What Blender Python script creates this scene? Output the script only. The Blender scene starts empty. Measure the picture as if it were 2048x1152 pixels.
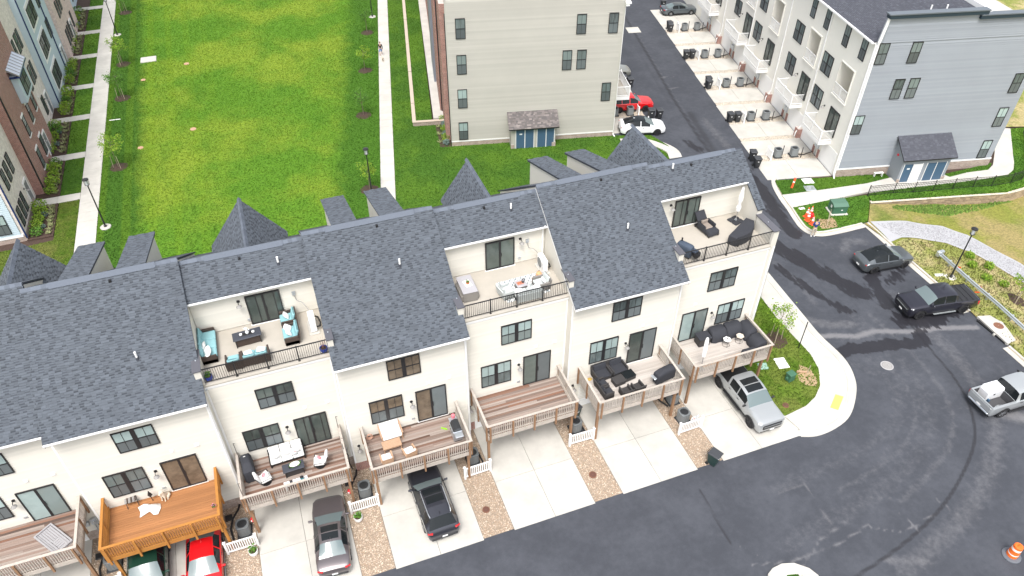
import bpy, bmesh, math, random
from mathutils import Vector, Matrix
R = math.radians
random.seed(7)
S = bpy.context.scene
COL = S.collection

# ------------------------------------------------------------------ camera, sky, sun, exposure
cam_d = bpy.data.cameras.new('camera'); cam = bpy.data.objects.new('camera', cam_d); COL.objects.link(cam)
cam_d.sensor_width = 36.0; cam_d.lens = 36.0 * 1494.427 / 2048.0; cam_d.clip_end = 1500.0
_r, _u, _f = (0.93816365, -0.34618196, 0.00264803), (0.22498858, 0.61550367, 0.75533792), (0.26311423, 0.7080348, -0.65533016)
cam.matrix_world = Matrix(((_r[0], _u[0], -_f[0], -7.83993), (_r[1], _u[1], -_f[1], -29.75094), (_r[2], _u[2], -_f[2], 38.92245), (0, 0, 0, 1)))
S.camera = cam
SUN_EL, SUN_AZ = 62.0, 208.0          # azimuth clockwise from +Y
w = bpy.data.worlds.new('World'); S.world = w; w.use_nodes = True
nt = w.node_tree; bg = nt.nodes['Background']
sky = nt.nodes.new('ShaderNodeTexSky'); sky.sky_type = 'NISHITA'; sky.sun_disc = False
sky.sun_elevation = R(SUN_EL); sky.sun_rotation = R(SUN_AZ); sky.dust_density = 4.0; sky.air_density = 1.0
hs = nt.nodes.new('ShaderNodeHueSaturation'); hs.inputs['Saturation'].default_value = 0.3; hs.inputs['Value'].default_value = 1.0
nt.links.new(sky.outputs[0], hs.inputs['Color']); nt.links.new(hs.outputs[0], bg.inputs['Color'])
bg.inputs['Strength'].default_value = 0.15
sun_d = bpy.data.lights.new('sun', 'SUN'); sun_d.energy = 1.0; sun_d.angle = R(18); sun_d.color = (1.0, 0.97, 0.93)
sun = bpy.data.objects.new('sun', sun_d); COL.objects.link(sun)
_d = Vector((math.sin(R(SUN_AZ)) * math.cos(R(SUN_EL)), math.cos(R(SUN_AZ)) * math.cos(R(SUN_EL)), math.sin(R(SUN_EL))))
sun.rotation_euler = _d.to_track_quat('Z', 'Y').to_euler()
S.view_settings.view_transform = 'Standard'; S.view_settings.look = 'None'
S.view_settings.gamma = 1.0; S.view_settings.use_curve_mapping = False
S.view_settings.exposure = 1.04
S.cycles.max_bounces = 6; S.cycles.use_adaptive_sampling = True

# ------------------------------------------------------------------ materials
MATS = {}
def mat(name, col, rough=.75, metal=0., var=0., vs=6., bump=0., bs=60., orand=0., isl=0., coat=0., alpha=None, detail=4., stretch=None, spec=None, hue=None):
    """Principled material; colour value varied by world noise (var), per object (orand), per mesh island (isl)."""
    if name in MATS: return MATS[name]
    m = bpy.data.materials.new(name); m.use_nodes = True; MATS[name] = m
    t = m.node_tree; N = t.nodes; Lk = t.links; p = N['Principled BSDF']
    p.inputs['Base Color'].default_value = (*col, 1); p.inputs['Roughness'].default_value = rough; p.inputs['Metallic'].default_value = metal
    if coat: p.inputs['Coat Weight'].default_value = coat; p.inputs['Coat Roughness'].default_value = .04
    if spec is not None: p.inputs['Specular IOR Level'].default_value = spec
    geo = N.new('ShaderNodeNewGeometry'); fac = None
    def math_(op, a, b=None):
        n = N.new('ShaderNodeMath'); n.operation = op
        for i, x in enumerate((a, b)):
            if x is None: continue
            if isinstance(x, (int, float)): n.inputs[i].default_value = x
            else: Lk.new(x, n.inputs[i])
        return n.outputs[0]
    vec = geo.outputs['Position']
    if stretch:
        mp = N.new('ShaderNodeVectorMath'); mp.operation = 'MULTIPLY'; mp.inputs[1].default_value = stretch; Lk.new(vec, mp.inputs[0]); vec = mp.outputs[0]
    def noise(sc, de):
        n = N.new('ShaderNodeTexNoise'); n.inputs['Scale'].default_value = sc; n.inputs['Detail'].default_value = de; n.inputs['Roughness'].default_value = .62
        Lk.new(vec, n.inputs['Vector']); return n.outputs['Fac']
    def addf(x):
        nonlocal fac
        fac = x if fac is None else math_('ADD', fac, x)
    if var: addf(math_('MULTIPLY', math_('SUBTRACT', noise(vs, detail), .5), 3.0 * var))
    if orand:
        oi = N.new('ShaderNodeObjectInfo'); addf(math_('MULTIPLY', math_('SUBTRACT', oi.outputs['Random'], .5), 2 * orand))
    if isl: addf(math_('MULTIPLY', math_('SUBTRACT', geo.outputs['Random Per Island'], .5), 2 * isl))
    if fac is not None:
        sc = N.new('ShaderNodeVectorMath'); sc.operation = 'SCALE'; sc.inputs[0].default_value = col
        Lk.new(math_('MAXIMUM', math_('ADD', fac, 1.0), .05), sc.inputs['Scale']); out = sc.outputs[0]
        if hue is not None:                                  # second colour reached by the same random value
            mx = N.new('ShaderNodeMix'); mx.data_type = 'RGBA'; mx.inputs[7].default_value = (*hue, 1)
            Lk.new(out, mx.inputs[6])
            src = geo.outputs['Random Per Island'] if isl else (oi.outputs['Random'] if orand else noise(vs, detail))
            rr = N.new('ShaderNodeMath'); rr.operation = 'FRACT'; Lk.new(math_('MULTIPLY', src, 7.31), rr.inputs[0])
            Lk.new(rr.outputs[0], mx.inputs[0]); out = mx.outputs[2]
        Lk.new(out, p.inputs['Base Color'])
    if bump:
        b = N.new('ShaderNodeBump'); b.inputs['Strength'].default_value = bump; b.inputs['Distance'].default_value = .02
        Lk.new(noise(bs, 5), b.inputs['Height']); Lk.new(b.outputs[0], p.inputs['Normal'])
    return m

def grass_mat(name, a, b, c, big=.12, bump=.6, edges=False):
    m = bpy.data.materials.new(name); m.use_nodes = True; MATS[name] = m
    t = m.node_tree; N = t.nodes; Lk = t.links; p = N['Principled BSDF']; p.inputs['Roughness'].default_value = .9
    p.inputs['Specular IOR Level'].default_value = .15
    geo = N.new('ShaderNodeNewGeometry'); pos = geo.outputs['Position']
    def noise(sc, de, st=(1, 1, 1), ro=.6):
        mp = N.new('ShaderNodeVectorMath'); mp.operation = 'MULTIPLY'; mp.inputs[1].default_value = st; Lk.new(pos, mp.inputs[0])
        n = N.new('ShaderNodeTexNoise'); n.inputs['Scale'].default_value = sc; n.inputs['Detail'].default_value = de; n.inputs['Roughness'].default_value = ro
        Lk.new(mp.outputs[0], n.inputs['Vector']); return n.outputs['Fac']
    def ramp(f, lo, hi):
        r = N.new('ShaderNodeMapRange'); r.interpolation_type = 'SMOOTHSTEP'; r.inputs[1].default_value = lo; r.inputs[2].default_value = hi; Lk.new(f, r.inputs[0]); return r.outputs[0]
    def mix(f, x, y):
        n = N.new('ShaderNodeMix'); n.data_type = 'RGBA'; Lk.new(f, n.inputs[0])
        for i, v in ((6, x), (7, y)):
            if isinstance(v, tuple): n.inputs[i].default_value = (*v, 1)
            else: Lk.new(v, n.inputs[i])
        return n.outputs[2]
    c1 = mix(ramp(noise(big, 5), .42, .6), a, b)
    c2 = mix(ramp(noise(.3, 5, (1, .5, 1), .5), .5, .85), c1, c)
    if edges:                                  # greener unmown margins along both walkways
        def MM(op, x, y):
            n = N.new('ShaderNodeMath'); n.operation = op
            for i, v in enumerate((x, y)):
                if isinstance(v, (int, float)): n.inputs[i].default_value = v
                else: Lk.new(v, n.inputs[i])
            return n.outputs[0]
        sx = N.new('ShaderNodeSeparateXYZ'); Lk.new(pos, sx.inputs[0]); wob = MM('MULTIPLY', MM('SUBTRACT', noise(.5, 5), .5), 2.2)
        dl = MM('ADD', MM('SUBTRACT', sx.outputs[0], -23.5), wob); dr = MM('ADD', MM('SUBTRACT', MM('MULTIPLY', MM('SUBTRACT', sx.outputs[1], 30.1), .216), MM('SUBTRACT', sx.outputs[0], 1.2)), MM('MULTIPLY', wob, 1.6))
        c2 = mix(ramp(dl, 4.3, 2.7), c2, (.05, .12, .014)); c2 = mix(ramp(dr, 5.2, 3.0), c2, (.056, .135, .014))
        st = MM('SINE', MM('MULTIPLY', sx.outputs[0], 2.9), 0); c2 = mix(MM('MULTIPLY', MM('MULTIPLY', ramp(st, .1, .8), ramp(dl, 16, 5)), .22), c2, (.15, .24, .012))
    dk = N.new('ShaderNodeMix'); dk.data_type = 'RGBA'; dk.blend_type = 'MULTIPLY'; Lk.new(c2, dk.inputs[6]); dk.inputs[0].default_value = 1.0
    cr = N.new('ShaderNodeValToRGB'); Lk.new(noise(5.0, 7, (.8, 1.25, 1), .82), cr.inputs[0])
    cr.color_ramp.elements[0].position = .36; cr.color_ramp.elements[0].color = (.5, .56, .5, 1); cr.color_ramp.elements[1].position = .62; cr.color_ramp.elements[1].color = (1.2, 1.2, 1.15, 1)
    Lk.new(cr.outputs[0], dk.inputs[7])
    oi = N.new('ShaderNodeObjectInfo')
    sc = N.new('ShaderNodeVectorMath'); sc.operation = 'SCALE'; Lk.new(dk.outputs[2], sc.inputs[0])
    mr = N.new('ShaderNodeMapRange'); mr.inputs[3].default_value = .75; mr.inputs[4].default_value = 1.3; Lk.new(oi.outputs['Random'], mr.inputs[0]); Lk.new(mr.outputs[0], sc.inputs['Scale'])
    Lk.new(sc.outputs[0], p.inputs['Base Color'])
    bp = N.new('ShaderNodeBump'); bp.inputs['Strength'].default_value = bump; bp.inputs['Distance'].default_value = .08
    Lk.new(noise(14, 5, (1, 1, 1), .8), bp.inputs['Height']); Lk.new(bp.outputs[0], p.inputs['Normal'])
    return m

def brick_mat(name, c1, c2, mortar, axis='xz', sc=1.0, bw=.2, bh=.067):
    m = bpy.data.materials.new(name); m.use_nodes = True; MATS[name] = m
    t = m.node_tree; N = t.nodes; Lk = t.links; p = N['Principled BSDF']; p.inputs['Roughness'].default_value = .85
    tc = N.new('ShaderNodeTexCoord'); sx = N.new('ShaderNodeSeparateXYZ'); Lk.new(tc.outputs['Object'], sx.inputs[0])
    ad = N.new('ShaderNodeMath'); ad.operation = 'ADD'; Lk.new(sx.outputs[0], ad.inputs[0]); Lk.new(sx.outputs[1], ad.inputs[1])
    cb = N.new('ShaderNodeCombineXYZ'); Lk.new(ad.outputs[0], cb.inputs[0]); Lk.new(sx.outputs[2], cb.inputs[1])
    b = N.new('ShaderNodeTexBrick'); b.inputs['Scale'].default_value = sc; b.inputs['Brick Width'].default_value = bw; b.inputs['Row Height'].default_value = bh
    b.inputs['Mortar Size'].default_value = .008; b.inputs['Color1'].default_value = (*c1, 1); b.inputs['Color2'].default_value = (*c2, 1); b.inputs['Mortar'].default_value = (*mortar, 1)
    Lk.new(cb.outputs[0], b.inputs['Vector'])
    n = N.new('ShaderNodeTexNoise'); n.inputs['Scale'].default_value = 3; n.inputs['Detail'].default_value = 5; Lk.new(tc.outputs['Object'], n.inputs['Vector'])
    mr = N.new('ShaderNodeMapRange'); mr.inputs[3].default_value = .65; mr.inputs[4].default_value = 1.35; Lk.new(n.outputs[0], mr.inputs[0])
    s = N.new('ShaderNodeVectorMath'); s.operation = 'SCALE'; Lk.new(b.outputs[0], s.inputs[0]); Lk.new(mr.outputs[0], s.inputs['Scale'])
    Lk.new(s.outputs[0], p.inputs['Base Color'])
    bp = N.new('ShaderNodeBump'); bp.inputs['Strength'].default_value = .5; bp.inputs['Distance'].default_value = .01; Lk.new(b.outputs['Fac'], bp.inputs['Height']); bp.invert = True
    Lk.new(bp.outputs[0], p.inputs['Normal'])
    return m

def asphalt_mat():
    m = bpy.data.materials.new('asphalt'); m.use_nodes = True; MATS['asphalt'] = m
    t = m.node_tree; N = t.nodes; Lk = t.links; p = N['Principled BSDF']
    geo = N.new('ShaderNodeNewGeometry'); pos = geo.outputs['Position']
    def noise(sc, de, st=(1, 1, 1), ro=.6):
        mp = N.new('ShaderNodeVectorMath'); mp.operation = 'MULTIPLY'; mp.inputs[1].default_value = st; Lk.new(pos, mp.inputs[0])
        n = N.new('ShaderNodeTexNoise'); n.inputs['Scale'].default_value = sc; n.inputs['Detail'].default_value = de; n.inputs['Roughness'].default_value = ro
        Lk.new(mp.outputs[0], n.inputs['Vector']); return n.outputs['Fac']
    def M_(op, a, b=None, c=None):
        n = N.new('ShaderNodeMath'); n.operation = op
        for i, x in enumerate((a, b, c)):
            if x is None: continue
            if isinstance(x, (int, float)): n.inputs[i].default_value = x
            else: Lk.new(x, n.inputs[i])
        return n.outputs[0]
    def step(f, lo, hi):
        r = N.new('ShaderNodeMapRange'); r.interpolation_type = 'SMOOTHSTEP'; r.inputs[1].default_value = lo; r.inputs[2].default_value = hi; Lk.new(f, r.inputs[0]); return r.outputs[0]
    def attr(n_): a = N.new('ShaderNodeAttribute'); a.attribute_name = n_; return a.outputs['Fac']
    def mix(f, x, y):
        n = N.new('ShaderNodeMix'); n.data_type = 'RGBA'; Lk.new(f, n.inputs[0])
        for i, v in ((6, x), (7, y)):
            if isinstance(v, tuple): n.inputs[i].default_value = (*v, 1)
            else: Lk.new(v, n.inputs[i])
        return n.outputs[2]
    n1 = noise(.35, 7); n2 = noise(2.2, 6, (1, 1, 1), .7); n3 = noise(28, 4, (1, 1, 1), .8)
    dust = attr('dust'); wet = attr('wet'); seam = attr('seam')
    base = mix(step(M_('ADD', M_('MULTIPLY', n1, .6), M_('MULTIPLY', n2, .4)), .38, .66), (.048, .052, .063), (.07, .075, .089))
    base = mix(M_('MULTIPLY', step(M_('ADD', dust, M_('MULTIPLY', M_('SUBTRACT', n2, .5), .7)), .3, 1.1), .85), base, (.19, .187, .195))
    base = mix(M_('MULTIPLY', step(seam, .3, .9), .75), base, (.022, .022, .026))
    wm = step(M_('ADD', wet, M_('MULTIPLY', M_('SUBTRACT', noise(1.3, 8, (1.5, .45, 1), .68), .5), 1.7)), .44, .53)
    base = mix(M_('MULTIPLY', wm, .85), base, (.018, .017, .021))
    sp = N.new('ShaderNodeVectorMath'); sp.operation = 'SCALE'; Lk.new(base, sp.inputs[0]); Lk.new(M_('ADD', M_('MULTIPLY', n3, .7), .65), sp.inputs['Scale'])
    Lk.new(sp.outputs[0], p.inputs['Base Color'])
    Lk.new(M_('SUBTRACT', .8, M_('MULTIPLY', wm, .35)), p.inputs['Roughness'])
    p.inputs['Specular IOR Level'].default_value = .35
    bp = N.new('ShaderNodeBump'); bp.inputs['Strength'].default_value = .25; bp.inputs['Distance'].default_value = .01; Lk.new(n3, bp.inputs['Height']); Lk.new(bp.outputs[0], p.inputs['Normal'])
    return m

def rug_mat():
    m = bpy.data.materials.new('diamond_rug'); m.use_nodes = True; MATS['rug'] = m
    t = m.node_tree; N = t.nodes; Lk = t.links; p = N['Principled BSDF']; p.inputs['Roughness'].default_value = .95
    tc = N.new('ShaderNodeTexCoord'); sx = N.new('ShaderNodeSeparateXYZ'); Lk.new(tc.outputs['Object'], sx.inputs[0])
    def M_(op, a, b=None):
        n = N.new('ShaderNodeMath'); n.operation = op
        for i, x in enumerate((a, b)):
            if x is None: continue
            if isinstance(x, (int, float)): n.inputs[i].default_value = x
            else: Lk.new(x, n.inputs[i])
        return n.outputs[0]
    def line(sign):
        s = M_('ADD', M_('MULTIPLY', sx.outputs[0], 2.9), M_('MULTIPLY', sx.outputs[1], 2.4 * sign))
        return M_('LESS_THAN', M_('ABSOLUTE', M_('SUBTRACT', M_('FRACT', s), .5)), .09)
    mx = N.new('ShaderNodeMix'); mx.data_type = 'RGBA'; mx.inputs[6].default_value = (.82, .82, .8, 1); mx.inputs[7].default_value = (.12, .17, .19, 1)
    Lk.new(M_('MAXIMUM', line(1), line(-1)), mx.inputs[0]); Lk.new(mx.outputs[2], p.inputs['Base Color'])
    return m

mat('cream', (.665, .64, .575), .7, var=.02, vs=1.5)
mat('cream_board', (.655, .63, .565), .7, isl=.045, var=.05, vs=.5)
mat('cream_pale', (.82, .8, .735), .7, var=.02, vs=1.5)
mat('white', (.84, .84, .83), .55)
mat('white_metal', (.8, .81, .82), .4)
mat('black', (.018, .018, .02), .5)
mat('black_metal', (.02, .02, .022), .4)
mat('dark_fabric', (.032, .034, .042), .85, var=.12, vs=3, bump=.5, bs=6)
mat('dark_wicker', (.045, .042, .042), .8, var=.2, vs=40)
mat('brown_wicker', (.06, .042, .034), .8, var=.2, vs=40)
mat('grey_wicker', (.23, .215, .2), .8, var=.2, vs=40)
mat('teal', (.25, .46, .49), .9, var=.05, vs=8)
mat('white_fabric', (.82, .82, .8), .9, var=.03, vs=6)
mat('light_grey_fabric', (.5, .53, .52), .9, var=.06, vs=8)
mat('pink', (.75, .2, .24), .9)
mat('shingle', (.088, .101, .12), .88, isl=.14, var=.14, vs=2.5)
mat('shingle_shade', (.05, .058, .071), .9, isl=.25)  # exposed under-layer, darkened to paint the shadow in the shingle notches
mat('roof_under', (.05, .055, .07), .9)

mat('shingle_brown', (.2, .175, .165), .9, isl=.4, hue=(.11, .1, .1))
mat('shingle_dark', (.085, .09, .108), .9, isl=.2, hue=(.065, .068, .085))
mat('cap_metal', (.1, .1, .115), .5)
mat('concrete', (.5, .482, .44), .85, var=.2, vs=.6, bump=.15, bs=40, orand=.035)
mat('concrete_old', (.5, .48, .44), .85, var=.09, vs=1.2, bump=.15, bs=40, orand=.05)
mat('concrete_tan', (.52, .45, .35), .85, var=.16, vs=1.5)
mat('terrace_floor', (.45, .415, .36), .8, var=.09, vs=1.1)
mat('deck_grey', (.3, .23, .19), .85, var=.25, vs=5, stretch=(.15, 2.2, 1), orand=.4, hue=(.4, .33, .3), bump=.2, bs=30)
mat('deck_brown', (.14, .07, .045), .85, var=.34, vs=4, stretch=(.13, 2.6, 1), orand=.65, hue=(.37, .31, .27), bump=.2, bs=30)
mat('deck_pale', (.43, .385, .345), .85, var=.22, vs=4, stretch=(.13, 2.6, 1), orand=.18, hue=(.54, .5, .46), bump=.2, bs=30)
mat('deck_orange', (.36, .16, .06), .7, var=.12, vs=5, stretch=(.15, 2.2, 1), orand=.15)
mat('rail_orange', (.42, .18, .035), .7, var=.12, vs=4)
mat('rail_grey', (.46, .41, .36), .85, var=.2, vs=6, orand=.1)
mat('post_brown', (.27, .155, .085), .85, var=.15, vs=5)
mat('wood_light', (.48, .31, .2), .7, var=.12, vs=8)
mat('grey_wood', (.36, .35, .36), .8, var=.12, vs=14)
mat('pane', (.09, .112, .115), .06, orand=.5, var=.8, vs=1.5, stretch=(2.6, 2.6, .6), hue=(.22, .27, .26))  # varied pane tones paint in reflections, curtains and glimpses of rooms
mat('pane_blind', (.34, .43, .42), .08, orand=.15, var=.12, vs=2)
mat('screen', (.12, .14, .145), .3, orand=.3, var=.12, vs=2)
mat('pane_door', (.09, .11, .1), .07, var=.3, vs=1.1, orand=.35)
mat('pane_brown', (.16, .125, .09), .07, var=.5, vs=2.0)
mat('stone', (.56, .48, .39), .9, isl=.5, hue=(.4, .28, .19), orand=.1)
mat('stone_pale', (.58, .54, .48), .9, isl=.35, hue=(.45, .39, .33))
mat('stone_bed', (.3, .235, .175), .95, var=.3, vs=20)
mat('gravel', (.36, .36, .375), .95, var=.2, vs=25, isl=.14, bump=.6, bs=40)
mat('soil', (.062, .038, .028), .95, var=.35, vs=8, bump=.8, bs=20)
mat('dirt', (.36, .26, .15), .95, var=.3, vs=3, bump=.4, bs=10)
mat('beige_siding', (.435, .42, .375), .75, orand=.05, var=.05, vs=.35)
mat('grey_siding', (.28, .305, .335), .75, orand=.05, var=.05, vs=.35)
mat('blue_siding', (.5, .6, .66), .75)
mat('navy', (.012, .03, .12), .5)
mat('blue_door', (.055, .11, .18), .5)
mat('ac_grey', (.2, .215, .22), .5)
mat('ac_dark', (.03, .033, .036), .6)
mat('bin_black', (.028, .03, .034), .5, orand=.2)
mat('bin_green', (.02, .045, .042), .5)
mat('orange', (.85, .16, .02), .6)
mat('cone_orange', (.9, .11, .03), .6)
mat('red', (.7, .02, .03), .5)
mat('green_box', (.05, .14, .085), .6, var=.08)
mat('pale_green', (.3, .48, .4), .7)
mat('terracotta', (.55, .2, .09), .8)
mat('blue_pot', (.02, .05, .3), .3)
mat('leaf', (.06, .17, .02), .8, isl=.5, hue=(.1, .22, .02))
mat('leaf_yellow', (.12, .27, .015), .8, isl=.4, hue=(.25, .34, .03))
mat('leaf_pale', (.2, .25, .1), .85, isl=.4, hue=(.36, .37, .18))
mat('leaf_grey', (.16, .23, .2), .85, isl=.3)
mat('flower', (.5, .16, .3), .8, isl=.5)
mat('bark', (.2, .16, .12), .9, var=.2, vs=12)
mat('stake', (.42, .36, .26), .9)
mat('rust', (.2, .09, .055), .85, var=.2, vs=14)
mat('iron', (.3, .29, .28), .7, var=.2, vs=14)
mat('galv', (.58, .62, .66), .35, .7, var=.06, vs=3)
mat('skin', (.55, .33, .24), .6)
mat('hair', (.03, .025, .022), .7)
mat('navy_shirt', (.025, .05, .2), .85)
mat('beige_cloth', (.55, .48, .38), .85)
mat('denim', (.13, .25, .5), .85)
mat('dog_cream', (.66, .58, .46), .95, var=.2, vs=30)
mat('tyre', (.018, .018, .019), .85)
mat('rim', (.42, .43, .45), .3, .8)
mat('rim_dark', (.05, .05, .055), .35, .6)
mat('car_glass', (.014, .017, .019), .08, spec=.3)
mat('windscreen', (.14, .18, .185), .06, spec=.5)
mat('head_light', (.75, .78, .8), .1)
mat('tail_light', (.5, .012, .015), .2)
mat('plate', (.75, .75, .74), .5)
for nm, c_, me in (('paint_green', (.012, .055, .035), .3), ('paint_red', (.62, .008, .012), .0), ('paint_mauve', (.17, .15, .155), .55), ('paint_navy', (.045, .047, .06), .5),
                   ('paint_silver', (.4, .42, .43), .35), ('paint_grey', (.13, .145, .155), .6), ('paint_black', (.022, .022, .034), .4), ('paint_white', (.82, .83, .84), 0.), ('paint_steel', (.1, .12, .135), .5), ('paint_beige', (.3, .3, .27), .5)):
    mat(nm, c_, .28, me, coat=.8)
BRICK = brick_mat('red_brick', (.36, .14, .105), (.24, .09, .07), (.5, .44, .4))
BRICK_PINK = brick_mat('pink_brick', (.72, .55, .49), (.6, .44, .39), (.7, .64, .6))
BRICK_CREAM = brick_mat('cream_brick', (.8, .72, .66), (.68, .6, .54), (.78, .75, .7))
BRICK_TAN = brick_mat('tan_stone', (.4, .31, .26), (.3, .23, .19), (.5, .46, .42), bw=.32, bh=.1)
ASPH = asphalt_mat(); rug_mat()
G_MAIN = grass_mat('grass_main', (.088, .192, .017), (.175, .248, .026), (.064, .155, .014), .06, edges=True)
G_LUSH = grass_mat('grass_lush', (.056, .13, .016), (.084, .168, .018), (.046, .106, .014), .2)
G_CORNER = grass_mat('grass_corner', (.125, .165, .03), (.085, .15, .015), (.2, .19, .06), .5)
G_DRY = grass_mat('grass_dry', (.34, .27, .12), (.25, .25, .06), (.1, .17, .02), .22)
G_BANK = grass_mat('grass_bank', (.2, .21, .06), (.36, .29, .16), (.13, .19, .035), .35)
def mm(k): return MATS[k] if isinstance(k, str) else k
# ------------------------------------------------------------------ mesh and object helpers
class MB:
    def __init__(s): s.v = []; s.f = []; s.m = []
    def add(s, vs, fs, mi=0):
        o = len(s.v); s.v += [tuple(v) for v in vs]; s.f += [tuple(i + o for i in f) for f in fs]; s.m += [mi] * len(fs); return s
    def box(s, x0, y0, z0, x1, y1, z1, mi=0):
        return s.add([(x0, y0, z0), (x1, y0, z0), (x1, y1, z0), (x0, y1, z0), (x0, y0, z1), (x1, y0, z1), (x1, y1, z1), (x0, y1, z1)],
                     [(3, 2, 1, 0), (4, 5, 6, 7), (0, 1, 5, 4), (1, 2, 6, 5), (2, 3, 7, 6), (3, 0, 4, 7)], mi)
    def rbox(s, x0, y0, z0, x1, y1, z1, c=.03, mi=0):
        """box with chamfered top and vertical edges (cushions, lids)"""
        c = min(c, (x1 - x0) * .45, (y1 - y0) * .45, (z1 - z0) * .45)
        def ring(i, z): return [(x0 + i + c, y0 + i, z), (x1 - i - c, y0 + i, z), (x1 - i, y0 + i + c, z), (x1 - i, y1 - i - c, z), (x1 - i - c, y1 - i, z), (x0 + i + c, y1 - i, z), (x0 + i, y1 - i - c, z), (x0 + i, y0 + i + c, z)]
        R_ = ring(c * .6, z0) + ring(0, z0 + c * .6) + ring(0, z1 - c) + ring(c, z1)
        F = [tuple(reversed(range(8))), tuple(range(24, 32))]
        for k in range(3):
            for i in range(8): j = (i + 1) % 8; F.append((k * 8 + i, k * 8 + j, k * 8 + 8 + j, k * 8 + 8 + i))
        return s.add(R_, F, mi)
    def beam(s, p, q, w, h=None, mi=0, up=(0, 0, 1)):
        p = Vector(p); q = Vector(q); d = (q - p).normalized(); h = h or w
        u = Vector(up)
        if abs(d.dot(u)) > .95: u = Vector((0, 1, 0))
        a = d.cross(u).normalized() * (w / 2); b = a.cross(d).normalized() * (h / 2)
        vs = [p - a - b, p + a - b, p + a + b, p - a + b, q - a - b, q + a - b, q + a + b, q - a + b]
        return s.add(vs, [(0, 1, 2, 3), (7, 6, 5, 4), (0, 4, 5, 1), (1, 5, 6, 2), (2, 6, 7, 3), (3, 7, 4, 0)], mi)
    def cyl(s, p, q, r0, r1=None, n=10, mi=0):
        p = Vector(p); q = Vector(q); d = (q - p).normalized(); r1 = r0 if r1 is None else r1
        u = Vector((0, 0, 1)) if abs(d.z) < .95 else Vector((1, 0, 0))
        a = d.cross(u).normalized(); b = d.cross(a)
        vs = []
        for c, r in ((p, r0), (q, r1)):
            for i in range(n): t = 2 * math.pi * i / n; vs.append(c + a * (r * math.cos(t)) + b * (r * math.sin(t)))
        fs = [(i, (i + 1) % n, n + (i + 1) % n, n + i) for i in range(n)] + [tuple(reversed(range(n))), tuple(range(n, 2 * n))]
        return s.add(vs, fs, mi)
    def lathe(s, prof, n=12, c=(0, 0, 0), mi=0, cap=True):
        vs = []; k = len(prof)
        for r, z in prof:
            for i in range(n): t = 2 * math.pi * i / n; vs.append((c[0] + r * math.cos(t), c[1] + r * math.sin(t), c[2] + z))
        fs = [(j * n + i, j * n + (i + 1) % n, (j + 1) * n + (i + 1) % n, (j + 1) * n + i) for j in range(k - 1) for i in range(n)]
        if cap: fs += [tuple(reversed(range(n))), tuple(range((k - 1) * n, k * n))]
        return s.add(vs, fs, mi)
    def tube(s, pts, r, n=6, mi=0):
        for a, b in zip(pts, pts[1:]): s.cyl(a, b, r, r, n, mi)
        return s
    def ball(s, c, rx, ry=None, rz=None, n=10, k=6, mi=0):
        ry = ry or rx; rz = rz or rx; vs = [(c[0], c[1], c[2] - rz)]; 
        for j in range(1, k):
            a = -math.pi / 2 + math.pi * j / k
            for i in range(n): t = 2 * math.pi * i / n; vs.append((c[0] + rx * math.cos(a) * math.cos(t), c[1] + ry * math.cos(a) * math.sin(t), c[2] + rz * math.sin(a)))
        vs.append((c[0], c[1], c[2] + rz)); L = len(vs) - 1; fs = []
        for i in range(n): fs.append((0, 1 + (i + 1) % n, 1 + i)); fs.append((L, L - n + i, L - n + (i + 1) % n))
        for j in range(k - 2):
            for i in range(n): fs.append((1 + j * n + i, 1 + j * n + (i + 1) % n, 1 + (j + 1) * n + (i + 1) % n, 1 + (j + 1) * n + i))
        return s.add(vs, fs, mi)
    def prism(s, poly, z0, z1, mi=0):
        n = len(poly); return s.add([(x, y, z0) for x, y in poly] + [(x, y, z1) for x, y in poly],
            [tuple(reversed(range(n))), tuple(range(n, 2 * n))] + [(i, (i + 1) % n, n + (i + 1) % n, n + i) for i in range(n)], mi)
    def xprism(s, poly, x0, x1, mi=0):
        """polygon in (y,z) pushed along x"""
        n = len(poly); return s.add([(x0, y, z) for y, z in poly] + [(x1, y, z) for y, z in poly],
            [tuple(reversed(range(n))), tuple(range(n, 2 * n))] + [(i, (i + 1) % n, n + (i + 1) % n, n + i) for i in range(n)], mi)
    def quad(s, a, b, c, d, mi=0): return s.add([a, b, c, d], [(0, 1, 2, 3)], mi)
    def mesh(s, name, mats, smooth=False, fix=False):
        me = bpy.data.meshes.new(name); me.from_pydata(s.v, [], s.f)
        for k in (mats if isinstance(mats, (list, tuple)) else [mats]): me.materials.append(mm(k))
        if any(s.m): me.polygons.foreach_set('material_index', s.m)
        if fix:
            b = bmesh.new(); b.from_mesh(me); bmesh.ops.recalc_face_normals(b, faces=b.faces); b.to_mesh(me); b.free()
        if smooth: me.shade_smooth(); 
        me.update(); return me
def sharp(me, deg=40):
    me.shade_smooth(); me.set_sharp_from_angle(angle=R(deg)); return me
CACHE = {}
def shared(key, fn):
    if key not in CACHE: CACHE[key] = fn()
    return CACHE[key]
def place(name, me, parent=None, loc=(0, 0, 0), rz=0., kind=None, scale=None, rot=None):
    o = bpy.data.objects.new(name, me); COL.objects.link(o); o.location = loc
    o.rotation_euler = rot if rot else (0, 0, rz)
    if parent: o.parent = parent
    if kind: o['kind'] = kind
    if scale: o.scale = scale
    return o
def part(name, mb, mats, parent=None, loc=(0, 0, 0), rz=0., smooth=False, kind=None, label=None, fix=False, sh=None):
    me = mb.mesh(name, mats, smooth, fix)
    if sh: sharp(me, sh)
    o = place(name, me, parent, loc, rz, kind)
    if label: o['label'] = label
    return o
def tag(o, label, cat, group=None):
    o['label'] = label; o['category'] = cat
    if group: o['group'] = group
    return o
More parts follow.
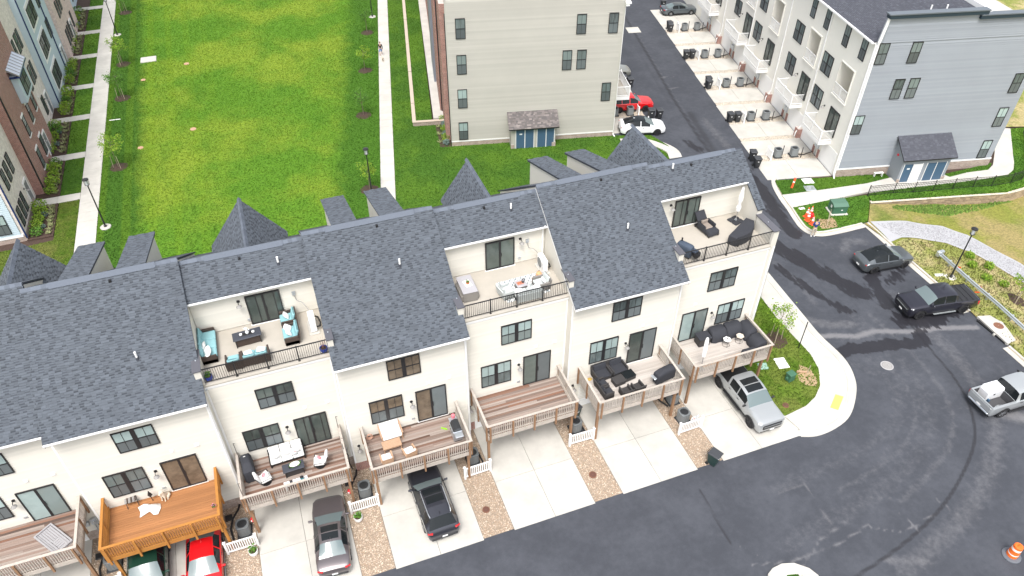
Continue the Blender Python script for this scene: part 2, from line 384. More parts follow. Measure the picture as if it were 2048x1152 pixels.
def thing(name, label, cat, loc=(0, 0, 0), rz=0., group=None):
    o = bpy.data.objects.new(name, None); COL.objects.link(o); o.location = loc; o.rotation_euler = (0, 0, rz); o.empty_display_size = .2
    return tag(o, label, cat, group)
def single(name, mb, mats, label, cat, loc=(0, 0, 0), rz=0., group=None, smooth=False, sh=None, fix=False):
    return tag(part(name, mb, mats, None, loc, rz, smooth, None, None, fix, sh), label, cat, group)
KIDS = {}
def dup(root, label, loc, rz=0., group=None, scale=None):
    """a thing copied with its parts and their sub-parts (mesh data shared)"""
    r = root.copy(); COL.objects.link(r); r.location = loc; r.rotation_euler = (0, 0, rz); r['label'] = label
    if group: r['group'] = group
    if scale: r.scale = scale
    for ch in list(root.children):
        c = ch.copy(); COL.objects.link(c); c.parent = r
        for g in list(ch.children): d = g.copy(); COL.objects.link(d); d.parent = c
    return r
class Proto:
    """builds the first copy with fn(label, loc, rz), later ones with dup()"""
    def __init__(s, fn, group=None): s.fn = fn; s.o = None; s.group = group
    def at(s, label, loc, rz=0., scale=None, group=None):
        g = group or s.group
        if s.o is None:
            s.o = s.fn(label, loc, rz)
            if g: s.o['group'] = g
            if scale: s.o.scale = scale
            return s.o
        return dup(s.o, label, loc, rz, g, scale)
def poly_mesh(name, outline, z, m, kind='structure', thick=None, label=None):
    """flat sheet (or slab with sides) from a simple, possibly concave outline"""
    b = bmesh.new(); vs = [b.verts.new((x, y, z)) for x, y in outline]
    es = [b.edges.new((vs[i], vs[(i + 1) % len(vs)])) for i in range(len(vs))]
    bmesh.ops.triangle_fill(b, use_beauty=True, use_dissolve=False, edges=es)
    for f in b.faces:
        f.normal_update()
        if f.normal.z < 0: f.normal_flip()
    if thick:
        for i in range(len(vs)):
            a, c = vs[i], vs[(i + 1) % len(vs)]
            p = b.verts.new((a.co.x, a.co.y, z - thick)); q = b.verts.new((c.co.x, c.co.y, z - thick)); b.faces.new((a, c, q, p))
        bmesh.ops.recalc_face_normals(b, faces=b.faces)
    me = bpy.data.meshes.new(name); b.to_mesh(me); b.free(); me.materials.append(mm(m))
    return place(name, me, kind=kind)
def inside(poly, x, y):
    r = False; n = len(poly)
    for i in range(n):
        x0, y0 = poly[i]; x1, y1 = poly[(i + 1) % n]
        if (y0 > y) != (y1 > y) and x < (x1 - x0) * (y - y0) / (y1 - y0) + x0: r = not r
    return r
def grass_tufts(outline, z, m, density, h=.11, r=.055):
    """scattered grass tufts on one lawn (geometry nodes, stuff)"""
    o = poly_mesh('grass', outline, z, m, kind='stuff')
    g = bpy.data.node_groups.new('grass', 'GeometryNodeTree'); g.interface.new_socket('Geometry', in_out='INPUT', socket_type='NodeSocketGeometry'); g.interface.new_socket('Geometry', in_out='OUTPUT', socket_type='NodeSocketGeometry')
    N = g.nodes; L = g.links; gi = N.new('NodeGroupInput'); go = N.new('NodeGroupOutput')
    d = N.new('GeometryNodeDistributePointsOnFaces'); d.inputs['Density'].default_value = density; L.new(gi.outputs[0], d.inputs['Mesh'])
    c = N.new('GeometryNodeMeshCone'); c.inputs['Vertices'].default_value = 4; c.inputs['Radius Bottom'].default_value = r; c.inputs['Depth'].default_value = h
    c.fill_type = 'NONE'
    sm = N.new('GeometryNodeSetMaterial'); sm.inputs['Material'].default_value = mm(m); L.new(c.outputs[0], sm.inputs[0])
    i = N.new('GeometryNodeInstanceOnPoints'); L.new(d.outputs[0], i.inputs['Points']); L.new(sm.outputs[0], i.inputs['Instance'])
    rv = N.new('FunctionNodeRandomValue'); rv.data_type = 'FLOAT_VECTOR'; rv.inputs[0].default_value = (-.75, -.75, 0); rv.inputs[1].default_value = (.75, .75, 6.28); L.new(rv.outputs[0], i.inputs['Rotation'])
    rs = N.new('FunctionNodeRandomValue'); rs.data_type = 'FLOAT_VECTOR'; rs.inputs[0].default_value = (.5, .5, .4); rs.inputs[1].default_value = (1.3, 1.3, 1.3); L.new(rs.outputs[0], i.inputs['Scale'])
    j = N.new('GeometryNodeJoinGeometry'); L.new(gi.outputs[0], j.inputs[0]); L.new(i.outputs[0], j.inputs[0]); L.new(j.outputs[0], go.inputs[0])
    md = o.modifiers.new('grass', 'NODES'); md.node_group = g
    return o
def pebbles(outline, z, n, m, r0=.03, r1=.06, name='river_stones'):
    xs = [p[0] for p in outline]; ys = [p[1] for p in outline]; mb = MB()
    k = 0
    while k < n:
        x = random.uniform(min(xs), max(xs)); y = random.uniform(min(ys), max(ys))
        if not inside(outline, x, y): continue
        r = random.uniform(r0, r1); a = random.uniform(0, 3.14); e = random.uniform(.6, 1.0); c, s = math.cos(a), math.sin(a); h = r * random.uniform(.5, .9); zz = (z(x, y) if callable(z) else z) + random.uniform(-.3, .5) * r
        mb.add([(x + c * r, y + s * r, zz), (x - s * r * e, y + c * r * e, zz), (x - c * r, y - s * r, zz), (x + s * r * e, y - c * r * e, zz), (x + random.uniform(-.3, .3) * r, y, zz + h)],
               [(0, 1, 4), (1, 2, 4), (2, 3, 4), (3, 0, 4)]); k += 1
    return part(name, mb, m, kind='stuff')
def offset_line(pts, d):
    out = []
    for i, p in enumerate(pts):
        a = Vector(pts[max(i - 1, 0)]); b = Vector(pts[min(i + 1, len(pts) - 1)]); t = (b - a).normalized(); out.append((p[0] - t.y * d, p[1] + t.x * d))
    return out
def smooth_line(pts, k=4):
    out = []; n = len(pts)
    for i in range(n - 1):
        p0 = pts[max(i - 1, 0)]; p1 = pts[i]; p2 = pts[i + 1]; p3 = pts[min(i + 2, n - 1)]
        for j in range(k):
            t = j / k
            out.append(tuple(.5 * (2 * p1[c] + (p2[c] - p0[c]) * t + (2 * p0[c] - 5 * p1[c] + 4 * p2[c] - p3[c]) * t * t + (3 * p1[c] - p0[c] - 3 * p2[c] + p3[c]) * t ** 3) for c in (0, 1)))
    out.append(tuple(pts[-1])); return out
def kerb(pts, name='kerb', w=.16, gut=.45, h=.13, side=1, m=('concrete_tan', 'concrete'), chunk=3.0):
    """kerb and gutter swept along a line; the lawn side is +side; cast in separate lengths"""
    P = smooth_line(pts, 5)
    lay = [(-gut, .004), (-gut, .03), (-.02, .012), (0, h - .02), (.03, h), (w, h), (w, -.05)]
    lines = [offset_line(P, side * d) for d, _ in lay]
    root = None; i0 = 0; acc = 0
    for i in range(1, len(P)):
        acc += (Vector(P[i]) - Vector(P[i - 1])).length
        if acc >= chunk or i == len(P) - 1:
            mb = MB(); n = i - i0 + 1; K = len(lay); g = .006
            vs = [(lines[k][j][0], lines[k][j][1], lay[k][1]) for j in range(i0, i + 1) for k in range(K)]
            fs = [(j * K + k, (j + 1) * K + k, (j + 1) * K + k + 1, j * K + k + 1) for j in range(n - 1) for k in range(K - 1)]
            mi = [1 if k >= 3 or k == 1 else 0 for j in range(n - 1) for k in range(K - 1)]
            mb.v = vs; mb.f = fs; mb.m = mi
            if root is None: root = place(name, None, kind='structure')
            part('kerb_length', mb, list(m), root, fix=True); i0 = i; acc = 0
    return root
# ------------------------------------------------------------------ ground, roads, concrete, lawns
A2 = R(12.5); U2 = Vector((math.cos(A2), -math.sin(A2), 0)); V2 = Vector((math.sin(A2), math.cos(A2), 0))
PG = Vector((42.43, 16.88, 0)); PB = Vector((9.7, 35.0, 0))
def s2(P, t, s): v = P + U2 * t + V2 * s; return (v.x, v.y)
part('ground', MB().quad((-300, -300, -1.3), (300, -300, -1.3), (300, 400, -1.3), (-300, 400, -1.3)), 'grass_dry', kind='structure')
poly_mesh('ground', [(-90, -60), (37.5, -60), (38.3, -20), (39.2, -6), (39.6, 1), (39.9, 9.75), (40.5, 10), (42.7, 12.15), (47.5, 11.1), (52.3, 9.95), (55.7, 9.15), (58, 9.15), (60.3, 9.6), (63.2, 11.6), (90, 38), (90, 130), (-90, 130)], -.05, 'soil')

def seg_d(px, py, L):
    best = 1e9
    for (ax, ay), (bx, by) in zip(L, L[1:]):
        dx, dy = bx - ax, by - ay; t = max(0, min(1, ((px - ax) * dx + (py - ay) * dy) / (dx * dx + dy * dy + 1e-9)))
        best = min(best, (px - ax - t * dx) ** 2 + (py - ay - t * dy) ** 2)
    return math.sqrt(best)
ARC = [(35.2, 1.5), (33.97, -4.92), (33.61, -7.02), (32.7, -9.41), (30.93, -11.73), (28.34, -13.5), (24.77, -15.2), (20.5, -16.4), (15.5, -17.2)]
DUST = [([(41.9, 58.6), (39, 47), (36.3, 36), (34.7, 28.5)], .22, .5), ([(37.2, 41.8), (39.0, 41.5)], .2, .75), ([(36.6, 39.0), (38.3, 38.7)], .2, .75), ([(36.8, 31), (36.2, 27), (35.8, 23)], .9, .55), ([(38.2, 7.6), (37.0, 8.2), (35.8, 7.2)], .8, .6), ([(27.0, -.6), (28.5, -1.0), (29.8, -1.6), (31.5, -1.6), (34.0, -2.57), (36.3, -3.0), (39.0, -3.9)], .32, 1.15), ([(27.2, 1.5), (28.6, .2), (30.5, -.4)], .7, .65),
        ([(29.5, 14), (30.5, 9), (31.4, 6.5), (33, 3.4)], .16, .6), ([(33.4, 13), (34.4, 9.5), (35.6, 6.6), (37.5, 3)], .5, .4), ([(29.3, 8), (29.7, 4.5), (29.2, 2.5)], .6, .5),
        ([(33.8, -10.4), (36, -12.6), (39, -16)], .8, .95), ([(35.9, 1), (35.2, -4.9), (34.9, -7), (34, -9.8), (32.1, -12.3), (29.2, -14.4), (25.4, -16.2), (20, -17.6)], 1.1, .55), ([(31, 1), (31.2, -4), (30.4, -8), (27.5, -11), (22, -13), (15, -14)], 1.3, .42), ([(28.9, -1.5), (29.2, -5.5), (27.5, -8.6), (23, -10.2), (16, -10.6)], .8, .42), ([(32.4, 0), (32.5, -4.5), (31.4, -9), (28.5, -11.9), (23, -14)], .45, .5), ([(30.1, -4), (29.4, -8), (26, -10.8), (20, -12.1)], .4, .48),
        ([(18.26, -10.95), (17.96, -14.2)], .09, .7), ([(18.2, -11.0), (16.4, -11.0)], .08, .6), ([(12.2, -14.4), (14.5, -15.0), (17, -15.1), (20, -14.6)], .12, .75), ([(13, -16.4), (16.8, -14.4), (19, -14)], .1, .7),
        ([(12.0, -12.9), (14, -15.6)], .08, .6), ([(20, -14.8), (21.6, -15.7), (24.5, -15.3)], .1, .75), ([(20.5, -12.9), (22.5, -13.6)], .09, .6), ([(23.5, -11.3), (27.2, -9.3), (30.5, -8.0)], .12, .45), ([(26.5, -5.5), (29, -8.5), (33.3, -10.2)], .14, .5),
        ([(27.6, -3.6), (29.5, -6), (29.4, -9.5)], .9, .42), ([(36, 1), (35.8, -5), (34.9, -10)], .3, .5), ([(37.3, -1.8), (37.6, -6), (36.9, -10)], .35, .42), ([(22, -12.4), (25.2, -10.4)], .5, .35), ([(14, -11), (20, -9.6)], .8, .3), ([(9, -12), (15, -12.2)], .7, .3), ([(19.5, -16.8), (21.6, -17.6)], .4, .7),
        ([(22.3, -14.6), (22.6, -16.6)], .1, .8), ([(25.0, -14.5), (25.6, -16.3)], .1, .75)]
WET = [([(29.8, 14), (31, 9), (32.2, 5.5), (33.6, 2.2)], 1.0, .8), ([(29.2, 7), (30, 3.5), (31, 1)], .7, .62), ([(34.5, 16.5), (33.6, 13), (33.3, 10.5)], .75, .85), ([(35.3, 21), (34.7, 17)], .7, .75), ([(32.0, -3.2), (30.2, -2.9), (28.4, -2.5), (27.7, -2.6)], .6, .95), ([(31.5, -3.3), (33.9, -3.7), (34.6, -2.9)], .6, .85), ([(36.9, 5.2), (35.3, 3.0), (34.6, .4)], .85, .75), ([(38.9, -1.4), (36.4, -2.1), (34.3, -1.2)], 1.0, .8), ([(38.5, 3.2), (36.4, 2.6)], .8, .6), ([(36.5, -10.4), (34, -10.6)], .8, .45), ([(29.3, 26), (30.4, 23), (31.2, 20.5)], .8, .85), ([(32.6, 28), (33.2, 24.5)], .7, .6)]
SEAM = [(ARC, .14, 1.0), ([(45.6, 76), (41.54, 58.62), (38.66, 46.92), (35.93, 36.05), (34.31, 28.56), (32.8, 20)], .26, .9), ([(38.0, 48), (36.4, 41), (35.2, 36)], .5, .5), ([(36.1, 33), (35.1, 29), (34.0, 24)], .7, .7), ([(12.0, -9.1), (11.8, -12.9)], .14, .8), ([(40, 52), (37.5, 42), (36.6, 38)], .5, .35)]
DUST = [(smooth_line(L, 4) if len(L) > 3 and r > .2 and a < .7 else L, r, a) for L, r, a in DUST]; ARC[:] = smooth_line(ARC, 4)
def asphalt(name, x0, x1, y0, y1, st, full):
    nx = int((x1 - x0) / st); ny = int((y1 - y0) / st); vs = []; du = []; we = []; se = []
    for j in range(ny + 1):
        for i in range(nx + 1):
            x = x0 + (x1 - x0) * i / nx; y = y0 + (y1 - y0) * j / ny; vs.append((x, y, 0))
            d = w_ = s_ = 0.
            if full:
                for L, r, a in DUST:
                    if min(p[0] for p in L) - 3 * r < x < max(p[0] for p in L) + 3 * r:
                        q = seg_d(x, y, L) / r
                        if q < 2.2: d = max(d, a * math.exp(-q * q))
                for L, r, a in WET:
                    if min(p[0] for p in L) - 3 * r < x < max(p[0] for p in L) + 3 * r:
                        q = seg_d(x, y, L) / r
                        if q < 2.2: w_ = max(w_, a * math.exp(-q * q * .8))
                for L, r, a in SEAM:
                    q = seg_d(x, y, L) / r
                    if q < 2.2: s_ = max(s_, a * math.exp(-q * q))
            du.append(d); we.append(w_); se.append(s_)
    fs = [(j * (nx + 1) + i, j * (nx + 1) + i + 1, (j + 1) * (nx + 1) + i + 1, (j + 1) * (nx + 1) + i) for j in range(ny) for i in range(nx)]
    me = bpy.data.meshes.new(name); me.from_pydata(vs, [], fs); me.materials.append(ASPH)
    for n_, a in (('dust', du), ('wet', we), ('seam', se)): me.attributes.new(n_, 'FLOAT', 'POINT').data.foreach_set('value', a)
    return place(name, me, kind='structure')
asphalt('road', 8, 40.3, -26, 18, .2, True)
asphalt('road', -45, 8, -30, -6, 6, False)
asphalt('alley', 26, 62, 18, 95, .32, True)

def slabs(name, cells, z0, z1, m, fn=None, gap=.012):
    """a paved surface of separately cast slabs; cells are (x0,y0,x1,y1); fn maps a local point to the ground"""
    root = place(name, None, kind='structure')
    for x0, y0, x1, y1 in cells:
        P = [(x0 + gap, y0 + gap), (x1 - gap, y0 + gap), (x1 - gap, y1 - gap), (x0 + gap, y1 - gap)]
        if fn: P = [fn(*p) for p in P]
        part('slab', MB().prism(P, z0, z1), m, root)
    return root
for k in range(-4, 3):
    x0, x1 = 7 * k + .53, 7 * k + (5.68 if k < 2 else 6.2); xm = (x0 + x1) / 2
    slabs('driveway', [(x0, -7.82, xm, -4.35), (xm, -7.82, x1, -4.35), (x0, -4.35, xm, .0), (xm, -4.35, x1, .0)], -.05, .022, 'concrete' if k % 2 else 'concrete', gap=.01)
    if k < 2:
        part('gravel_bed', MB().prism([(x1 + .01, -7.72), (7 * k + 7.52, -7.72), (7 * k + 7.52, 0), (x1 + .01, 0)], -.05, .004), 'stone_bed', kind='structure')
        pebbles([(x1 + .03, -7.7), (7 * k + 7.5, -7.7), (7 * k + 7.5, -.3), (x1 + .03, -.3)], .006, 4300, 'stone', .02, .052)
# left walkway and its entrance walks
LW = [(-25.15, y, -23.5, y + 1.52) for y in [12.3 + 1.52 * i for i in range(54)]]
slabs('walkway', LW, -.05, .05, 'concrete', gap=.008)
STOOP = [37.55, 45.4, 53.8, 61.65, 70.5, 78.45, 87.6]
for y in STOOP: slabs('entrance_walk', [(-29.0, y, -27.1, y + 1.15), (-27.1, y, -25.16, y + 1.15)], -.05, .045, 'concrete')
# right walkway (slightly splayed green)
SL = .216; AW = math.atan(SL); UW = Vector((math.cos(AW), -math.sin(AW), 0)); VW = Vector((math.sin(AW), math.cos(AW), 0)); PW = Vector((1.2, 30.1, 0))
slabs('walkway', [(0, -17 + 1.5 * i, 1.35, -15.5 + 1.5 * i) for i in range(50)], -.05, .05, 'concrete', fn=lambda a, b: ((PW + UW * a + VW * b).x, (PW + UW * a + VW * b).y), gap=.008)
def w2(a, b): v = PW + UW * a + VW * b; return (v.x, v.y)
# lawns
GREEN = [(-23.48, 12), (-23.48, 98), w2(-.02, 68), w2(-.02, -17)]
poly_mesh('lawn', GREEN, .03, G_MAIN); grass_tufts(GREEN, .031, 'grass_main', 42)
WALLP = [w2(3.55, 11.6), w2(3.75, 50)]
RL = [w2(1.37, -17), w2(1.37, 11.5), w2(1.37, 60), w2(3.5, 60), w2(3.5, 11.3), s2(PB, -.0, 6.0), s2(PB, 0, -.02), s2(PB, 16.6, -.02), s2(PB, 20.6, -.4), (30.4, 27.6), (29.2, 22.0), (28.2, 16), (26.6, 12)]
poly_mesh('lawn', RL, .034, G_LUSH); grass_tufts(RL, .035, 'grass_lush', 45)
UPL = [w2(3.75, 11.7), w2(3.75, 60), w2(5.75, 60), w2(5.55, 11.7)]
poly_mesh('lawn', UPL, .42, G_LUSH, thick=.4); grass_tufts(UPL, .421, 'grass_lush', 45)
for i, y0 in enumerate(range(37, 90, 8)):
    lo = STOOP[i] + 1.17; hi = STOOP[i + 1] - .02 if i + 1 < len(STOOP) else 98
    ol = [(-26.9, lo), (-26.9, hi), (-25.17, hi), (-25.17, lo)]; poly_mesh('lawn', ol, .03, G_LUSH); grass_tufts(ol, .031, 'grass_lush', 42)
ol = [(-45, 12), (-45, 31.0), (-28.8, 31.4), (-26.9, 31.6), (-26.9, 37.5), (-25.17, 37.5), (-25.17, 12)]
poly_mesh('lawn', ol, .03, G_CORNER); grass_tufts(ol, .031, 'grass_corner', 40)
# upper walk beside the sage building
slabs('walkway', [(5.7, 12 + 3.3 * i, 7.4, 15.3 + 3.3 * i) for i in range(13)], .1, .43, 'concrete', fn=w2)
# corner by the end townhouse: grass, walk, kerb
CG = [(20.0, -.05), (20.22, -6.15), (22.1, -5.9), (23.2, -5.46), (24.2, -4.7), (25.06, -3.4), (25.42, -2), (25.4, 2), (26.7, 14), (21.3, 14), (21.3, -.05)]
CO = [(28.9, 18.0), (28.3, 10.0), (27.65, 2.5), (27.4, -.5), (27.5, -3.1), (26.95, -4.9), (26.0, -6.2), (24.4, -7.55), (22.8, -8.1), (21.3, -8.2), (20.3, -7.9)]
poly_mesh('lawn', CG, .1, G_CORNER, thick=.15); grass_tufts(CG, .101, 'grass_corner', 70)
CIN = offset_line(smooth_line(CO, 3), -.57)
poly_mesh('pavement', CIN + [(20.24, -6.17), (22.1, -5.92), (23.2, -5.48), (24.2, -4.72), (25.08, -3.4), (25.44, -2), (25.42, 2), (26.72, 14), (27.2, 18.0)], .102, 'concrete', thick=.14)
kerb(offset_line(CO, -.42), side=-1, m=('concrete', 'concrete'))
part('tactile_ramp', MB().prism([(24.64, -5.76), (25.02, -6.13), (23.9, -6.98), (23.54, -6.59)], .1, .112), mat('tactile_yellow', (.6, .5, .13), .8), kind='structure')
# right side of the alley: grass, path, kerb
KI = [(37.0, 18.5), (36.35, 17.4), (35.75, 15.6), (35.35, 13.8), (34.95, 12.3), (34.72, 11.1), (34.95, 10.25), (35.7, 9.85), (37.55, 9.72), (39.8, 9.72)]
KR = [(40.25, 9.7), (40.1, 6.6), (39.95, 3.5), (39.85, .9), (39.75, -2.4)]
KR2 = [(39.5, -6.3), (39.35, -9), (39.0, -14), (38.4, -20)]
G1 = [(36.7, 18.25), (42.4, 16.75), (47.35, 15.6), (47.26, 14.9), (44.6, 14.85), (40.7, 15.3), (35.85, 15.95), (36.3, 17.3)]
G2 = [(35.5, 13.85), (39.5, 13.72), (43.3, 13.2), (42.7, 12.25), (40.5, 9.9), (40.0, 9.85), (37.55, 9.86), (35.8, 9.98), (35.08, 10.35), (34.85, 11.1), (35.08, 12.3)]
G3 = [(52.6, 13.55), (52.8, 13.0), (55.1, 13.06), (57.3, 12.75), (58.4, 13.4), (58.6, 13.6)]
G4 = [(43.4, 13.3), (45, 13.25), (50, 12.45), (55, 11.65), (58.3, 11.35), (59.6, 11.85), (60.8, 12.9), (62, 14.15), (66, 18.2), (69, 17.5), (63.2, 11.6), (60.3, 9.6), (58.0, 9.2), (55.7, 9.1), (52.3, 9.95), (47.5, 11.1), (42.9, 12.2)]
for g, d in ((G1, G_LUSH), (G2, G_LUSH), (G3, G_LUSH), (G4, G_LUSH)):
    poly_mesh('lawn', g, .13, d, thick=.2); grass_tufts(g, .131, d.name, 60)
PATH = [(35.8, 15.93), (40.7, 15.27), (44.6, 14.82), (47.26, 14.87), (50, 14.4), (53, 13.5), (55.1, 13.04), (57.3, 12.73), (58.5, 13.3), (60.5, 15), (64.7, 19), (66, 18.2), (62, 14.17), (60.8, 12.93), (59.6, 11.88), (58.3, 11.38), (55, 11.68), (50, 12.48), (45, 13.28), (43.5, 13.65), (39.5, 13.75), (35.5, 13.88)]
poly_mesh('footpath', PATH, .125, 'concrete', thick=.2)
kerb(KI, side=1); kerb(KR, side=1); kerb(KR2, side=1)
# rough bank beyond the parking lot, falling away to the right
def bank_h(x, y): return .1 - max(0., min(1.0, (x - 42.2) * .1)) * .9 - max(0, (x - 52) * .02) + .05 * math.sin(x * 1.7) * math.sin(y * 1.3)
def bank_sheet(name, outline, m, dz, st=.8, kind='structure'):
    xs = [p[0] for p in outline]; ys = [p[1] for p in outline]; b = bmesh.new(); grid = {}
    vs = [b.verts.new((x, y, 0)) for x, y in outline]; es = [b.edges.new((vs[i], vs[(i + 1) % len(vs)])) for i in range(len(vs))]
    bmesh.ops.triangle_fill(b, use_beauty=True, edges=es)
    for ax, lo, hi in ((0, min(xs), max(xs)), (1, min(ys), max(ys))):
        k = lo + st
        while k < hi:
            co = (k, 0, 0) if ax == 0 else (0, k, 0); no = (1, 0, 0) if ax == 0 else (0, 1, 0)
            bmesh.ops.bisect_plane(b, geom=b.verts[:] + b.edges[:] + b.faces[:], plane_co=co, plane_no=no); k += st
    for v in b.verts: v.co.z = bank_h(v.co.x, v.co.y) + dz
    for f in b.faces:
        f.normal_update()
        if f.normal.z < 0: f.normal_flip()
    me = bpy.data.meshes.new(name); b.to_mesh(me); b.free(); me.materials.append(mm(m)); me.shade_smooth()
    return place(name, me, kind=kind)
BK = [(39.95, 9.7), (40.4, 9.7), (42.55, 12.0), (47.3, 10.9), (52.1, 9.8), (55.6, 8.95), (58.1, 9.05), (60.5, 9.4), (63.4, 11.4), (90, 36), (90, -40), (38.3, -40), (38.6, -20), (39.2, -14), (39.5, -9), (39.72, -6.2), (39.85, -2.4), (40.0, .9), (40.1, 3.5), (40.2, 6.6)]
bank_sheet('dry_ground', BK, G_DRY, 0, 1.0)
VB = [(40.2, 6.4), (41.5, 6.6), (43.1, 6.2), (44.9, 5.0), (46.0, 3.4), (46.6, 1.4), (46.8, -.6), (46.2, -3), (44.0, -6), (42.5, -12), (40.5, -20), (38.8, -20), (39.3, -14), (39.6, -9), (39.8, -6.2), (39.92, -2.4), (40.05, .9), (40.12, 3.5)]
bank_sheet('grass_bank', VB, G_BANK, .03, .8)
GP = [(40.6, 9.7), (43.77, 8.79), (46.65, 7.33), (47.88, 5.69), (48.51, 3.54), (49.1, 1.0), (48.9, -4), (47.6, -4.5), (47.0, -1), (46.7, 1.4), (46.1, 3.5), (44.9, 5.1), (43.1, 6.3), (41.5, 6.85), (40.25, 6.7)]
bank_sheet('gravel_path', GP, 'gravel', .045, .6)
def bank_tufts(outline, n, m, name='grass', h=.22, r=.05):
    xs = [p[0] for p in outline]; ys = [p[1] for p in outline]; mb = MB(); k = 0
    while k < n:
        x = random.uniform(min(xs), max(xs)); y = random.uniform(min(ys), max(ys))
        if not inside(outline, x, y): continue
        z = bank_h(x, y); hh = h * random.uniform(.5, 1.4); ax = random.uniform(-.6, .6) * hh; ay = random.uniform(-.6, .6) * hh; rr = r * random.uniform(.7, 1.6)
        mb.add([(x - rr, y - rr, z), (x + rr, y - rr * .6, z), (x, y + rr, z), (x + ax, y + ay, z + hh)], [(0, 1, 3), (1, 2, 3), (2, 0, 3)]); k += 1
    return part(name, mb, m, kind='stuff')
mat('leaf_bank', (.12, .2, .03), .9, isl=.4); pebbles([(40.9, 9.3), (43.77, 8.6), (46.5, 7.2), (47.7, 5.6), (48.3, 3.5), (48.9, 1.0), (48.7, -3.8), (47.7, -4.2), (47.2, -1), (46.9, 1.4), (46.3, 3.6), (45, 5.3), (43.1, 6.5), (41.5, 7.05)], lambda x, y: bank_h(x, y) + .05, 5200, 'gravel', .025, .055, 'gravel'); bank_tufts(VB, 4200, 'grass_bank', h=.15)
bank_tufts([(44.0, 11.2), (47.5, 10.7), (52, 9.6), (57, 8.8), (53, 8.7), (48.5, 8.6), (44.8, 10.4)], 1100, 'leaf_bank', h=.13, r=.09)
# traffic island
ISL = [(12.4, -15.6), (12.66, -15.2), (13.1, -15.0), (13.74, -14.95), (14.4, -15.15), (15.0, -15.7), (15.2, -16.2), (15.3, -18.5), (12.3, -18.5)]
poly_mesh('traffic_island', ISL, .14, 'concrete', thick=.15)
ig = [(13.1, -16.0), (13.6, -15.62), (14.1, -15.75), (14.5, -16.3), (14.7, -18.4), (12.9, -18.4)]
poly_mesh('lawn', ig, .15, G_LUSH); grass_tufts(ig, .151, 'grass_lush', 80)
# alley driveways (right) and the ones behind the sage building
acs = [4.2, 11.8, 19.8, 27.8, 36.3]; pls = [7.95, 15.85, 23.8, 32.0]
edges = []; last = .35
for c, hw in sorted([(a, .55) for a in acs] + [(p, .32) for p in pls]): edges.append((last, c - hw)); last = c + hw
edges.append((last, 44))
for a, b in edges:
    tr = -6.55 + .02 * a
    slabs('driveway', [(tr, a, (tr - .2) / 2, b), ((tr - .2) / 2, a, -.1, b)], -.05, .022, 'concrete', fn=lambda t, s: s2(PG, t, s))
for c, hw in [(a, .55) for a in acs] + [(p, .32) for p in pls]:
    tr = -6.5 + .02 * c; q = [s2(PG, tr, c - hw + .02), s2(PG, -.1, c - hw + .02), s2(PG, -.1, c + hw - .02), s2(PG, tr, c + hw - .02)]
    poly_mesh('gravel_bed', q, .004, 'concrete_tan'); pebbles(q, .008, int(500 * hw / .32), 'stone_pale', .04, .075)
slabs('driveway', [(16.7, a, 21.2, b) for a, b in ((.4, 3.6), (4.9, 8.4), (9.1, 12.4), (13.6, 17), (17.6, 21), (22, 26))], -.05, .022, 'concrete', fn=lambda t, s: s2(PB, t, s))
for c in (4.25, 13.0): q = [s2(PB, 16.7, c - .6), s2(PB, 21.1, c - .6), s2(PB, 21.1, c + .6), s2(PB, 16.7, c + .6)]; poly_mesh('gravel_bed', q, .006, 'concrete_tan'); pebbles(q, .008, 500, 'stone_pale', .04, .07)
kerb([s2(PB, 17.2, -.9), s2(PB, 19.8, -1.2), (30.4, 26.8), (29.9, 24.2), (28.9, 18)], side=-1, m=('concrete', 'concrete'), w=.9)
field_ = poly_mesh('field', [s2(PG, 15.95, 1.0), (62.6, 16.4), (65.4, 18.9), (70, 17.4), (95, 38), (150, 140), s2(PG, 15.95, 120)], .06, G_BANK)
poly_mesh('driveway_apron', [(20.19, -5.9), (21.2, -6.4), (22.8, -7.6), (22.6, -8.0), (21.2, -8.15), (20.19, -7.84)], .024, 'concrete')
# ------------------------------------------------------------------ building parts
def win_mesh(w, h, twin, grid):
    mb = MB(); f = .055; d0, d1 = -.05, .03
    mb.box(0, d0, 0, w, d1, f); mb.box(0, d0, h - f, w, d1, h); mb.box(0, d0, f, f, d1, h - f); mb.box(w - f, d0, f, w, d1, h - f)
    cells = [(f, w - f)]
    if twin: mb.box(w / 2 - .11, d0, f, w / 2 + .11, d1, h - f); cells = [(f, w / 2 - .11), (w / 2 + .11, w - f)]
    for a, b in cells:
        mb.box(a, d0 + .012, h * .5 - .03, b, d1, h * .5 + .03)
        if grid:
            m = (a + b) / 2
            mb.box(m - .012, -.03, f, m + .012, d1, h * .5 - .03); mb.box(m - .012, -.03, h * .5 + .03, m + .012, d1, h - f)
    return mb.mesh('window', 'black'), cells
def window(parent, loc, w, h, rz=0., twin=True, grid=True, up='pane', low='screen', name='window'):
    key = ('win', round(w, 2), round(h, 2), twin, grid)
    me, cells = shared(key, lambda: win_mesh(w, h, twin, grid))
    o = place(name, me, parent, loc, rz)
    for a, b in cells:
        for z0, z1, m, y in ((h * .5 + .03, h - .055, up, -.012), (.055, h * .5 - .03, low, -.02)):
            k2 = ('pane', round(b - a, 2), round(z1 - z0, 2), m)
            pm = shared(k2, lambda: MB().quad((0, 0, 0), (b - a, 0, 0), (b - a, 0, z1 - z0), (0, 0, z1 - z0)).mesh('pane', m))
            place('pane', pm, o, (a, y, z0))
    return o
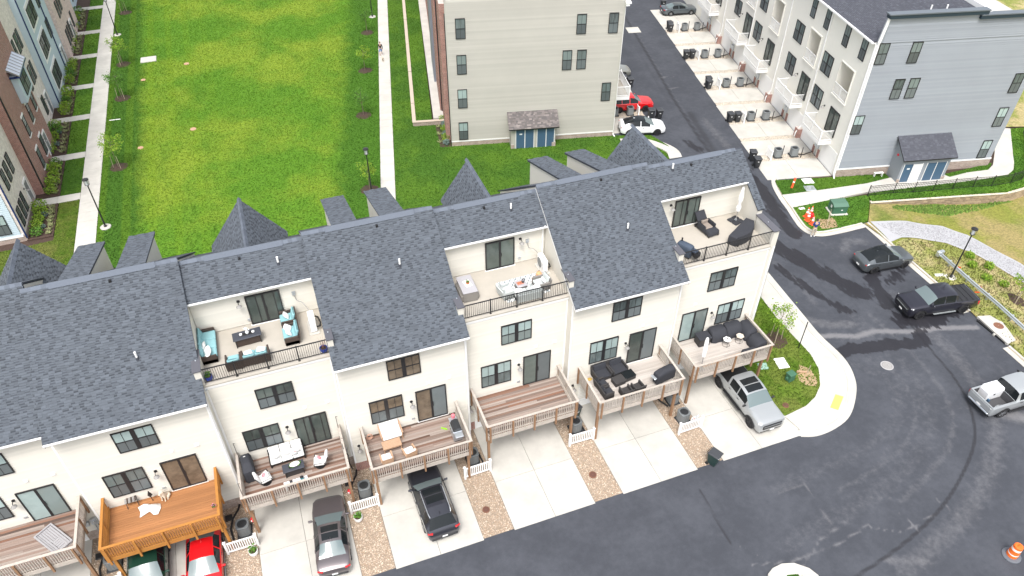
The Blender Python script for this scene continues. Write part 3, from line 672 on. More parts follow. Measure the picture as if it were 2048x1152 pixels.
def slider(parent, loc, w, h, rz=0., m='pane_door', m2=None, mull=1, name='sliding_door'):
    def mk():
        mb = MB(); f = .06
        mb.box(0, -.06, 0, w, .03, f); mb.box(0, -.06, h - f, w, .03, h); mb.box(0, -.06, f, f, .03, h - f); mb.box(w - f, -.06, f, w, .03, h - f)
        mb.box(w / 2 - .06, -.05, f, w / 2 + .06, .03, h - f)
        if mull == 3: mb.box(w * .3 - .02, -.04, f, w * .3 + .02, .03, h - f); mb.box(w * .82 - .02, -.04, f, w * .82 + .02, .03, h - f)
        mb.box(w / 2 + .07, -.085, h * .42, w / 2 + .095, -.05, h * .55)
        return mb.mesh('sliding_door', 'black')
    o = place(name, shared(('sl', round(w, 2), round(h, 2), mull), mk), parent, loc, rz)
    for i, (a, b, mt) in enumerate(((.06, w / 2 - .06, m), (w / 2 + .06, w - .06, m2 or m))):
        pm = MB().quad((0, 0, 0), (b - a, 0, 0), (b - a, 0, h - .12), (0, 0, h - .12)).mesh('pane', mt); place('pane', pm, o, (a, -.012 - .01 * i, .06))
    return o
def wall_lamp(parent, loc, rz=0.):
    def mk():
        mb = MB(); mb.cyl((0, 0, 0), (0, -.04, 0), .09, .09, 10); mb.tube([(0, -.03, 0), (0, -.16, .07), (0, -.27, .04), (0, -.29, -.04)], .02, 6)
        mb.lathe([(.03, 0), (.05, -.03), (.15, -.13), (.16, -.15)], 12, (0, -.29, -.02), 1); return mb.mesh('wall_lamp', ['black_metal', 'iron'])
    return place('wall_lamp', shared('lamp', mk), parent, loc, rz)
def wall_vent(parent, loc, rz=0., s=.22):
    def mk():
        mb = MB(); mb.box(-.5, -.06, -.5, .5, 0, .5); mb.xprism([(-.3, .1), (-.06, .45), (-.06, -.35), (-.3, -.3)], -.36, .36); return mb.mesh('wall_vent', 'white')
    return place('wall_vent', shared('vent', mk), parent, loc, rz, scale=(s, s, s))
def siding(parent, x0, x1, z0, z1, y, m='cream_board', pitch=.155, rz=0., loc=None, single=True, name='siding'):
    """lap siding on a wall that faces -y; one course per board"""
    n = int((z1 - z0) / pitch)
    if single:
        mb = MB()
        for i in range(n):
            z = z0 + i * pitch
            mb.add([(x0, y - .045, z), (x1, y - .045, z), (x1, y - .003, z + pitch), (x0, y - .003, z + pitch), (x0, y, z), (x1, y, z)], [(0, 1, 2, 3), (4, 5, 1, 0)])
        return part(name, mb, m, parent, kind='stuff')
    me = MB().add([(0, -.05, 0), (1, -.05, 0), (1, -.003, pitch), (0, -.003, pitch), (0, .001, 0), (1, .001, 0)], [(0, 1, 2, 3), (4, 5, 1, 0)]).mesh('siding_board', m)
    for i in range(n): place('siding_board', me, parent, (x0, y, z0 + i * pitch), scale=(x1 - x0, 1, 1))
def shingles(parent, o, u, w, L, H, m='shingle', xr=None, ex=.135, name='shingles'):
    o = Vector(o); u = Vector(u).normalized(); w = Vector(w).normalized(); n = u.cross(w); vs = []; fs = []; mi = []
    for c in range(int(H / ex)):
        s = c * ex; a, b = (0, L) if xr is None else xr(s)
        x = a - random.uniform(0, .25); thick = random.random() < .5
        while x < b:
            wd = random.uniform(.16, .42) if thick else random.uniform(.14, .3); xa, xb = max(x, a), min(x + wd, b); x += wd
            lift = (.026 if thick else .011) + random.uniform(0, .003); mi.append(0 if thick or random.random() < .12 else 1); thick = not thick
            if xb - xa < .02: mi.pop(); continue
            i = len(vs); P = lambda xx, ss, ll: o + u * xx + w * ss + n * ll
            h_ = ex * .58
            vs += [P(xa, s, lift), P(xb, s, lift), P(xb, s + ex + .01, .004), P(xa, s + ex + .01, .004), P(xa, s, 0), P(xb, s, 0), P(xb, s + h_, lift * .6), P(xa, s + h_, lift * .6)]
            fs += [(i, i + 1, i + 6, i + 7), (i + 7, i + 6, i + 2, i + 3), (i + 4, i + 5, i + 1, i)]
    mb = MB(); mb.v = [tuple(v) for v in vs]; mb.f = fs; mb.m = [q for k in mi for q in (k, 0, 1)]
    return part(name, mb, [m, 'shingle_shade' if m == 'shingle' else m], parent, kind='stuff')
SLP = .675; SC = math.sqrt(1 + SLP * SLP)
def ridge_strip(parent, x0, x1, y, z, vent=True):
    mb = MB(); 
    x = x0
    while x < x1:
        b = min(x + .24, x1); t = random.uniform(0, .006); mb.add([(x, y - .17, z - .17 * SLP + .035 + t), (b, y - .17, z - .17 * SLP + .035 + t), (b, y, z + .05 + t), (x, y, z + .05 + t), (x, y + .17, z - .17 * SLP + .035 + t), (b, y + .17, z - .17 * SLP + .035 + t), (x, y - .17, z - .17 * SLP), (b, y - .17, z - .17 * SLP)], [(0, 1, 2, 3), (3, 2, 5, 4), (6, 7, 1, 0)]); x += .24
    o = part('ridge_cap', mb, mat('ridge_cap', (.118, .136, .168), .9, isl=.15, var=.1, vs=10), parent)
    if vent:
        a, b = x0 + 1.3, x1 - 1.1
        part('ridge_vent', MB().xprism([(y - .24, z - .24 * SLP + .0), (y - .24, z - .24 * SLP + .05), (y - .175, z - .175 * SLP + .06), (y - .175, z - .175 * SLP)], a, b), ['black'], o); part('ridge_lip', MB().xprism([(y - .26, z - .26 * SLP + .052), (y - .26, z - .26 * SLP + .062), (y, z + .085), (y + .24, z - .24 * SLP + .06), (y + .24, z - .24 * SLP + .05), (y, z + .07)], a, b), 'ridge_cap', o)
HOUSES = {}
def garage(parent, x0=.78, x1=5.42, h=2.3):
    mb = MB(); mb.box(x0 - .1, -.03, 0, x0, .01, h + .1); mb.box(x1, -.03, 0, x1 + .1, .01, h + .1); mb.box(x0, -.03, h, x1, .01, h + .1)
    o = part('garage_door', mb, 'white', parent)
    me = shared('gp', lambda: MB().rbox(0, -.025, 0, 1, .0, .55, .02).mesh('door_panel', 'white'))
    for r in range(4):
        for c in range(4): place('door_panel', me, o, (x0 + .01 + c * (x1 - x0) / 4, .0, .01 + r * .572), scale=((x1 - x0) / 4 - .02, 1, 1))
def house(k, kind, label, y0, up, lo, sl, lampx, pm, dm, sconce_z=5.0):
    t = thing('townhouse', label, 'townhouse', (7 * k, y0, 0), 0, 'townhouses in the front row'); HOUSES[k] = t
    long_ = kind != 'terrace'; xa, xb = (-.23, 7.23) if kind == 'long' else (.24, 6.76)
    off = {'long': .53, 'setback': .53, 'terrace': 1.13}[kind]; dz = -.28 if kind == 'terrace' else 0
    rz = lambda y: 9.61 + SLP * (y + off) + dz
    yr = 14.07 / 1 and (14.07 - 9.61) / SLP - off if long_ else 5.48
    zr = rz(yr); yb = 12.0 - y0; zb = zr - SLP * (yb - yr)
    e0 = -.53 if long_ else 3.5
    if long_:
        part('wall', MB().xprism([(0, 0), (0, 9.6), (yr, zr - .14), (yb, zb - .14), (yb, 0)], xa, xb), 'cream', t)
    else:
        part('wall', MB().xprism([(0, 0), (0, 9.75), (3.85, 9.75), (3.85, rz(3.85) - .12), (yr, zr - .14), (yb, zb - .14), (yb, 0)], xa, xb), 'cream', t)
    part('roof', MB().xprism([(e0, rz(e0) - .09), (e0, rz(e0)), (yr, zr), (yb + .4, zb - SLP * .4), (yb + .4, zb - SLP * .4 - .1), (yr, zr - .11)], xa - .03, xb + .03), 'roof_under', t)
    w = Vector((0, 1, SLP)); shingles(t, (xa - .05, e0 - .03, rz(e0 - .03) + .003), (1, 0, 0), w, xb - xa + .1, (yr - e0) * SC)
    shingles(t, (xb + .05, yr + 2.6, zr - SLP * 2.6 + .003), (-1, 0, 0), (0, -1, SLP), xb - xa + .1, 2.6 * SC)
    ridge_strip(t, xa - .02, xb + .02, yr, zr)
    # eave gutter, rake boards
    g = MB(); g.xprism([(e0 - .13, rz(e0) - .03), (e0 - .13, rz(e0) - .07), (e0 - .09, rz(e0) - .15), (e0 - .005, rz(e0) - .15), (e0 - .005, rz(e0) - .1), (e0 - .02, rz(e0) - .03)], xa - .04, xb + .04)
    part('gutter', g, 'white', t)
    [part('rake_board', MB().xprism([(e0, rz(e0) - .3), (e0, rz(e0) - .105), (yr, zr - .12), (yr, zr - .3)], xx, xx + .025), 'white' if (k == 1 and xx < 0) else 'roof_under', t) for xx in (xa - .029, xb + .004)]
    # facade
    siding(t, xa + .1, xb - .1, .78, 9.42 if long_ else 9.5, -.004)
    tr = MB()
    for xx in (xa, xb - .1): tr.box(xx, -.035, .78, xx + .1, .0, 9.45)
    tr.box(xa + .1, -.03, 9.42, xb - .1, .0, 9.55); part('trim', tr, 'white', t)
    for q0, q1 in ((xa + .02, .66), (5.55, xb - .02)): part('brick_base', MB().box(q0, -.05, 0, q1, -.001, .76), BRICK_TAN if k in (-3, -2, -4) else BRICK, t)
    garage(t)
    for (a, b, z0, z1) in up: window(t, (a, -.05, z0), b - a, z1 - z0, up=pm[0], low=pm[1])
    for (a, b, z0, z1) in lo: window(t, (a, -.05, z0), b - a, z1 - z0, up=pm[2], low=pm[3])
    for (a, b, z0, z1) in sl:
        slider(t, (a, -.05, z0), b - a, z1 - z0, m=dm[0], m2=dm[1], mull=dm[2]); part('door_sill', MB().box(a - .05, -.12, z0 - .07, b + .05, -.02, z0 - .002), 'white', t)
        wall_vent(t, ((a + b) / 2 - .1 if lampx < a else a + .85, -.02, 6.22)); 
        if lampx < a: wall_vent(t, (b + .25, -.02, 6.22), s=.27)
    wall_lamp(t, (lampx, -.03, sconce_z)); wall_lamp(t, (.2 if kind == 'long' else .38, -.03, 2.35))
    part('outlet_box', MB().box(lampx - .1, -.07, 3.38, lampx + .1, -.02, 3.5), 'galv', t)
    if kind == 'long':
        dn = MB().box(7.08, -.12, .35, 7.17, -.04, 9.45); dn.beam((7.125, -.1, .4), (7.125, -.3, .12), .09, .07); dn.beam((7.125, -.08, 9.4), (7.125, -.45, 9.55), .09, .07); part('downspout', dn, 'white', t)
        for a in (1.5, 4.25):
            d = part('dormer', MB().xprism([(yr + .5, zr - .35), (yr + 5.5, 12.15), (yr + 5.5, 9.9)], a + .08, a + 1.3), 'cream', t)
            part('dormer_roof', MB().xprism([(yr + .12, zr - .05), (yr + 5.75, 12.2), (yr + 5.75, 12.08), (yr + .12, zr - .17)], a - .02, a + 1.4), 'roof_under', d)
            vv = Vector((0, -5.63, zr - .05 - 12.2)); shingles(d, (a + 1.42, yr + 5.76, 12.205), (-1, 0, 0), vv, 1.46, vv.length, 'ridge_shingle' if 'ridge_shingle' in MATS else 'shingle')
    else:
        gx = {-4: 5.7, -2: 3.75, 0: 4.2, 2: 2.35}[k]; hw = 2.05 if k else 1.75; hr = .75 if k == 0 else hw; zt = 13.38 if k else 13.15; zb_ = 10.7; y1 = 11.15 - y0
        d = part('gable', MB().add([(gx - hw, 6, zb_), (gx + hr, 6, zb_), (gx, 6, zt - .1), (gx - hw, y1 - .3, zb_), (gx + hr, y1 - .3, zb_), (gx, y1 - .3, zt - .1)], [(0, 1, 2), (5, 4, 3), (0, 2, 5, 3), (2, 1, 4, 5)]), 'cream', t)
        hh = zt - zb_ + .3; part('gable_roof', MB().add([(gx - hw - .24, 6, zb_ - .3), (gx, 6, zt), (gx + hr + .24, 6, zb_ - .3), (gx - hw - .24, y1, zb_ - .3), (gx, y1, zt), (gx + hr + .24, y1, zb_ - .3), (gx - hw - .24, y1, zb_ - .42), (gx, y1, zt - .13), (gx + hr + .24, y1, zb_ - .42)], [(0, 3, 4, 1), (1, 4, 5, 2), (3, 6, 7, 4), (4, 7, 8, 5)]), 'roof_under', d)
        wl = Vector((hw + .24, 0, hh)); shingles(d, (gx - hw - .24, y1 + .02, zb_ - .297), (0, -1, 0), wl, y1 - 5.9, wl.length)
        wr = Vector((-hr - .24, 0, hh)); shingles(d, (gx + hr + .24, 5.9, zb_ - .297), (0, 1, 0), wr, y1 - 5.88, wr.length)
        rc = MB(); y = 6.1
        while y < y1: rc.add([(gx - .13, y, zt - .13), (gx, y, zt + .05), (gx + .13, y, zt - .13), (gx - .13, y + .24, zt - .14), (gx, y + .24, zt + .035), (gx + .13, y + .24, zt - .14)], [(0, 1, 4, 3), (1, 2, 5, 4), (0, 2, 1)]); y += .24
        part('ridge_cap', rc, 'ridge_cap', d)
    # vent pipes
    px, py = {-4: (4.2, 2.0), -3: (4.51, 2.02), -1: (4.58, 3.51), 1: (4.5, 2.76), -2: (5.23, 4.43), 0: (4.86, 4.65), 2: (1.92, 4.98)}[k]
    part('vent_pipe', MB().cyl((px, py, rz(py) - .1), (px, py, rz(py) + .5), .055, .055, 8, 0).cyl((px, py, rz(py) - .05), (px, py, rz(py) + .14), .1, .065, 8, 1), ['white', 'roof_under'], t)
    py = yr - .45; px = 3.9 if long_ else 3.3; part('roof_vent', MB().box(px - .06, py - .06, rz(py) - .02, px + .06, py + .06, rz(py) + .13), 'black', t)
    if kind == 'terrace':
        part('terrace_floor', MB().box(xa, .0, 9.752, xb, 3.84, 9.8), 'terrace_floor', t)
        siding(t, xa + .02, xb - .02, 9.9, rz(3.85) - .2, 3.846)
        part('terrace_ledge', MB().box(xa, -.13, 9.72, xb, -.001, 9.806), 'terrace_floor', t); part('fascia_board', MB().box(xa, -.1, 9.56, xb, -.002, 9.718), 'white', t)
        # wing walls with caps
        for a, b, c in ((.0, .33, 1.45), (6.75, 7.05, 1.0) if k != 2 else (6.765, 7.17, 1.8)):
            o = part('parapet', MB().box(a, -.05, 9.6, b, c, 10.86), 'cream', t); part('parapet_cap', MB().box(a - .05, -.11, 10.862, b + .05, c + .1, 10.92), 'cap_metal', o)
            part('cap_bolt', MB().ball(((a + b) / 2, c * .5, 10.93), .04, n=6, k=4), 'galv', o)
        # railing along the front edge
        r = part('railing', MB().box(.335, .02, 10.82, 6.74, .07, 10.87).box(.335, .03, 9.91, 6.74, .06, 9.95), 'black_metal', t)
        bm_ = shared('tb', lambda: MB().box(-.009, -.009, 0, .009, .009, .87).mesh('baluster', 'black_metal')); pm_ = shared('tp', lambda: MB().box(-.032, -.032, 0, .032, .032, 1.1).box(-.06, -.06, 0, .06, .06, .02).mesh('rail_post', 'black_metal'))
        for i in range(1, 56): place('baluster', bm_, r, (.335 + 6.405 * i / 56, .045, 9.951))
        for fx in (.25, .5, .75): place('rail_post', pm_, r, (.335 + 6.405 * fx, .046, 9.801))
        dx = {-2: 3.06, 0: 2.9, 2: 1.75}[k]
        slider(t, (dx, 3.77, 9.83), 1.85, 2.06, m='pane_door', mull=3 if k != 0 else 1); part('door_sill', MB().box(dx - .05, 3.66, 9.802, dx + 1.9, 3.79, 9.828), 'white', t)
        wall_lamp(t, ({-2: 2.7, 0: 5.15, 2: 1.45}[k], 3.8, 11.65)); part('outlet_box', MB().box({-2: 2.9, 0: 5.0, 2: .9}[k], 3.74, 10.15, {-2: 3.1, 0: 5.2, 2: 1.1}[k], 3.83, 10.27), 'galv', t)
        if k == 0: part('downspout', MB().box(6.55, 3.74, 9.81, 6.64, 3.82, 12.3).beam((6.6, 3.78, 12.3), (6.6, 3.45, 12.45), .08, .07), 'white', t)
        if k == 2:
            wl_ = part('end_wall', MB().xprism([(-.04, 0), (-.04, 9.6), (1.88, 9.6), (1.89, rz(1.89) - .1), (yr, zr - .12), (yb, zb - .12), (yb, 0)], 6.765, 7.15), 'cream', t)
            part('parapet_roof', MB().xprism([(1.82, rz(1.82) - .1), (1.82, rz(1.82)), (yr, zr), (yr, zr - .1)], 6.72, 7.24), 'roof_under', wl_)
            shingles(wl_, (6.7, 1.8, rz(1.8) + .004), (1, 0, 0), w, .56, (yr - 1.8) * SC)
            part('corner_trim', MB().box(7.0, -.07, .2, 7.18, -.042, 9.6).box(7.152, -.07, .2, 7.18, .1, 9.6), 'white', t)
            part('gable_roof', MB().xprism([(yr, zr), (yb + .4, zb - .3), (yb + .4, zb - .4), (yr, zr - .1)], 6.8, 7.25), 'roof_under', t)
        else:
            part('gutter_end', MB().box(xa, -.14, 9.5, xa + .12, -.06, 9.56), 'galv', t)
    return t
PALE = ('pane', 'screen', 'pane_blind', 'screen')
house(-4, 'setback', 'cream townhouse at the left edge, behind the weathered deck with the wooden pallet', 0, [(2.5, 4.45, 7.1, 8.65)], [(1.2, 3.15, 3.8, 5.65)], [(3.8, 5.63, 2.98, 5.5)], 3.55, ('pane_blind', 'screen', 'pane_blind', 'screen'), ('pane_blind', 'pane', 1))
house(-3, 'long', 'cream townhouse with long slate roof above the orange stained deck', -.6, [(2.4, 4.37, 7.1, 8.66)], [(1.03, 3.02, 3.8, 5.66)], [(3.85, 5.7, 3.08, 5.56)], 3.5, ('pane_blind', 'screen', 'pane', 'screen'), ('pane_brown', 'pane_brown', 1))
house(-2, 'terrace', 'cream townhouse with teal cushioned furniture on its roof terrace', 0, [(2.5, 4.47, 7.02, 8.57)], [(1.18, 3.15, 3.84, 5.58)], [(3.96, 5.8, 3.02, 5.48)], 3.55, ('pane_door', 'screen', 'pane_door', 'screen'), ('pane_door', 'pane_door', 3))
house(-1, 'long', 'cream townhouse with long slate roof above the deck with the steel grill', -.6, [(2.55, 4.45, 7.27, 8.82)], [(1.22, 3.18, 3.97, 5.85)], [(3.95, 5.8, 3.08, 5.76)], 3.67, ('pane_brown', 'pane_brown', 'pane_brown', 'screen'), ('pane_brown', 'screen', 1))
house(0, 'terrace', 'cream townhouse with a diamond patterned rug on its roof terrace', 0, [(2.52, 4.45, 7.11, 8.64)], [(1.2, 3.14, 3.81, 5.65)], [(3.95, 5.78, 3.02, 5.6)], 3.66, ('pane_blind', 'pane', 'pane_blind', 'pane'), ('pane_door', 'screen', 1))
house(1, 'long', 'cream townhouse with long slate roof above the deck with dark wicker loveseats', -.6, [(2.49, 4.46, 7.3, 8.85)], [(1.2, 3.15, 4.0, 5.86)], [(3.95, 5.87, 3.08, 5.76)], 3.73, ('pane', 'screen', 'pane_blind', 'pane'), ('pane_door', 'screen', 1))
house(2, 'terrace', 'cream end townhouse with a folded white parasol on its roof terrace', 0, [(2.64, 4.66, 7.1, 8.65)], [(3.85, 5.9, 3.8, 5.55)], [(1.12, 3.05, 3.02, 5.6)], 3.43, ('pane', 'screen', 'pane_blind', 'screen'), ('pane_blind', 'pane', 1))
# ------------------------------------------------------------------ decks
def deck(k, y0, label, bm, rm, pm, D=3.12):
    x0, W = 7 * k + .55, 5.75; t = thing('deck', label, 'deck', (x0, y0 - .005, 0), 0, 'raised wooden decks on the townhouses')
    zf = 3.02; n = 22; bw = D / n
    bme = MB().box(0, 0, 0, 1, bw - .008, .03).mesh('deck_board', bm)
    for i in range(n):
        j = random.random()
        if j < .55 or bm == 'deck_orange': cuts = [0, 1]
        else: c = random.choice((.33, .5, .66)); cuts = [0, c, 1]
        for a, b in zip(cuts, cuts[1:]): place('deck_board', bme, t, (.06 + a * (W - .12), -.06 - (i + 1) * bw, zf - .03 + random.uniform(-.003, .003)), scale=((b - a) * (W - .12) - .005, 1, 1))
    rim = MB().box(0, -D - .11, zf - .3, W, -D - .07, zf - .005).box(0, -D - .07, zf - .3, .045, -.04, zf - .005).box(W - .045, -D - .07, zf - .3, W, -.04, zf - .005)
    part('rim_joist', rim, rm, t)
    part('beam', MB().box(.05, -D + .35, zf - .52, W - .05, -D + .45, zf - .31), pm, t)
    jm = shared('joist', lambda: MB().box(-.02, -3.0, -.26, .02, 0, -.02).mesh('joist', 'deck_grey'))
    for i in range(1, 12): place('joist', jm, t, (W * i / 12, -.06, zf - .045))
    for xx in (.12, W - .12): part('support_post', MB().box(xx - .075, -D + .2, .0, xx + .075, -D + .35, zf - .31), pm, t)
    cap = MB().box(-.09, -D - .17, zf + .97, W + .09, -D - .03, zf + 1.005); part('rail_cap', cap, rm, t)
    for xx in (-.09, W - .05): part('rail_cap', MB().box(xx, -D - .028, zf + .97, xx + .14, -.03, zf + 1.005), rm, t)
    rl = MB().box(.05, -D - .09, zf + .86, W - .05, -D - .05, zf + .965).box(.05, -D - .09, zf + .1, W - .05, -D - .05, zf + .18)
    for xx in (.0, W - .04): rl.box(xx, -D - .03, zf + .86, xx + .04, -.05, zf + .965).box(xx, -D - .03, zf + .1, xx + .04, -.05, zf + .18)
    part('rail', rl, rm, t)
    b_ = shared(('bal', rm), lambda: MB().box(-.019, -.019, 0, .019, .019, .84).mesh('baluster', rm))
    for i in range(1, 48): place('baluster', b_, t, (W * i / 48, -D - .11, zf + .08))
    for xx in (-.02, W + .02):
        for i in range(1, 25): place('baluster', b_, t, (xx, -.05 - (D - .02) * i / 25, zf + .08))
    p_ = shared(('rp', pm), lambda: MB().box(-.048, -.048, 0, .048, .048, 1.42).mesh('rail_post', pm))
    for fx in (.02, .27, .51, .755, .98): place('rail_post', p_, t, (W * fx, -D - .18 if fx not in (.02, .98) else -D - .18, zf - .46))
    for xx in (-.06, W + .06):
        for yy in (-.15, -1.5, -D + .02): place('rail_post', p_, t, (xx, yy, zf - .46))
    return t
deck(-4, 0, 'weathered brown deck with a slatted wooden pallet lying on it', 'deck_brown', 'rail_grey', 'post_brown')
deck(-3, -.6, 'orange stained wooden deck above the red and green cars', 'deck_orange', 'rail_orange', 'rail_orange')
deck(-2, 0, 'weathered deck with a white cushioned sofa and pink flower cushions', 'deck_brown', 'rail_grey', 'post_brown')
deck(-1, -.6, 'weathered deck with white padded wooden bench and steel grill', 'deck_brown', 'rail_grey', 'post_brown')
deck(0, 0, 'empty weathered deck with brown streaked boards', 'deck_brown', 'rail_grey', 'post_brown')
deck(1, -.6, 'pale weathered deck with dark wicker loveseats and a covered grill', 'deck_pale', 'rail_grey', 'post_brown')
deck(2, 0, 'pale deck with a black covered sectional sofa, at the row end', 'deck_pale', 'rail_grey', 'post_brown')
# ------------------------------------------------------------------ vehicles
def wheel_parts(root, x, y, r, w, rim='rim', side=1):
    def mk():
        mb = MB(); n = 20; prof = [(r * .62, -w / 2), (r * .9, -w / 2), (r, -w * .3), (r, w * .3), (r * .9, w / 2), (r * .62, w / 2)]
        vs = []; 
        for rr, z in prof:
            for i in range(n): t = 2 * math.pi * i / n; vs.append((z, rr * math.cos(t), rr * math.sin(t)))
        k = len(prof); return mb.add(vs, [(j * n + i, j * n + (i + 1) % n, (j + 1) * n + (i + 1) % n, (j + 1) * n + i) for j in range(k - 1) for i in range(n)]).mesh('tyre', 'tyre', fix=True)
    def mk2():
        mb = MB(); mb.cyl((w * .3, 0, 0), (w * .34, 0, 0), r * .64, r * .64, 20, 1); mb.cyl((w * .34, 0, 0), (w * .47, 0, 0), r * .13, r * .1, 8, 0)
        for i in range(5):
            a = 2 * math.pi * i / 5; mb.beam((w * .42, r * .1 * math.cos(a), r * .1 * math.sin(a)), (w * .45, r * .62 * math.cos(a), r * .62 * math.sin(a)), r * .17, w * .1, 0, up=(1, 0, 0))
        n = 20; vs = []
        for rr, z in ((r * .57, w * .46), (r * .66, w * .46), (r * .66, w * .3)):
            for i in range(n): t = 2 * math.pi * i / n; vs.append((z, rr * math.cos(t), rr * math.sin(t)))
        return mb.add(vs, [(j * n + i, j * n + (i + 1) % n, (j + 1) * n + (i + 1) % n, (j + 1) * n + i) for j in range(2) for i in range(n)]).mesh('rim', [rim, 'black'])
    o = place('wheel', shared(('ty', r, w), mk), root, (x, y, r), 0 if side > 0 else math.pi)
    place('rim', shared(('rm', r, w, rim), mk2), o)
# station: y, half width, sill z, belt z, inner half width, top z
CARS = {
 'suv': dict(L=4.92, W=.99, r=.37, wb=(1.47, -1.42), st=[(2.46, .55, .42, .66, .42, .72), (2.40, .78, .3, .8, .58, .88), (2.2, .93, .25, .92, .7, 1.0), (1.5, .985, .25, 1.0, .8, 1.09), (.98, .99, .25, 1.03, .86, 1.14), (.22, .99, .25, 1.06, .7, 1.66), (-.3, .99, .25, 1.07, .69, 1.73), (-1.2, .99, .25, 1.08, .67, 1.72), (-1.85, .985, .27, 1.09, .63, 1.66), (-2.27, .95, .32, 1.08, .78, 1.14), (-2.4, .9, .36, .98, .76, 1.0), (-2.46, .8, .42, .75, .6, .8)],
             win=[(.62, -.28), (-.36, -1.15), (-1.22, -1.82)], ws=(.98, .22), rw=(-1.85, -2.27), sun=(.1, -.95), topseg=(-.05)),
 'sedan': dict(L=4.95, W=.94, r=.34, wb=(1.5, -1.42), st=[(2.47, .5, .4, .55, .4, .6), (2.4, .72, .28, .66, .55, .72), (2.15, .87, .22, .78, .66, .84), (1.5, .93, .22, .87, .74, .93), (1.05, .94, .22, .9, .8, .97), (.2, .94, .22, .93, .62, 1.38), (-.4, .94, .22, .94, .6, 1.44), (-1.0, .94, .22, .95, .58, 1.38), (-1.72, .93, .24, .96, .72, 1.04), (-2.25, .9, .3, .96, .74, 1.02), (-2.42, .82, .36, .86, .66, .9), (-2.47, .7, .42, .66, .55, .7)],
             win=[(.6, -.3), (-.38, -1.2)], ws=(1.05, .2), rw=(-1.0, -1.72), sun=(.05, -.85)),
 'crossover': dict(L=4.75, W=.96, r=.36, wb=(1.45, -1.42), st=[(2.37, .5, .4, .6, .4, .66), (2.3, .75, .28, .74, .55, .8), (2.05, .9, .24, .86, .68, .92), (1.5, .95, .24, .96, .76, 1.02), (1.1, .96, .24, .98, .82, 1.06), (.15, .96, .24, 1.02, .66, 1.58), (-.4, .96, .24, 1.03, .65, 1.63), (-1.1, .96, .24, 1.06, .62, 1.55), (-1.98, .94, .28, 1.1, .62, 1.2), (-2.14, .93, .32, 1.08, .7, 1.14), (-2.3, .89, .38, .98, .7, 1.0), (-2.38, .82, .42, .7, .6, .74)],
             win=[(.66, -.3), (-.37, -1.5)], ws=(1.1, .15), rw=(-1.1, -1.96), sun=(.0, -1.1)),
 'pickup': dict(L=5.9, W=1.01, r=.42, wb=(1.95, -1.75), st=[(2.94, .84, .5, 1.0, .6, 1.06), (2.88, .95, .42, 1.12, .74, 1.18), (2.7, 1.0, .4, 1.16, .8, 1.25), (2.0, 1.01, .4, 1.2, .82, 1.32), (1.5, 1.01, .4, 1.22, .88, 1.34), (.85, 1.01, .4, 1.24, .76, 1.86), (.3, 1.01, .4, 1.25, .76, 1.95), (-.5, 1.01, .4, 1.25, .76, 1.95), (-.88, 1.01, .4, 1.25, .76, 1.88), (-.98, 1.01, .4, 1.22, .86, 1.24), (-1.0, 1.01, .4, 1.22, .92, 1.225), (-2.8, 1.01, .45, 1.2, .92, 1.205), (-2.9, .98, .5, 1.18, .88, 1.185), (-2.95, .94, .6, 1.0, .8, 1.05)],
             win=[(1.1, .2), (.12, -.72)], ws=(1.5, .85), rw=(-.88, -.98), sun=(.75, -.35)),
}
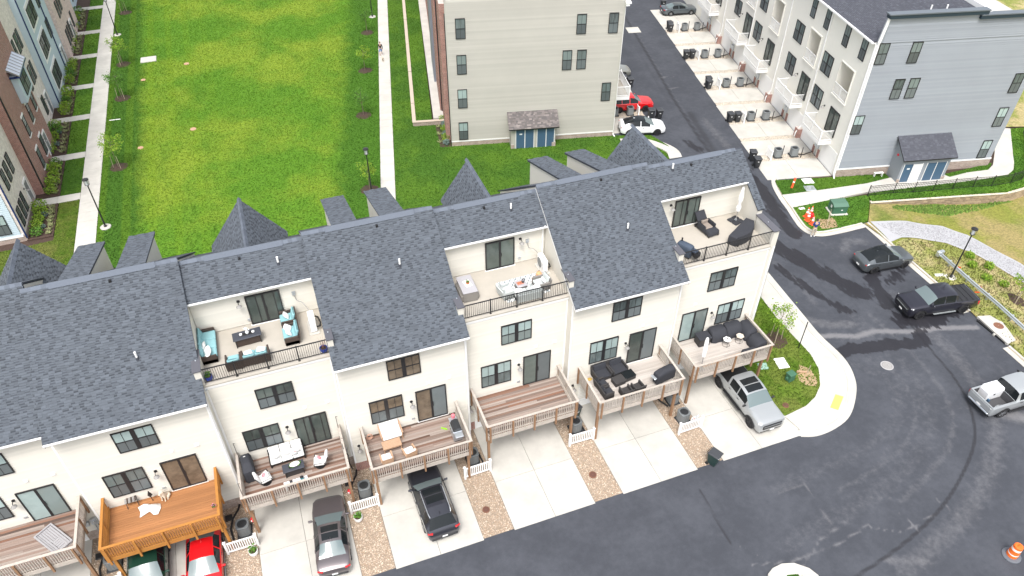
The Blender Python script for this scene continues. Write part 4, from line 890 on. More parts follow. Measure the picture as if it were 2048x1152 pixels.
def car(name, typ, paint, label, loc, rz, rim='rim', sunroof=False, bed=None, cat='car', roof_m=None, rails=False, trim='black', front_plate=False, grp=None):
    c = CARS[typ]; st = c['st']; t = thing(name, label, cat, loc, rz, grp); r = c['r']
    ys = set(s[0] for s in st)
    for wy in c['wb']:
        for d in (-1.2, -1.12, -.9, -.5, 0, .5, .9, 1.12, 1.2): ys.add(round(wy + d * r, 3))
    for a, b in c['win']: ys |= {a, b}
    if sunroof and c['sun']: ys |= {c['sun'][0], c['sun'][1], sum(c['sun']) / 2 + .03, sum(c['sun']) / 2 - .03}
    ys = sorted(ys, reverse=True)
    def at(y):
        for p, q in zip(st, st[1:]):
            if p[0] >= y >= q[0]: f = (p[0] - y) / (p[0] - q[0]); return [p[i] + (q[i] - p[i]) * f for i in range(6)]
        return list(st[-1])
    V = []; NR = 18
    for y in ys:
        _, w_, zs, zb, iw, zt = at(y); za = zs
        for wy in c['wb']:
            d = abs(y - wy) / (r * 1.13)
            if d < 1: za = max(za, r + r * 1.13 * math.sqrt(1 - d * d) * .98)
        za = min(za, zb - .12)
        half = [(0, zs), (w_ * .93, za), (w_ * .99, max(za + .02, zs + .3 * (zb - zs))), (w_, max(za + .05, zs + .62 * (zb - zs))), (w_ * .975, zb - .03), (w_ * .93, zb + .012), (iw + .015, zt - .085 if zt > zb + .3 else zt - .03), (iw * .78, zt - .018), (iw * .42, zt), (0, zt + .008)]
        ring = [(x, z) for x, z in half] + [(-x, z) for x, z in reversed(half[1:-1])]
        V += [(x, y, z) for x, z in ring]
    n = 18; body = []; groups = {}
    def cls(y, j):
        jj = j if j < 9 else 17 - j        # segment index from the bottom, mirrored
        if jj == 5:
            for i, (a, b) in enumerate(c['win']):
                if b < y < a: return ('side_window', i, j < 9)
        if jj >= 6:
            if c['ws'][1] < y < c['ws'][0]: return ('windscreen', 0, 0)
            if c['rw'][1] < y < c['rw'][0] and not (typ == 'pickup' and jj == 6 and False): return ('rear_window', 0, 0)
            if sunroof and c['sun'] and c['sun'][1] < y < c['sun'][0] and jj >= 7:
                m_ = sum(c['sun']) / 2
                if abs(y - m_) > .03: return ('sunroof', 0 if y > m_ else 1, 0)
            if roof_m and c['rw'][0] <= y <= c['ws'][1]: return ('roof_panel', 0, 0)
        if bed == 'open' and jj >= 6 and -2.8 < y < -1.0: return None
        if bed == 'cover' and jj >= 6 and -2.82 < y < -1.0: return ('bed_cover', 0, 0)
        return 'body'
    for i in range(len(ys) - 1):
        ym = (ys[i] + ys[i + 1]) / 2
        for j in range(n):
            f = (i * n + j, i * n + (j + 1) % n, (i + 1) * n + (j + 1) % n, (i + 1) * n + j); k = cls(ym, j)
            if k is None: continue
            (body if k == 'body' else groups.setdefault(k, [])).append(f)
    L = (len(ys) - 1) * n; body += [tuple(range(n))[::-1], tuple(range(L, L + n))]
    def sub(fs):
        ids = sorted({i for f in fs for i in f}); mp = {a: b for b, a in enumerate(ids)}; mb = MB(); mb.add([V[i] for i in ids], [tuple(mp[i] for i in f) for f in fs]); return mb
    bo = part('body', sub(body), paint, t, fix=True, sh=38)
    MT = {'side_window': 'car_glass', 'windscreen': 'windscreen', 'rear_window': 'windscreen' if typ == 'sedan' else 'car_glass', 'sunroof': 'car_glass', 'roof_panel': roof_m or paint, 'bed_cover': 'black_metal'}
    for k, fs in groups.items(): part(k[0], sub(fs), MT[k[0]], t, fix=True, sh=60)
    W = c['W']; F = st[0][0]; B = st[-1][0]
    # floor pan, wheels
    part('underbody', MB().box(-W * .8, B + .25, .22, W * .8, F - .25, .5), 'black', t)
    for wy in c['wb']:
        for sx in (1, -1):
            wheel_parts(t, sx * (W - .11), wy, r, .24, rim, sx)
    # lights, plates, bumpers, mirrors
    zf = at(F - .1)[3]; wf = at(F - .18)[1]; zr = at(B + .08)[3]; wr = at(B + .12)[1]
    for sx in (1, -1):
        m = MB(); m.rbox(-.17, -.16, -.055, .17, .1, .055, .03); part('headlight', m, 'head_light', t, (sx * (wf - .17), F - .2, zf - .03), -sx * .5)
        m = MB(); k_ = .55 if typ == 'crossover' else 1; m.rbox(-.15 * k_, -.06, -.05 * k_ if typ != 'pickup' else -.2, .15 * k_ if typ != 'pickup' else .06, .14 * k_, .05 * k_ if typ != 'pickup' else .1, .02); part('taillight', m, 'tail_light', t, (sx * (wr - .12), B + .1, zr - .02 if typ != 'pickup' else 1.0), sx * .35)
        yc = c['ws'][0] - .28; zc = at(yc)[3]
        m = MB().rbox(-.1, -.05, -.06, .12, .06, .08, .03).beam((-.16, 0, -.04), (-.05, 0, -.02), .05, .04); part('mirror', m if sx > 0 else MB().rbox(-.12, -.05, -.06, .1, .06, .08, .03).beam((.16, 0, -.04), (.05, 0, -.02), .05, .04), paint if paint != 'paint_silver' else 'black', t, (sx * (W + .1), yc, zc + .1))
        hd = [((a + b) / 2 - .25) for a, b in c['win'][:2]]
        for y in hd: part('door_handle', MB().box(-.015, -.1, -.015, .015, .1, .015), trim, t, (sx * (W - .005), y, at(y)[3] - .16))
        part('side_skirt', MB().box(-.03, c['wb'][1] + r * 1.2, -.06, .03, c['wb'][0] - r * 1.2, .06), 'black', t, (sx * W * .955, 0, at(0)[2] + .06))
    gw, gh = (.72, .2) if typ == 'pickup' else (.4, .11); part('grille', MB().rbox(-gw, -.06, -gh, gw, .06, gh * .8, .04), 'black', t, (0, F - .015, zf - (.25 if typ == 'pickup' else .2)))
    if typ == 'pickup': part('grille_bar', MB().box(-.66, .05, -.03, .66, .075, .03), 'ac_grey', t, (0, F - .015, zf - .22))
    part('front_bumper', MB().rbox(-wf * .82, -.1, -.09, wf * .82, .07, .06, .05), trim, t, (0, F - .07, at(F)[2] - .02))
    part('rear_bumper', MB().rbox(-wr * .85, -.06, -.09, wr * .85, .09, .07, .05), trim if typ != 'pickup' else 'galv', t, (0, B + .02, at(B)[2] + .02))
    part('number_plate', MB().box(-.16, -.012, -.06, .16, .012, .06), 'plate', t, (0, B - .045, at(B)[2] + .16))
    if front_plate: part('number_plate', MB().box(-.16, -.012, -.06, .16, .012, .06), 'plate', t, (0, F + .05, at(F)[2] + .05))
    if rails:
        for sx in (1, -1): part('roof_rail', MB().tube([(sx * .62, .1, 1.66), (sx * .66, -.1, 1.74), (sx * .64, -1.6, 1.73), (sx * .6, -1.8, 1.66)], .022, 6), 'galv', t)
    if typ != 'pickup': part('antenna', MB().add([(-.02, .1, 0), (.02, .1, 0), (0, -.1, .09), (.02, -.1, 0), (-.02, -.1, 0)], [(0, 1, 2), (1, 3, 2), (3, 4, 2), (4, 0, 2)]), paint, t, (0, c['rw'][0] + .2, at(c['rw'][0] + .2)[5]))
    else:
        x, z0, z1 = .86, .62, 1.2
        if bed == 'open':
            lin = MB(); lin.quad((-x, -1.02, z0), (x, -1.02, z0), (x, -2.82, z0), (-x, -2.82, z0)); lin.quad((-x, -1.02, z0), (-x, -2.82, z0), (-x, -2.82, z1), (-x, -1.02, z1)); lin.quad((x, -1.02, z0), (x, -2.82, z0), (x, -2.82, z1), (x, -1.02, z1)); lin.quad((-x, -1.02, z0), (x, -1.02, z0), (x, -1.02, z1), (-x, -1.02, z1)); lin.quad((-x, -2.82, z0), (x, -2.82, z0), (x, -2.82, z1), (-x, -2.82, z1))
            part('bed_liner', lin, mat('bed', (.07, .07, .075), .8), t)
            rm = MB()
            for sx in (1, -1): rm.box(sx * .9 - .06, -2.84, 1.205, sx * .9 + .06, -1.0, 1.232)
            rm.box(-.96, -2.9, 1.19, .96, -2.81, 1.225); part('bed_rail', rm, paint, t)
        else:
            for y in (-1.45, -1.9, -2.35): part('cover_joint', MB().box(-.88, y - .012, 1.222, .88, y + .012, 1.236), 'black', t)
        part('tailgate', MB().rbox(-.86, -.03, .0, .86, .03, .42, .02), paint, t, (0, B - .005, .76))
        for sx in (1, -1): part('running_board', MB().rbox(-.1, -1.0, -.03, .1, .9, .03, .02), 'black' if paint != 'paint_black' else 'ac_grey', t, (sx * 1.0, -.05, .42))
        for sx in (1, -1):
            for wy in c['wb']:
                fl = MB(); pts = [(sx * 1.02, wy + r * 1.16 * math.cos(a), r + r * 1.16 * math.sin(a)) for a in [math.pi * i / 10 for i in range(11)]]
                for a, b in zip(pts, pts[1:]): fl.beam(a, b, .07, .05, up=(1, 0, 0))
                part('wheel_arch', fl, 'black', t)
    return t
car('estate_car', 'suv', 'paint_green', 'dark green car half under the orange deck', (-19.15, -3.6, 0), R(180))
car('sedan', 'sedan', 'paint_red', 'bright red car with its rear under the orange deck', (-16.25, -4.1, 0), R(178))
car('sedan', 'sedan', 'paint_mauve', 'grey sedan with dark open sunroof, parked nose in', (-9.45, -4.75, 0), R(-5), sunroof=True)
car('suv', 'suv', 'paint_navy', 'very dark SUV with silver roof rails and panoramic roof', (-3.47, -4.6, 0), R(1.5), sunroof=True, rails=True)
car('pickup_truck', 'pickup', 'paint_silver', 'silver pickup truck with black bed cover, nose to the street', (18.5, -4.05, .0), R(180), rim='rim_dark', bed='cover', cat='pickup truck', front_plate=True, sunroof=True)
car('crossover', 'crossover', 'paint_grey', 'dark grey crossover with glass roof in the side lot', (37.5, 4.65, 0), R(-95), sunroof=True, rim='rim_dark', roof_m='car_glass')
car('pickup_truck', 'pickup', 'paint_black', 'black pickup truck with folded bed cover in the side lot', (37.55, -1.05, 0), R(81), bed='cover', rim='rim_dark', cat='pickup truck', front_plate=True)
car('pickup_truck', 'pickup', 'paint_silver', 'silver pickup truck with open bed carrying a white box', (35.45, -10.2, 0), R(-92), bed='open', cat='pickup truck', rim='rim')
P_ = s2(PB, 19.2, -.25)
car('crossover', 'crossover', 'paint_white', 'white crossover with black glass roof beside the sage building', (29.2, 31.15, 0), R(-107), sunroof=True, rim='rim_dark', roof_m='car_glass')
car('suv', 'suv', 'paint_red', 'red car mostly hidden under the white balcony', (30.35, 36.1, 0), R(-102), rim='rim_dark')
car('sedan', 'sedan', 'paint_steel', 'steel grey sedan at the far end of the alley', (49.4, 58.75, 0), R(-100))
car('sedan', 'sedan', 'paint_beige', 'pale grey car hood showing beyond the white balcony', (31.9, 44.4, 0), R(-102))
# ------------------------------------------------------------------ sage building beyond the row
def shed(t, x0, x1, D, zb, h, roofm, doors, wallm, zr, m_base):
    """meter room built onto a gable wall"""
    s = part('utility_room', MB().xprism([(0, zb), (0, zr - .1), (-D, h), (-D, zb)], x0, x1), wallm, t)
    part('room_roof', MB().xprism([(.02, zr + .06), (-D - .35, h - .12), (-D - .35, h - .0), (.02, zr + .18)], x0 - .25, x1 + .3), 'black', s)
    wv = Vector((0, D + .35, zr - h + .18)); shingles(s, (x0 - .26, -D - .36, h + .003), (1, 0, 0), wv, x1 - x0 + .58, wv.length, roofm, ex=.16)
    part('stone_base', MB().box(x0 - .03, -D - .05, zb, x0 + .3, -D + .01, zb + .55).box(x1 - .35, -D - .05, zb, x1 + .03, -D + .01, zb + .55), m_base, s)
    for a, b, m in doors:
        d = part('door', MB().box(a, -D - .04, zb + .06, b, -D - .002, zb + 2.12), m, s)
        if m == 'blue_door': part('door_sign', MB().box(a + (b - a) * .4, -D - .05, zb + 1.6, a + (b - a) * .72, -D - .042, zb + 1.74), 'white', d) if (a * 10) % 2 > 1 or len(doors) == 3 else None
    fr = MB()
    for a, b, m in doors: fr.box(a - .05, -D - .05, zb + .04, a, -D - .002, zb + 2.18).box(b, -D - .05, zb + .04, b + .05, -D - .002, zb + 2.18)
    part('door_frame', fr, 'white', s); part('threshold', MB().box(x0 + .2, -D - .35, zb - .1, x1 - .2, -D - .055, zb + .05), 'concrete', s)
    return s
t = thing('apartment_building', 'sage grey gable end building with blue utility doors', 'building', PB, -A2)
part('wall', MB().box(0, 0, 0, 16.6, 45, 14.7), 'beige_siding', t)
siding(t, .1, 16.5, .62, 14.7, -.002, 'beige_siding', .19, single=False)
part('brick_base', MB().box(-.03, -.05, -.3, 16.63, -.001, .5), BRICK_TAN, t); part('base_trim', MB().box(-.03, -.07, .5, 16.63, -.002, .61), 'white', t)
part('corner_trim', MB().box(-.04, -.045, .6, .1, .1, 14.7).box(16.5, -.045, .6, 16.64, .1, 14.7), 'beige_siding', t)
for x, z, hh in ((.86, 11.17, 1.9), (12.14, 11.05, 1.87), (15.18, 10.98, 1.92), (10.94, 7.57, 1.95), (12.35, 7.57, 1.92), (.84, 7.72, 1.9), (15.05, 4.05, 1.95), (.78, 4.22, 1.96), (.74, .72, 1.92)):
    window(t, (x, -.06, z), .92, hh, twin=False, up='pane_blind' if (x < 1 and z < 5) else 'pane', low='screen')
shed(t, 5.85, 10.35, 1.3, -.05, 2.35, 'shingle_brown', [(6.35, 7.2, 'blue_door'), (7.28, 8.13, 'blue_door'), (8.5, 9.35, 'blue_door'), (9.43, 10.2, 'blue_door')], 'beige_siding', 3.3, BRICK_TAN)
part('gutter', MB().box(16.62, -.35, 13.55, 16.95, 45, 13.75), 'white', t); part('downspout', MB().box(16.62, .05, .2, 16.72, .15, 13.55).beam((16.67, .1, .2), (16.8, -.3, .05), .1), 'white', t)
part('soffit', MB().box(16.6, -.4, 13.76, 17.1, 45, 13.9), 'white', t)
# its west facade, in brick and dark metal panels, seen edge-on
part('brick_bay', MB().box(-.5, 1.2, 0, -.002, 7, 14), BRICK, t); part('brick_bay', MB().box(-.75, 7.01, 0, -.002, 14, 14), BRICK, t)
part('metal_bay', MB().box(-1.0, 14.01, 0, -.002, 20, 14), mat('metal_panel', (.2, .22, .26), .5), t); part('brick_bay', MB().box(-.8, 20.01, 0, -.002, 45, 14), BRICK, t)
part('downspout', MB().box(-.12, .06, .3, -.02, .16, 13.5), 'black', t); part('downspout', MB().box(-.62, 6.86, .3, -.502, 6.96, 13.5), 'black', t)
def balcony(t, s0, s1, zf, D=1.25, m='white', wall_x=0, sgn=-1, deckm='terrace_floor', label=None):
    """railed balcony on a wall running along local y; sgn gives the side it hangs on"""
    X = lambda d: wall_x + sgn * d
    lo = lambda a, b: (min(a, b), max(a, b))
    a, b = lo(X(.002), X(D)); o = part('balcony', MB().box(a, s0, zf - .42, b, s1, zf - .06), m, t)
    part('balcony_floor', MB().box(a + .05, s0 + .05, zf - .058, b - .05, s1 - .05, zf - .03), deckm, o)
    rl = MB(); xo0, xo1 = lo(X(D - .08), X(D - .01))
    for z0, z1 in ((zf + .02, zf + .09), (zf + .98, zf + 1.05)):
        rl.box(xo0, s0, z0, xo1, s1, z1); a2, b2 = lo(X(.01), X(D - .082)); rl.box(a2, s0, z0, b2, s0 + .07, z1).box(a2, s1 - .07, z0, b2, s1, z1)
    part('balcony_rail', rl, m, o)
    bm_ = shared('wb', lambda: MB().box(-.019, -.019, 0, .019, .019, .89).mesh('baluster', 'white')); pm_ = shared('wp', lambda: MB().box(-.05, -.05, 0, .05, .05, 1.18).mesh('post', 'white'))
    n = int((s1 - s0) / .125)
    for i in range(1, n): place('baluster', bm_, o, (X(D - .045), s0 + (s1 - s0) * i / n, zf + .09))
    n = int(D / .125)
    for yy in (s0 + .035, s1 - .035):
        for i in range(1, n): place('baluster', bm_, o, (X(D * i / n), yy, zf + .09))
    for p in ((X(D - .045), s0 + .04), (X(D - .045), s1 - .04), (X(D - .045), (s0 + s1) / 2)): place('post', pm_, o, (p[0], p[1], zf - .03))
    return o
balcony(t, 2.5, 6.4, 3.1, 2.2, wall_x=16.6, sgn=1); balcony(t, 15, 19, 3.1, 2.2, wall_x=16.6, sgn=1)
# ------------------------------------------------------------------ long cream building with blue-grey gable end
t = thing('apartment_building', 'cream alley building with white balconies and blue grey gable end', 'building', PG, -A2)
LOG = ((1.98, 4.36, 6.75, 9.78), (8.8, 11.05, 7.25, 10.2), (17.4, 19.7, 7.05, 10.2), (24.2, 26.4, 7.3, 10.3))
wl = MB().box(1.6, .02, -.3, 15.85, 60, 13.25)
ys_ = sorted({.02, 60.} | {q for o in LOG for q in o[:2]})
for a, b in zip(ys_, ys_[1:]):
    op = [o for o in LOG if o[0] == a and o[1] == b]; zs_ = [-.3, 13.25] if not op else [-.3, op[0][2], op[0][3], 13.25]
    for i, (z0, z1) in enumerate(zip(zs_, zs_[1:])):
        if op and i == 1:
            wl.quad((0, a, z0), (1.59, a, z0), (1.59, a, z1), (0, a, z1)); wl.quad((0, b, z0), (0, b, z1), (1.59, b, z1), (1.59, b, z0)); wl.quad((0, a, z1), (1.59, a, z1), (1.59, b, z1), (0, b, z1)); wl.quad((0, a, z0), (0, b, z0), (1.59, b, z0), (1.59, a, z0))
        else: wl.quad((0, a, z0), (0, a, z1), (0, b, z1), (0, b, z0))
part('wall', wl, 'cream_pale', t)
# loggias are recessed: dark-beige inner boxes set into the west wall
part('gable_wall', MB().add([(-.02, 0, -.3), (15.85, 0, -.3), (15.85, 0, 15.0), (8.4, 0, 15.0), (8.4, 0, 15.4), (.2, 0, 15.4), (-.02, 0, 13.4), (-.02, .25, -.3), (15.85, .25, -.3), (15.85, .25, 15.0), (8.4, .25, 15.0), (8.4, .25, 15.4), (.2, .25, 15.4), (-.02, .25, 13.4)],
     [(0, 1, 2, 3, 4, 5, 6), (13, 12, 11, 10, 9, 8, 7)] + [(i, i + 7, (i + 1) % 7 + 7, (i + 1) % 7) for i in range(7)]), 'grey_siding', t, fix=True)
siding(t, .1, 15.8, 1.0, 13.3, -.002, 'grey_siding', .19, single=False)
siding(t, .35, 15.8, 13.3, 15.0, -.002, 'grey_siding', .19, single=False)
part('corner_trim', MB().box(-.06, -.05, 0, .1, .1, 13.4).beam((0, -.02, 13.3), (.22, -.02, 15.45), .2, .12), 'white', t)
part('cornice', MB().box(.1, -.28, 15.42, 8.9, .3, 15.72).box(8.35, -.28, 15.02, 16.2, .3, 15.32), mat('cornice_dark', (.02, .04, .06), .4), t)
part('coping', MB().box(.0, -.34, 15.722, 8.95, .36, 15.82).box(8.3, -.34, 15.322, 16.25, .36, 15.41), mat('cornice_lip', (.12, .14, .16), .4), t)
part('stone_base', MB().box(-.02, -.06, -.4, 15.87, -.001, .86), BRICK_TAN, t); part('base_trim', MB().box(-.02, -.09, .86, 15.87, -.002, .98), 'white', t)
for x, z, hh in ((.06, 11.4, 1.9), (3.06, 11.35, 1.9), (2.66, 8.0, 1.9), (4.08, 8.0, 1.92), (-.04 + .05, 4.65, 1.9), (14.2, 7.87, 1.9), (14.2, 4.45, 1.95), (14.15, 1.05, 1.93)):
    window(t, (x + .06, -.06, z), .93, hh, twin=False, up='pane' if z > 7 else 'pane_blind', low='screen')
s = shed(t, 5.3, 10.1, 1.75, -.1, 2.65, 'shingle_dark', [(5.55, 6.4, 'blue_door'), (6.45, 7.35, 'white'), (7.85, 8.75, 'blue_door'), (8.82, 9.75, 'blue_door')], 'grey_siding', 3.95, BRICK_TAN)
part('alarm_bell', MB().cyl((5.22, -.7, 2.5), (5.3, -.7, 2.5), .1, .12, 12), 'red', s)
# roof behind the parapet and a flat terrace further right
rf = part('roof', MB().add([(-.35, .26, 13.28), (9.2, .26, 15.2), (9.2, 60, 15.2), (-.35, 60, 13.28)], [(0, 1, 2, 3)]), 'roof_under', t)
ww = Vector((9.55, 0, 1.92)); shingles(t, (-.36, 14, 13.285), (0, -1, 0), ww, 13.7, ww.length, 'shingle_dark', ex=.16); shingles(t, (-.36, 34, 13.285), (0, -1, 0), ww, 20, ww.length, 'shingle_dark', ex=.3)
part('gutter', MB().box(-.5, .2, 13.16, -.34, 60, 13.3), 'white', t); part('soffit', MB().box(-.36, .26, 13.1, -.002, 60, 13.2), 'white', t)
for x, y in ((5.6, 2.6), (7.0, 2.5)): part('vent_pipe', MB().cyl((x, y, 14.3), (x, y, 15.3), .07), 'white', t)
part('parapet_wall', MB().box(9.25, .3, 12.5, 9.6, 60, 15.6), 'white', t); part('flat_roof', MB().box(9.62, .3, 13.26, 15.85, 60, 13.4), 'concrete', t)
RW = R(-90)
def wwin(s_hi, z, w_, h_, **k): window(t, (-.03, s_hi, z), w_, h_, RW, **k)
for s_hi, z, w_, h_, tw in ((14.15, 8.0, 1.87, 1.92, 1), (7.6, 7.5, 1.87, 1.93, 1), (5.3, 11.0, .92, 1.9, 0), (2.22, 11.05, .9, 1.88, 0), (14.28, 4.6, 1.9, 1.88, 1), (7.68, 4.08, 1.87, 1.92, 1), (29.4, 4.95, 1.8, 1.75, 1), (23.2, 4.42, 1.88, 1.9, 1), (23.0, 7.9, 1.8, 1.9, 1), (9.1, 11.1, .9, 1.9, 0), (12.0, 11.1, .9, 1.9, 0), (30.0, 8.2, 1.87, 1.9, 1), (38.5, 4.7, 1.87, 1.9, 1)):
    wwin(s_hi, z, w_, h_, twin=bool(tw))
for s_hi, z in ((3.92, 3.5), (10.63, 3.95), (19.4, 3.8), (26.0, 4.2), (35.5, 4.4)): slider(t, (-.03, s_hi, z - .4), 1.85, 2.42, RW)
for s_hi, z in ((5.0, 5.0), (11.4, 5.3), (20.6, 5.2), (27, 5.6)): wall_lamp(t, (-.03, s_hi, z), RW)
for a, b, z0, z1 in LOG:
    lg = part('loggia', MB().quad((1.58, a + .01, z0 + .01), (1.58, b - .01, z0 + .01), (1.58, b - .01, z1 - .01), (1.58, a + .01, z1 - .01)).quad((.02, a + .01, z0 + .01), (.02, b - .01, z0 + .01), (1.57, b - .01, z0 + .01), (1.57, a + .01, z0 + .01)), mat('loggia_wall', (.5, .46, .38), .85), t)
    part('loggia_frame', MB().box(-.09, a - .1, z0 - .1, -.002, a, z1 + .1).box(-.09, b, z0 - .1, -.002, b + .1, z1 + .1).box(-.09, a, z1, -.002, b, z1 + .1).box(-.14, a - .12, z0 - .2, -.002, b + .12, z0 - .1), 'cream_pale', lg)
    r = MB().box(-.09, a, z0 + .98, -.03, b, z0 + 1.04).box(-.09, a, z0 + .02, -.03, b, z0 + .08).box(-.1, (a + b) / 2 - .04, z0, -.02, (a + b) / 2 + .04, z0 + 1.1)
    for i in range(1, 18): r.box(-.075, a + (b - a) * i / 18 - .02, z0 + .08, -.045, a + (b - a) * i / 18 + .02, z0 + .98)
    part('loggia_rail', r, 'white', lg)
for a, b, zf in ((2.2, 5.95, 2.78), (9.05, 12.95, 3.1), (17.9, 22.1, 2.85), (24.3, 28.5, 3.35), (33.9, 38.4, 3.2)): balcony(t, a, b, zf, 1.3)
for i, c in enumerate(acs):
    for a, b in ((c - 3.6, c - .8), (c + .8, c + 3.4)):
        o = part('garage_door', MB().box(-.03, a, 0, -.001, b, 2.2), 'white', t)
    part('meter_stack', MB().box(-.16, c - .35, .9, -.002, c - .05, 1.5).box(-.16, c + .05, .9, -.002, c + .35, 1.5).box(-.1, c - .3, 1.6, -.002, c + .3, 2.1).beam((-.08, c, .1), (-.08, c, .9), .06), 'galv', t)
    for q in (c - .62, c + .38): part('brick_pier', MB().box(-.12, q, 0, -.001, q + .24, .85), BRICK, t)
for p in pls:
    part('brick_pier', MB().box(-.5, p - .35, 0, -.001, p + .35, 1.0), BRICK, t); part('downspout', MB().box(-.12, p - .04, 1.3, -.03, p + .06, 13.1).beam((-.07, p, 1.3), (-.6, p - .15, .6), .09).beam((-.6, p - .15, .6), (-.62, p - .15, .15), .09), 'white', t)
part('downspout', MB().box(-.14, .12, .6, -.03, .22, 13.1).beam((-.08, .17, .62), (-.2, -.35, .08), .1), 'white', t)
# ------------------------------------------------------------------ townhouses on the left of the green
XL = -29.0
def lblock(name, label, y0, y1, wallm, proj=0., h=14.):
    t = thing(name, label, 'townhouse', (XL, y0, 0), 0, 'townhouses left of the green')
    part('wall', MB().box(-10, 0, 0, proj, y1 - y0, h), wallm, t); return t
LW_ = R(90)
def lwin(t, y_lo, z, w_, h_, x=0., **k): window(t, (x + .03, y_lo, z), w_, h_, LW_, **k)
def lintels(t, y, w_, z, h_, x=0.):
    part('sill', MB().box(x - .02, y - .1, z - .14, x + .09, y + w_ + .1, z - .002), 'white', t); part('lintel', MB().box(x - .02, y - .08, z + h_ + .002, x + .06, y + w_ + .08, z + h_ + .2), 'white', t)
def ldoor(t, y, z, x=0., m='ac_grey'):
    d = part('front_door', MB().box(x - .01, y, z, x + .06, y + 1.0, z + 2.15), m, t); part('door_frame', MB().box(x, y - .12, z, x + .09, y - .002, z + 2.3).box(x, y + 1.002, z, x + .09, y + 1.12, z + 2.3).box(x, y, z + 2.152, x + .09, y + 1, z + 2.3), 'white', d); wall_lamp(t, (x + .02, y - .4, z + 1.9), LW_)
t = lblock('townhouse', 'pale brick townhouse with blue clapboard end, at the bottom left of the green', 32.5, 39.6, BRICK_CREAM)
part('side_siding', MB().box(-9.9, -.06, .6, -.25, -.001, 14), 'blue_siding', t); siding(t, -9.9, -.25, .62, 9, -.062, 'blue_siding', .19)
part('base_trim', MB().box(-10, -.14, .42, -.1, -.002, .6), 'white', t); part('stone_base', MB().box(-10, -.1, -.1, .06, -.001, .41).box(.001, 0, -.1, .07, 6, .6), BRICK_TAN, t)
window(t, (-1.75, -.12, .9), .95, 1.9, twin=False, up='pane_blind', low='screen'); part('corner_downspout', MB().box(.01, -.1, .2, .12, .0, 13), 'navy', t)
for y in (.7, 1.9, 3.05): lwin(t, y, .85, .75, 1.75, twin=False, up='screen', low='screen')
for y in (1.3, 2.7, 4.1): lwin(t, y, 4.1, .85, 1.75, twin=False, up='screen', low='screen')
ldoor(t, 5.2, .25)
t = lblock('townhouse', 'red brick townhouse with a pale blue metal roofed bay window', 39.6, 49.8, BRICK, .75)
for y in (3.0, 5.6): lwin(t, y, 1.0, .95, 1.9, .75, twin=False); lintels(t, y, .95, 1.0, 1.9, .75)
for y in (3.2, 6.0, 8.6): lwin(t, y, 4.3, .9, 1.8, .75, twin=False); lintels(t, y, .9, 4.3, 1.8, .75)
ldoor(t, 6.9, .3, .75); part('downspout', MB().box(.76, .1, .2, .86, .2, 13), 'black', t)
bay = part('bay_window', MB().box(.76, 5.3, 6.6, 1.3, 9.3, 9.2), 'blue_siding', t)
part('bay_roof', MB().add([(.7, 5.1, 9.95), (.7, 9.5, 9.95), (1.6, 9.5, 9.25), (1.6, 5.1, 9.25), (.7, 5.1, 9.8), (.7, 9.5, 9.8), (1.6, 9.5, 9.15), (1.6, 5.1, 9.15)], [(0, 3, 2, 1), (3, 7, 6, 2), (0, 4, 7, 3), (1, 2, 6, 5)]), 'galv', bay)
part('bay_trim', MB().box(.72, 5.05, 9.05, 1.62, 9.55, 9.16), 'navy', bay)
sr = MB(); 
for i in range(8): sr.beam((.7, 5.1 + .628 * i, 9.97), (1.6, 5.1 + .628 * i, 9.27), .03, .04)
part('roof_seam', sr, 'iron', bay)
window(bay, (1.33, 6.0, 7.0), 2.5, 1.9, LW_)
t = lblock('townhouse', 'cream brick townhouse with dark lamps beside the grey front door', 49.8, 57.6, BRICK_CREAM, .1)
for y in (1.2, 4.2): lwin(t, y, 1.0, .95, 1.9, .1, twin=False); lwin(t, y, 4.4, .95, 1.85, .1, twin=False); lwin(t, y, 7.7, .95, 1.85, .1, twin=False)
for y in (2.7, 5.6): lwin(t, y, 4.4, .7, 1.85, .1, twin=False); lwin(t, y, 7.7, .7, 1.85, .1, twin=False)
ldoor(t, 6.0, .3, .1); wall_vent(t, (.12, 3.6, 3.4), LW_, .2)
t = lblock('townhouse', 'pale blue townhouse with white framed triple windows and navy trim', 57.6, 70.3, 'blue_siding', .7)
part('navy_trim', MB().box(.71, -.02, .2, .82, .09, 13).box(-.1, -.08, .2, .0, -.002, 13).box(.71, 9.5, .2, .82, 9.6, 13), 'navy', t)
for z in (1.1, 4.5, 7.9):
    part('window_panel', MB().box(.701, 2.2, z - .4, .75, 6.6, z + 2.3), 'white', t)
    lwin(t, 2.5, z, 2.0, 1.95, .75, up='pane', low='screen'); lwin(t, 4.8, z, 1.5, 1.95, .75, up='pane', low='screen'); 
    if z > 2: lwin(t, 8.6, z, 1.6, 1.9, .7)
ldoor(t, 10.8, .3, .7)
t = lblock('townhouse', 'pinkish stone townhouse with narrow triple windows', 70.3, 82.6, BRICK_PINK, 1.1)
for z in (1.0, 4.4, 7.8):
    for y in (2.2, 3.6, 5.0, 8.5): lwin(t, y, z, .75, 1.9, 1.1, twin=False, up='screen', low='screen')
ldoor(t, 6.4, .3, 1.1)
t = lblock('townhouse', 'blue sided townhouse at the top left corner', 82.6, 96, 'blue_siding', .3)
part('navy_trim', MB().box(.31, -.02, .2, .42, .1, 13), 'navy', t)
for z in (1.0, 4.4, 7.8):
    for y in (2.2, 6.0): lwin(t, y, z, 1.8, 1.9, .3)
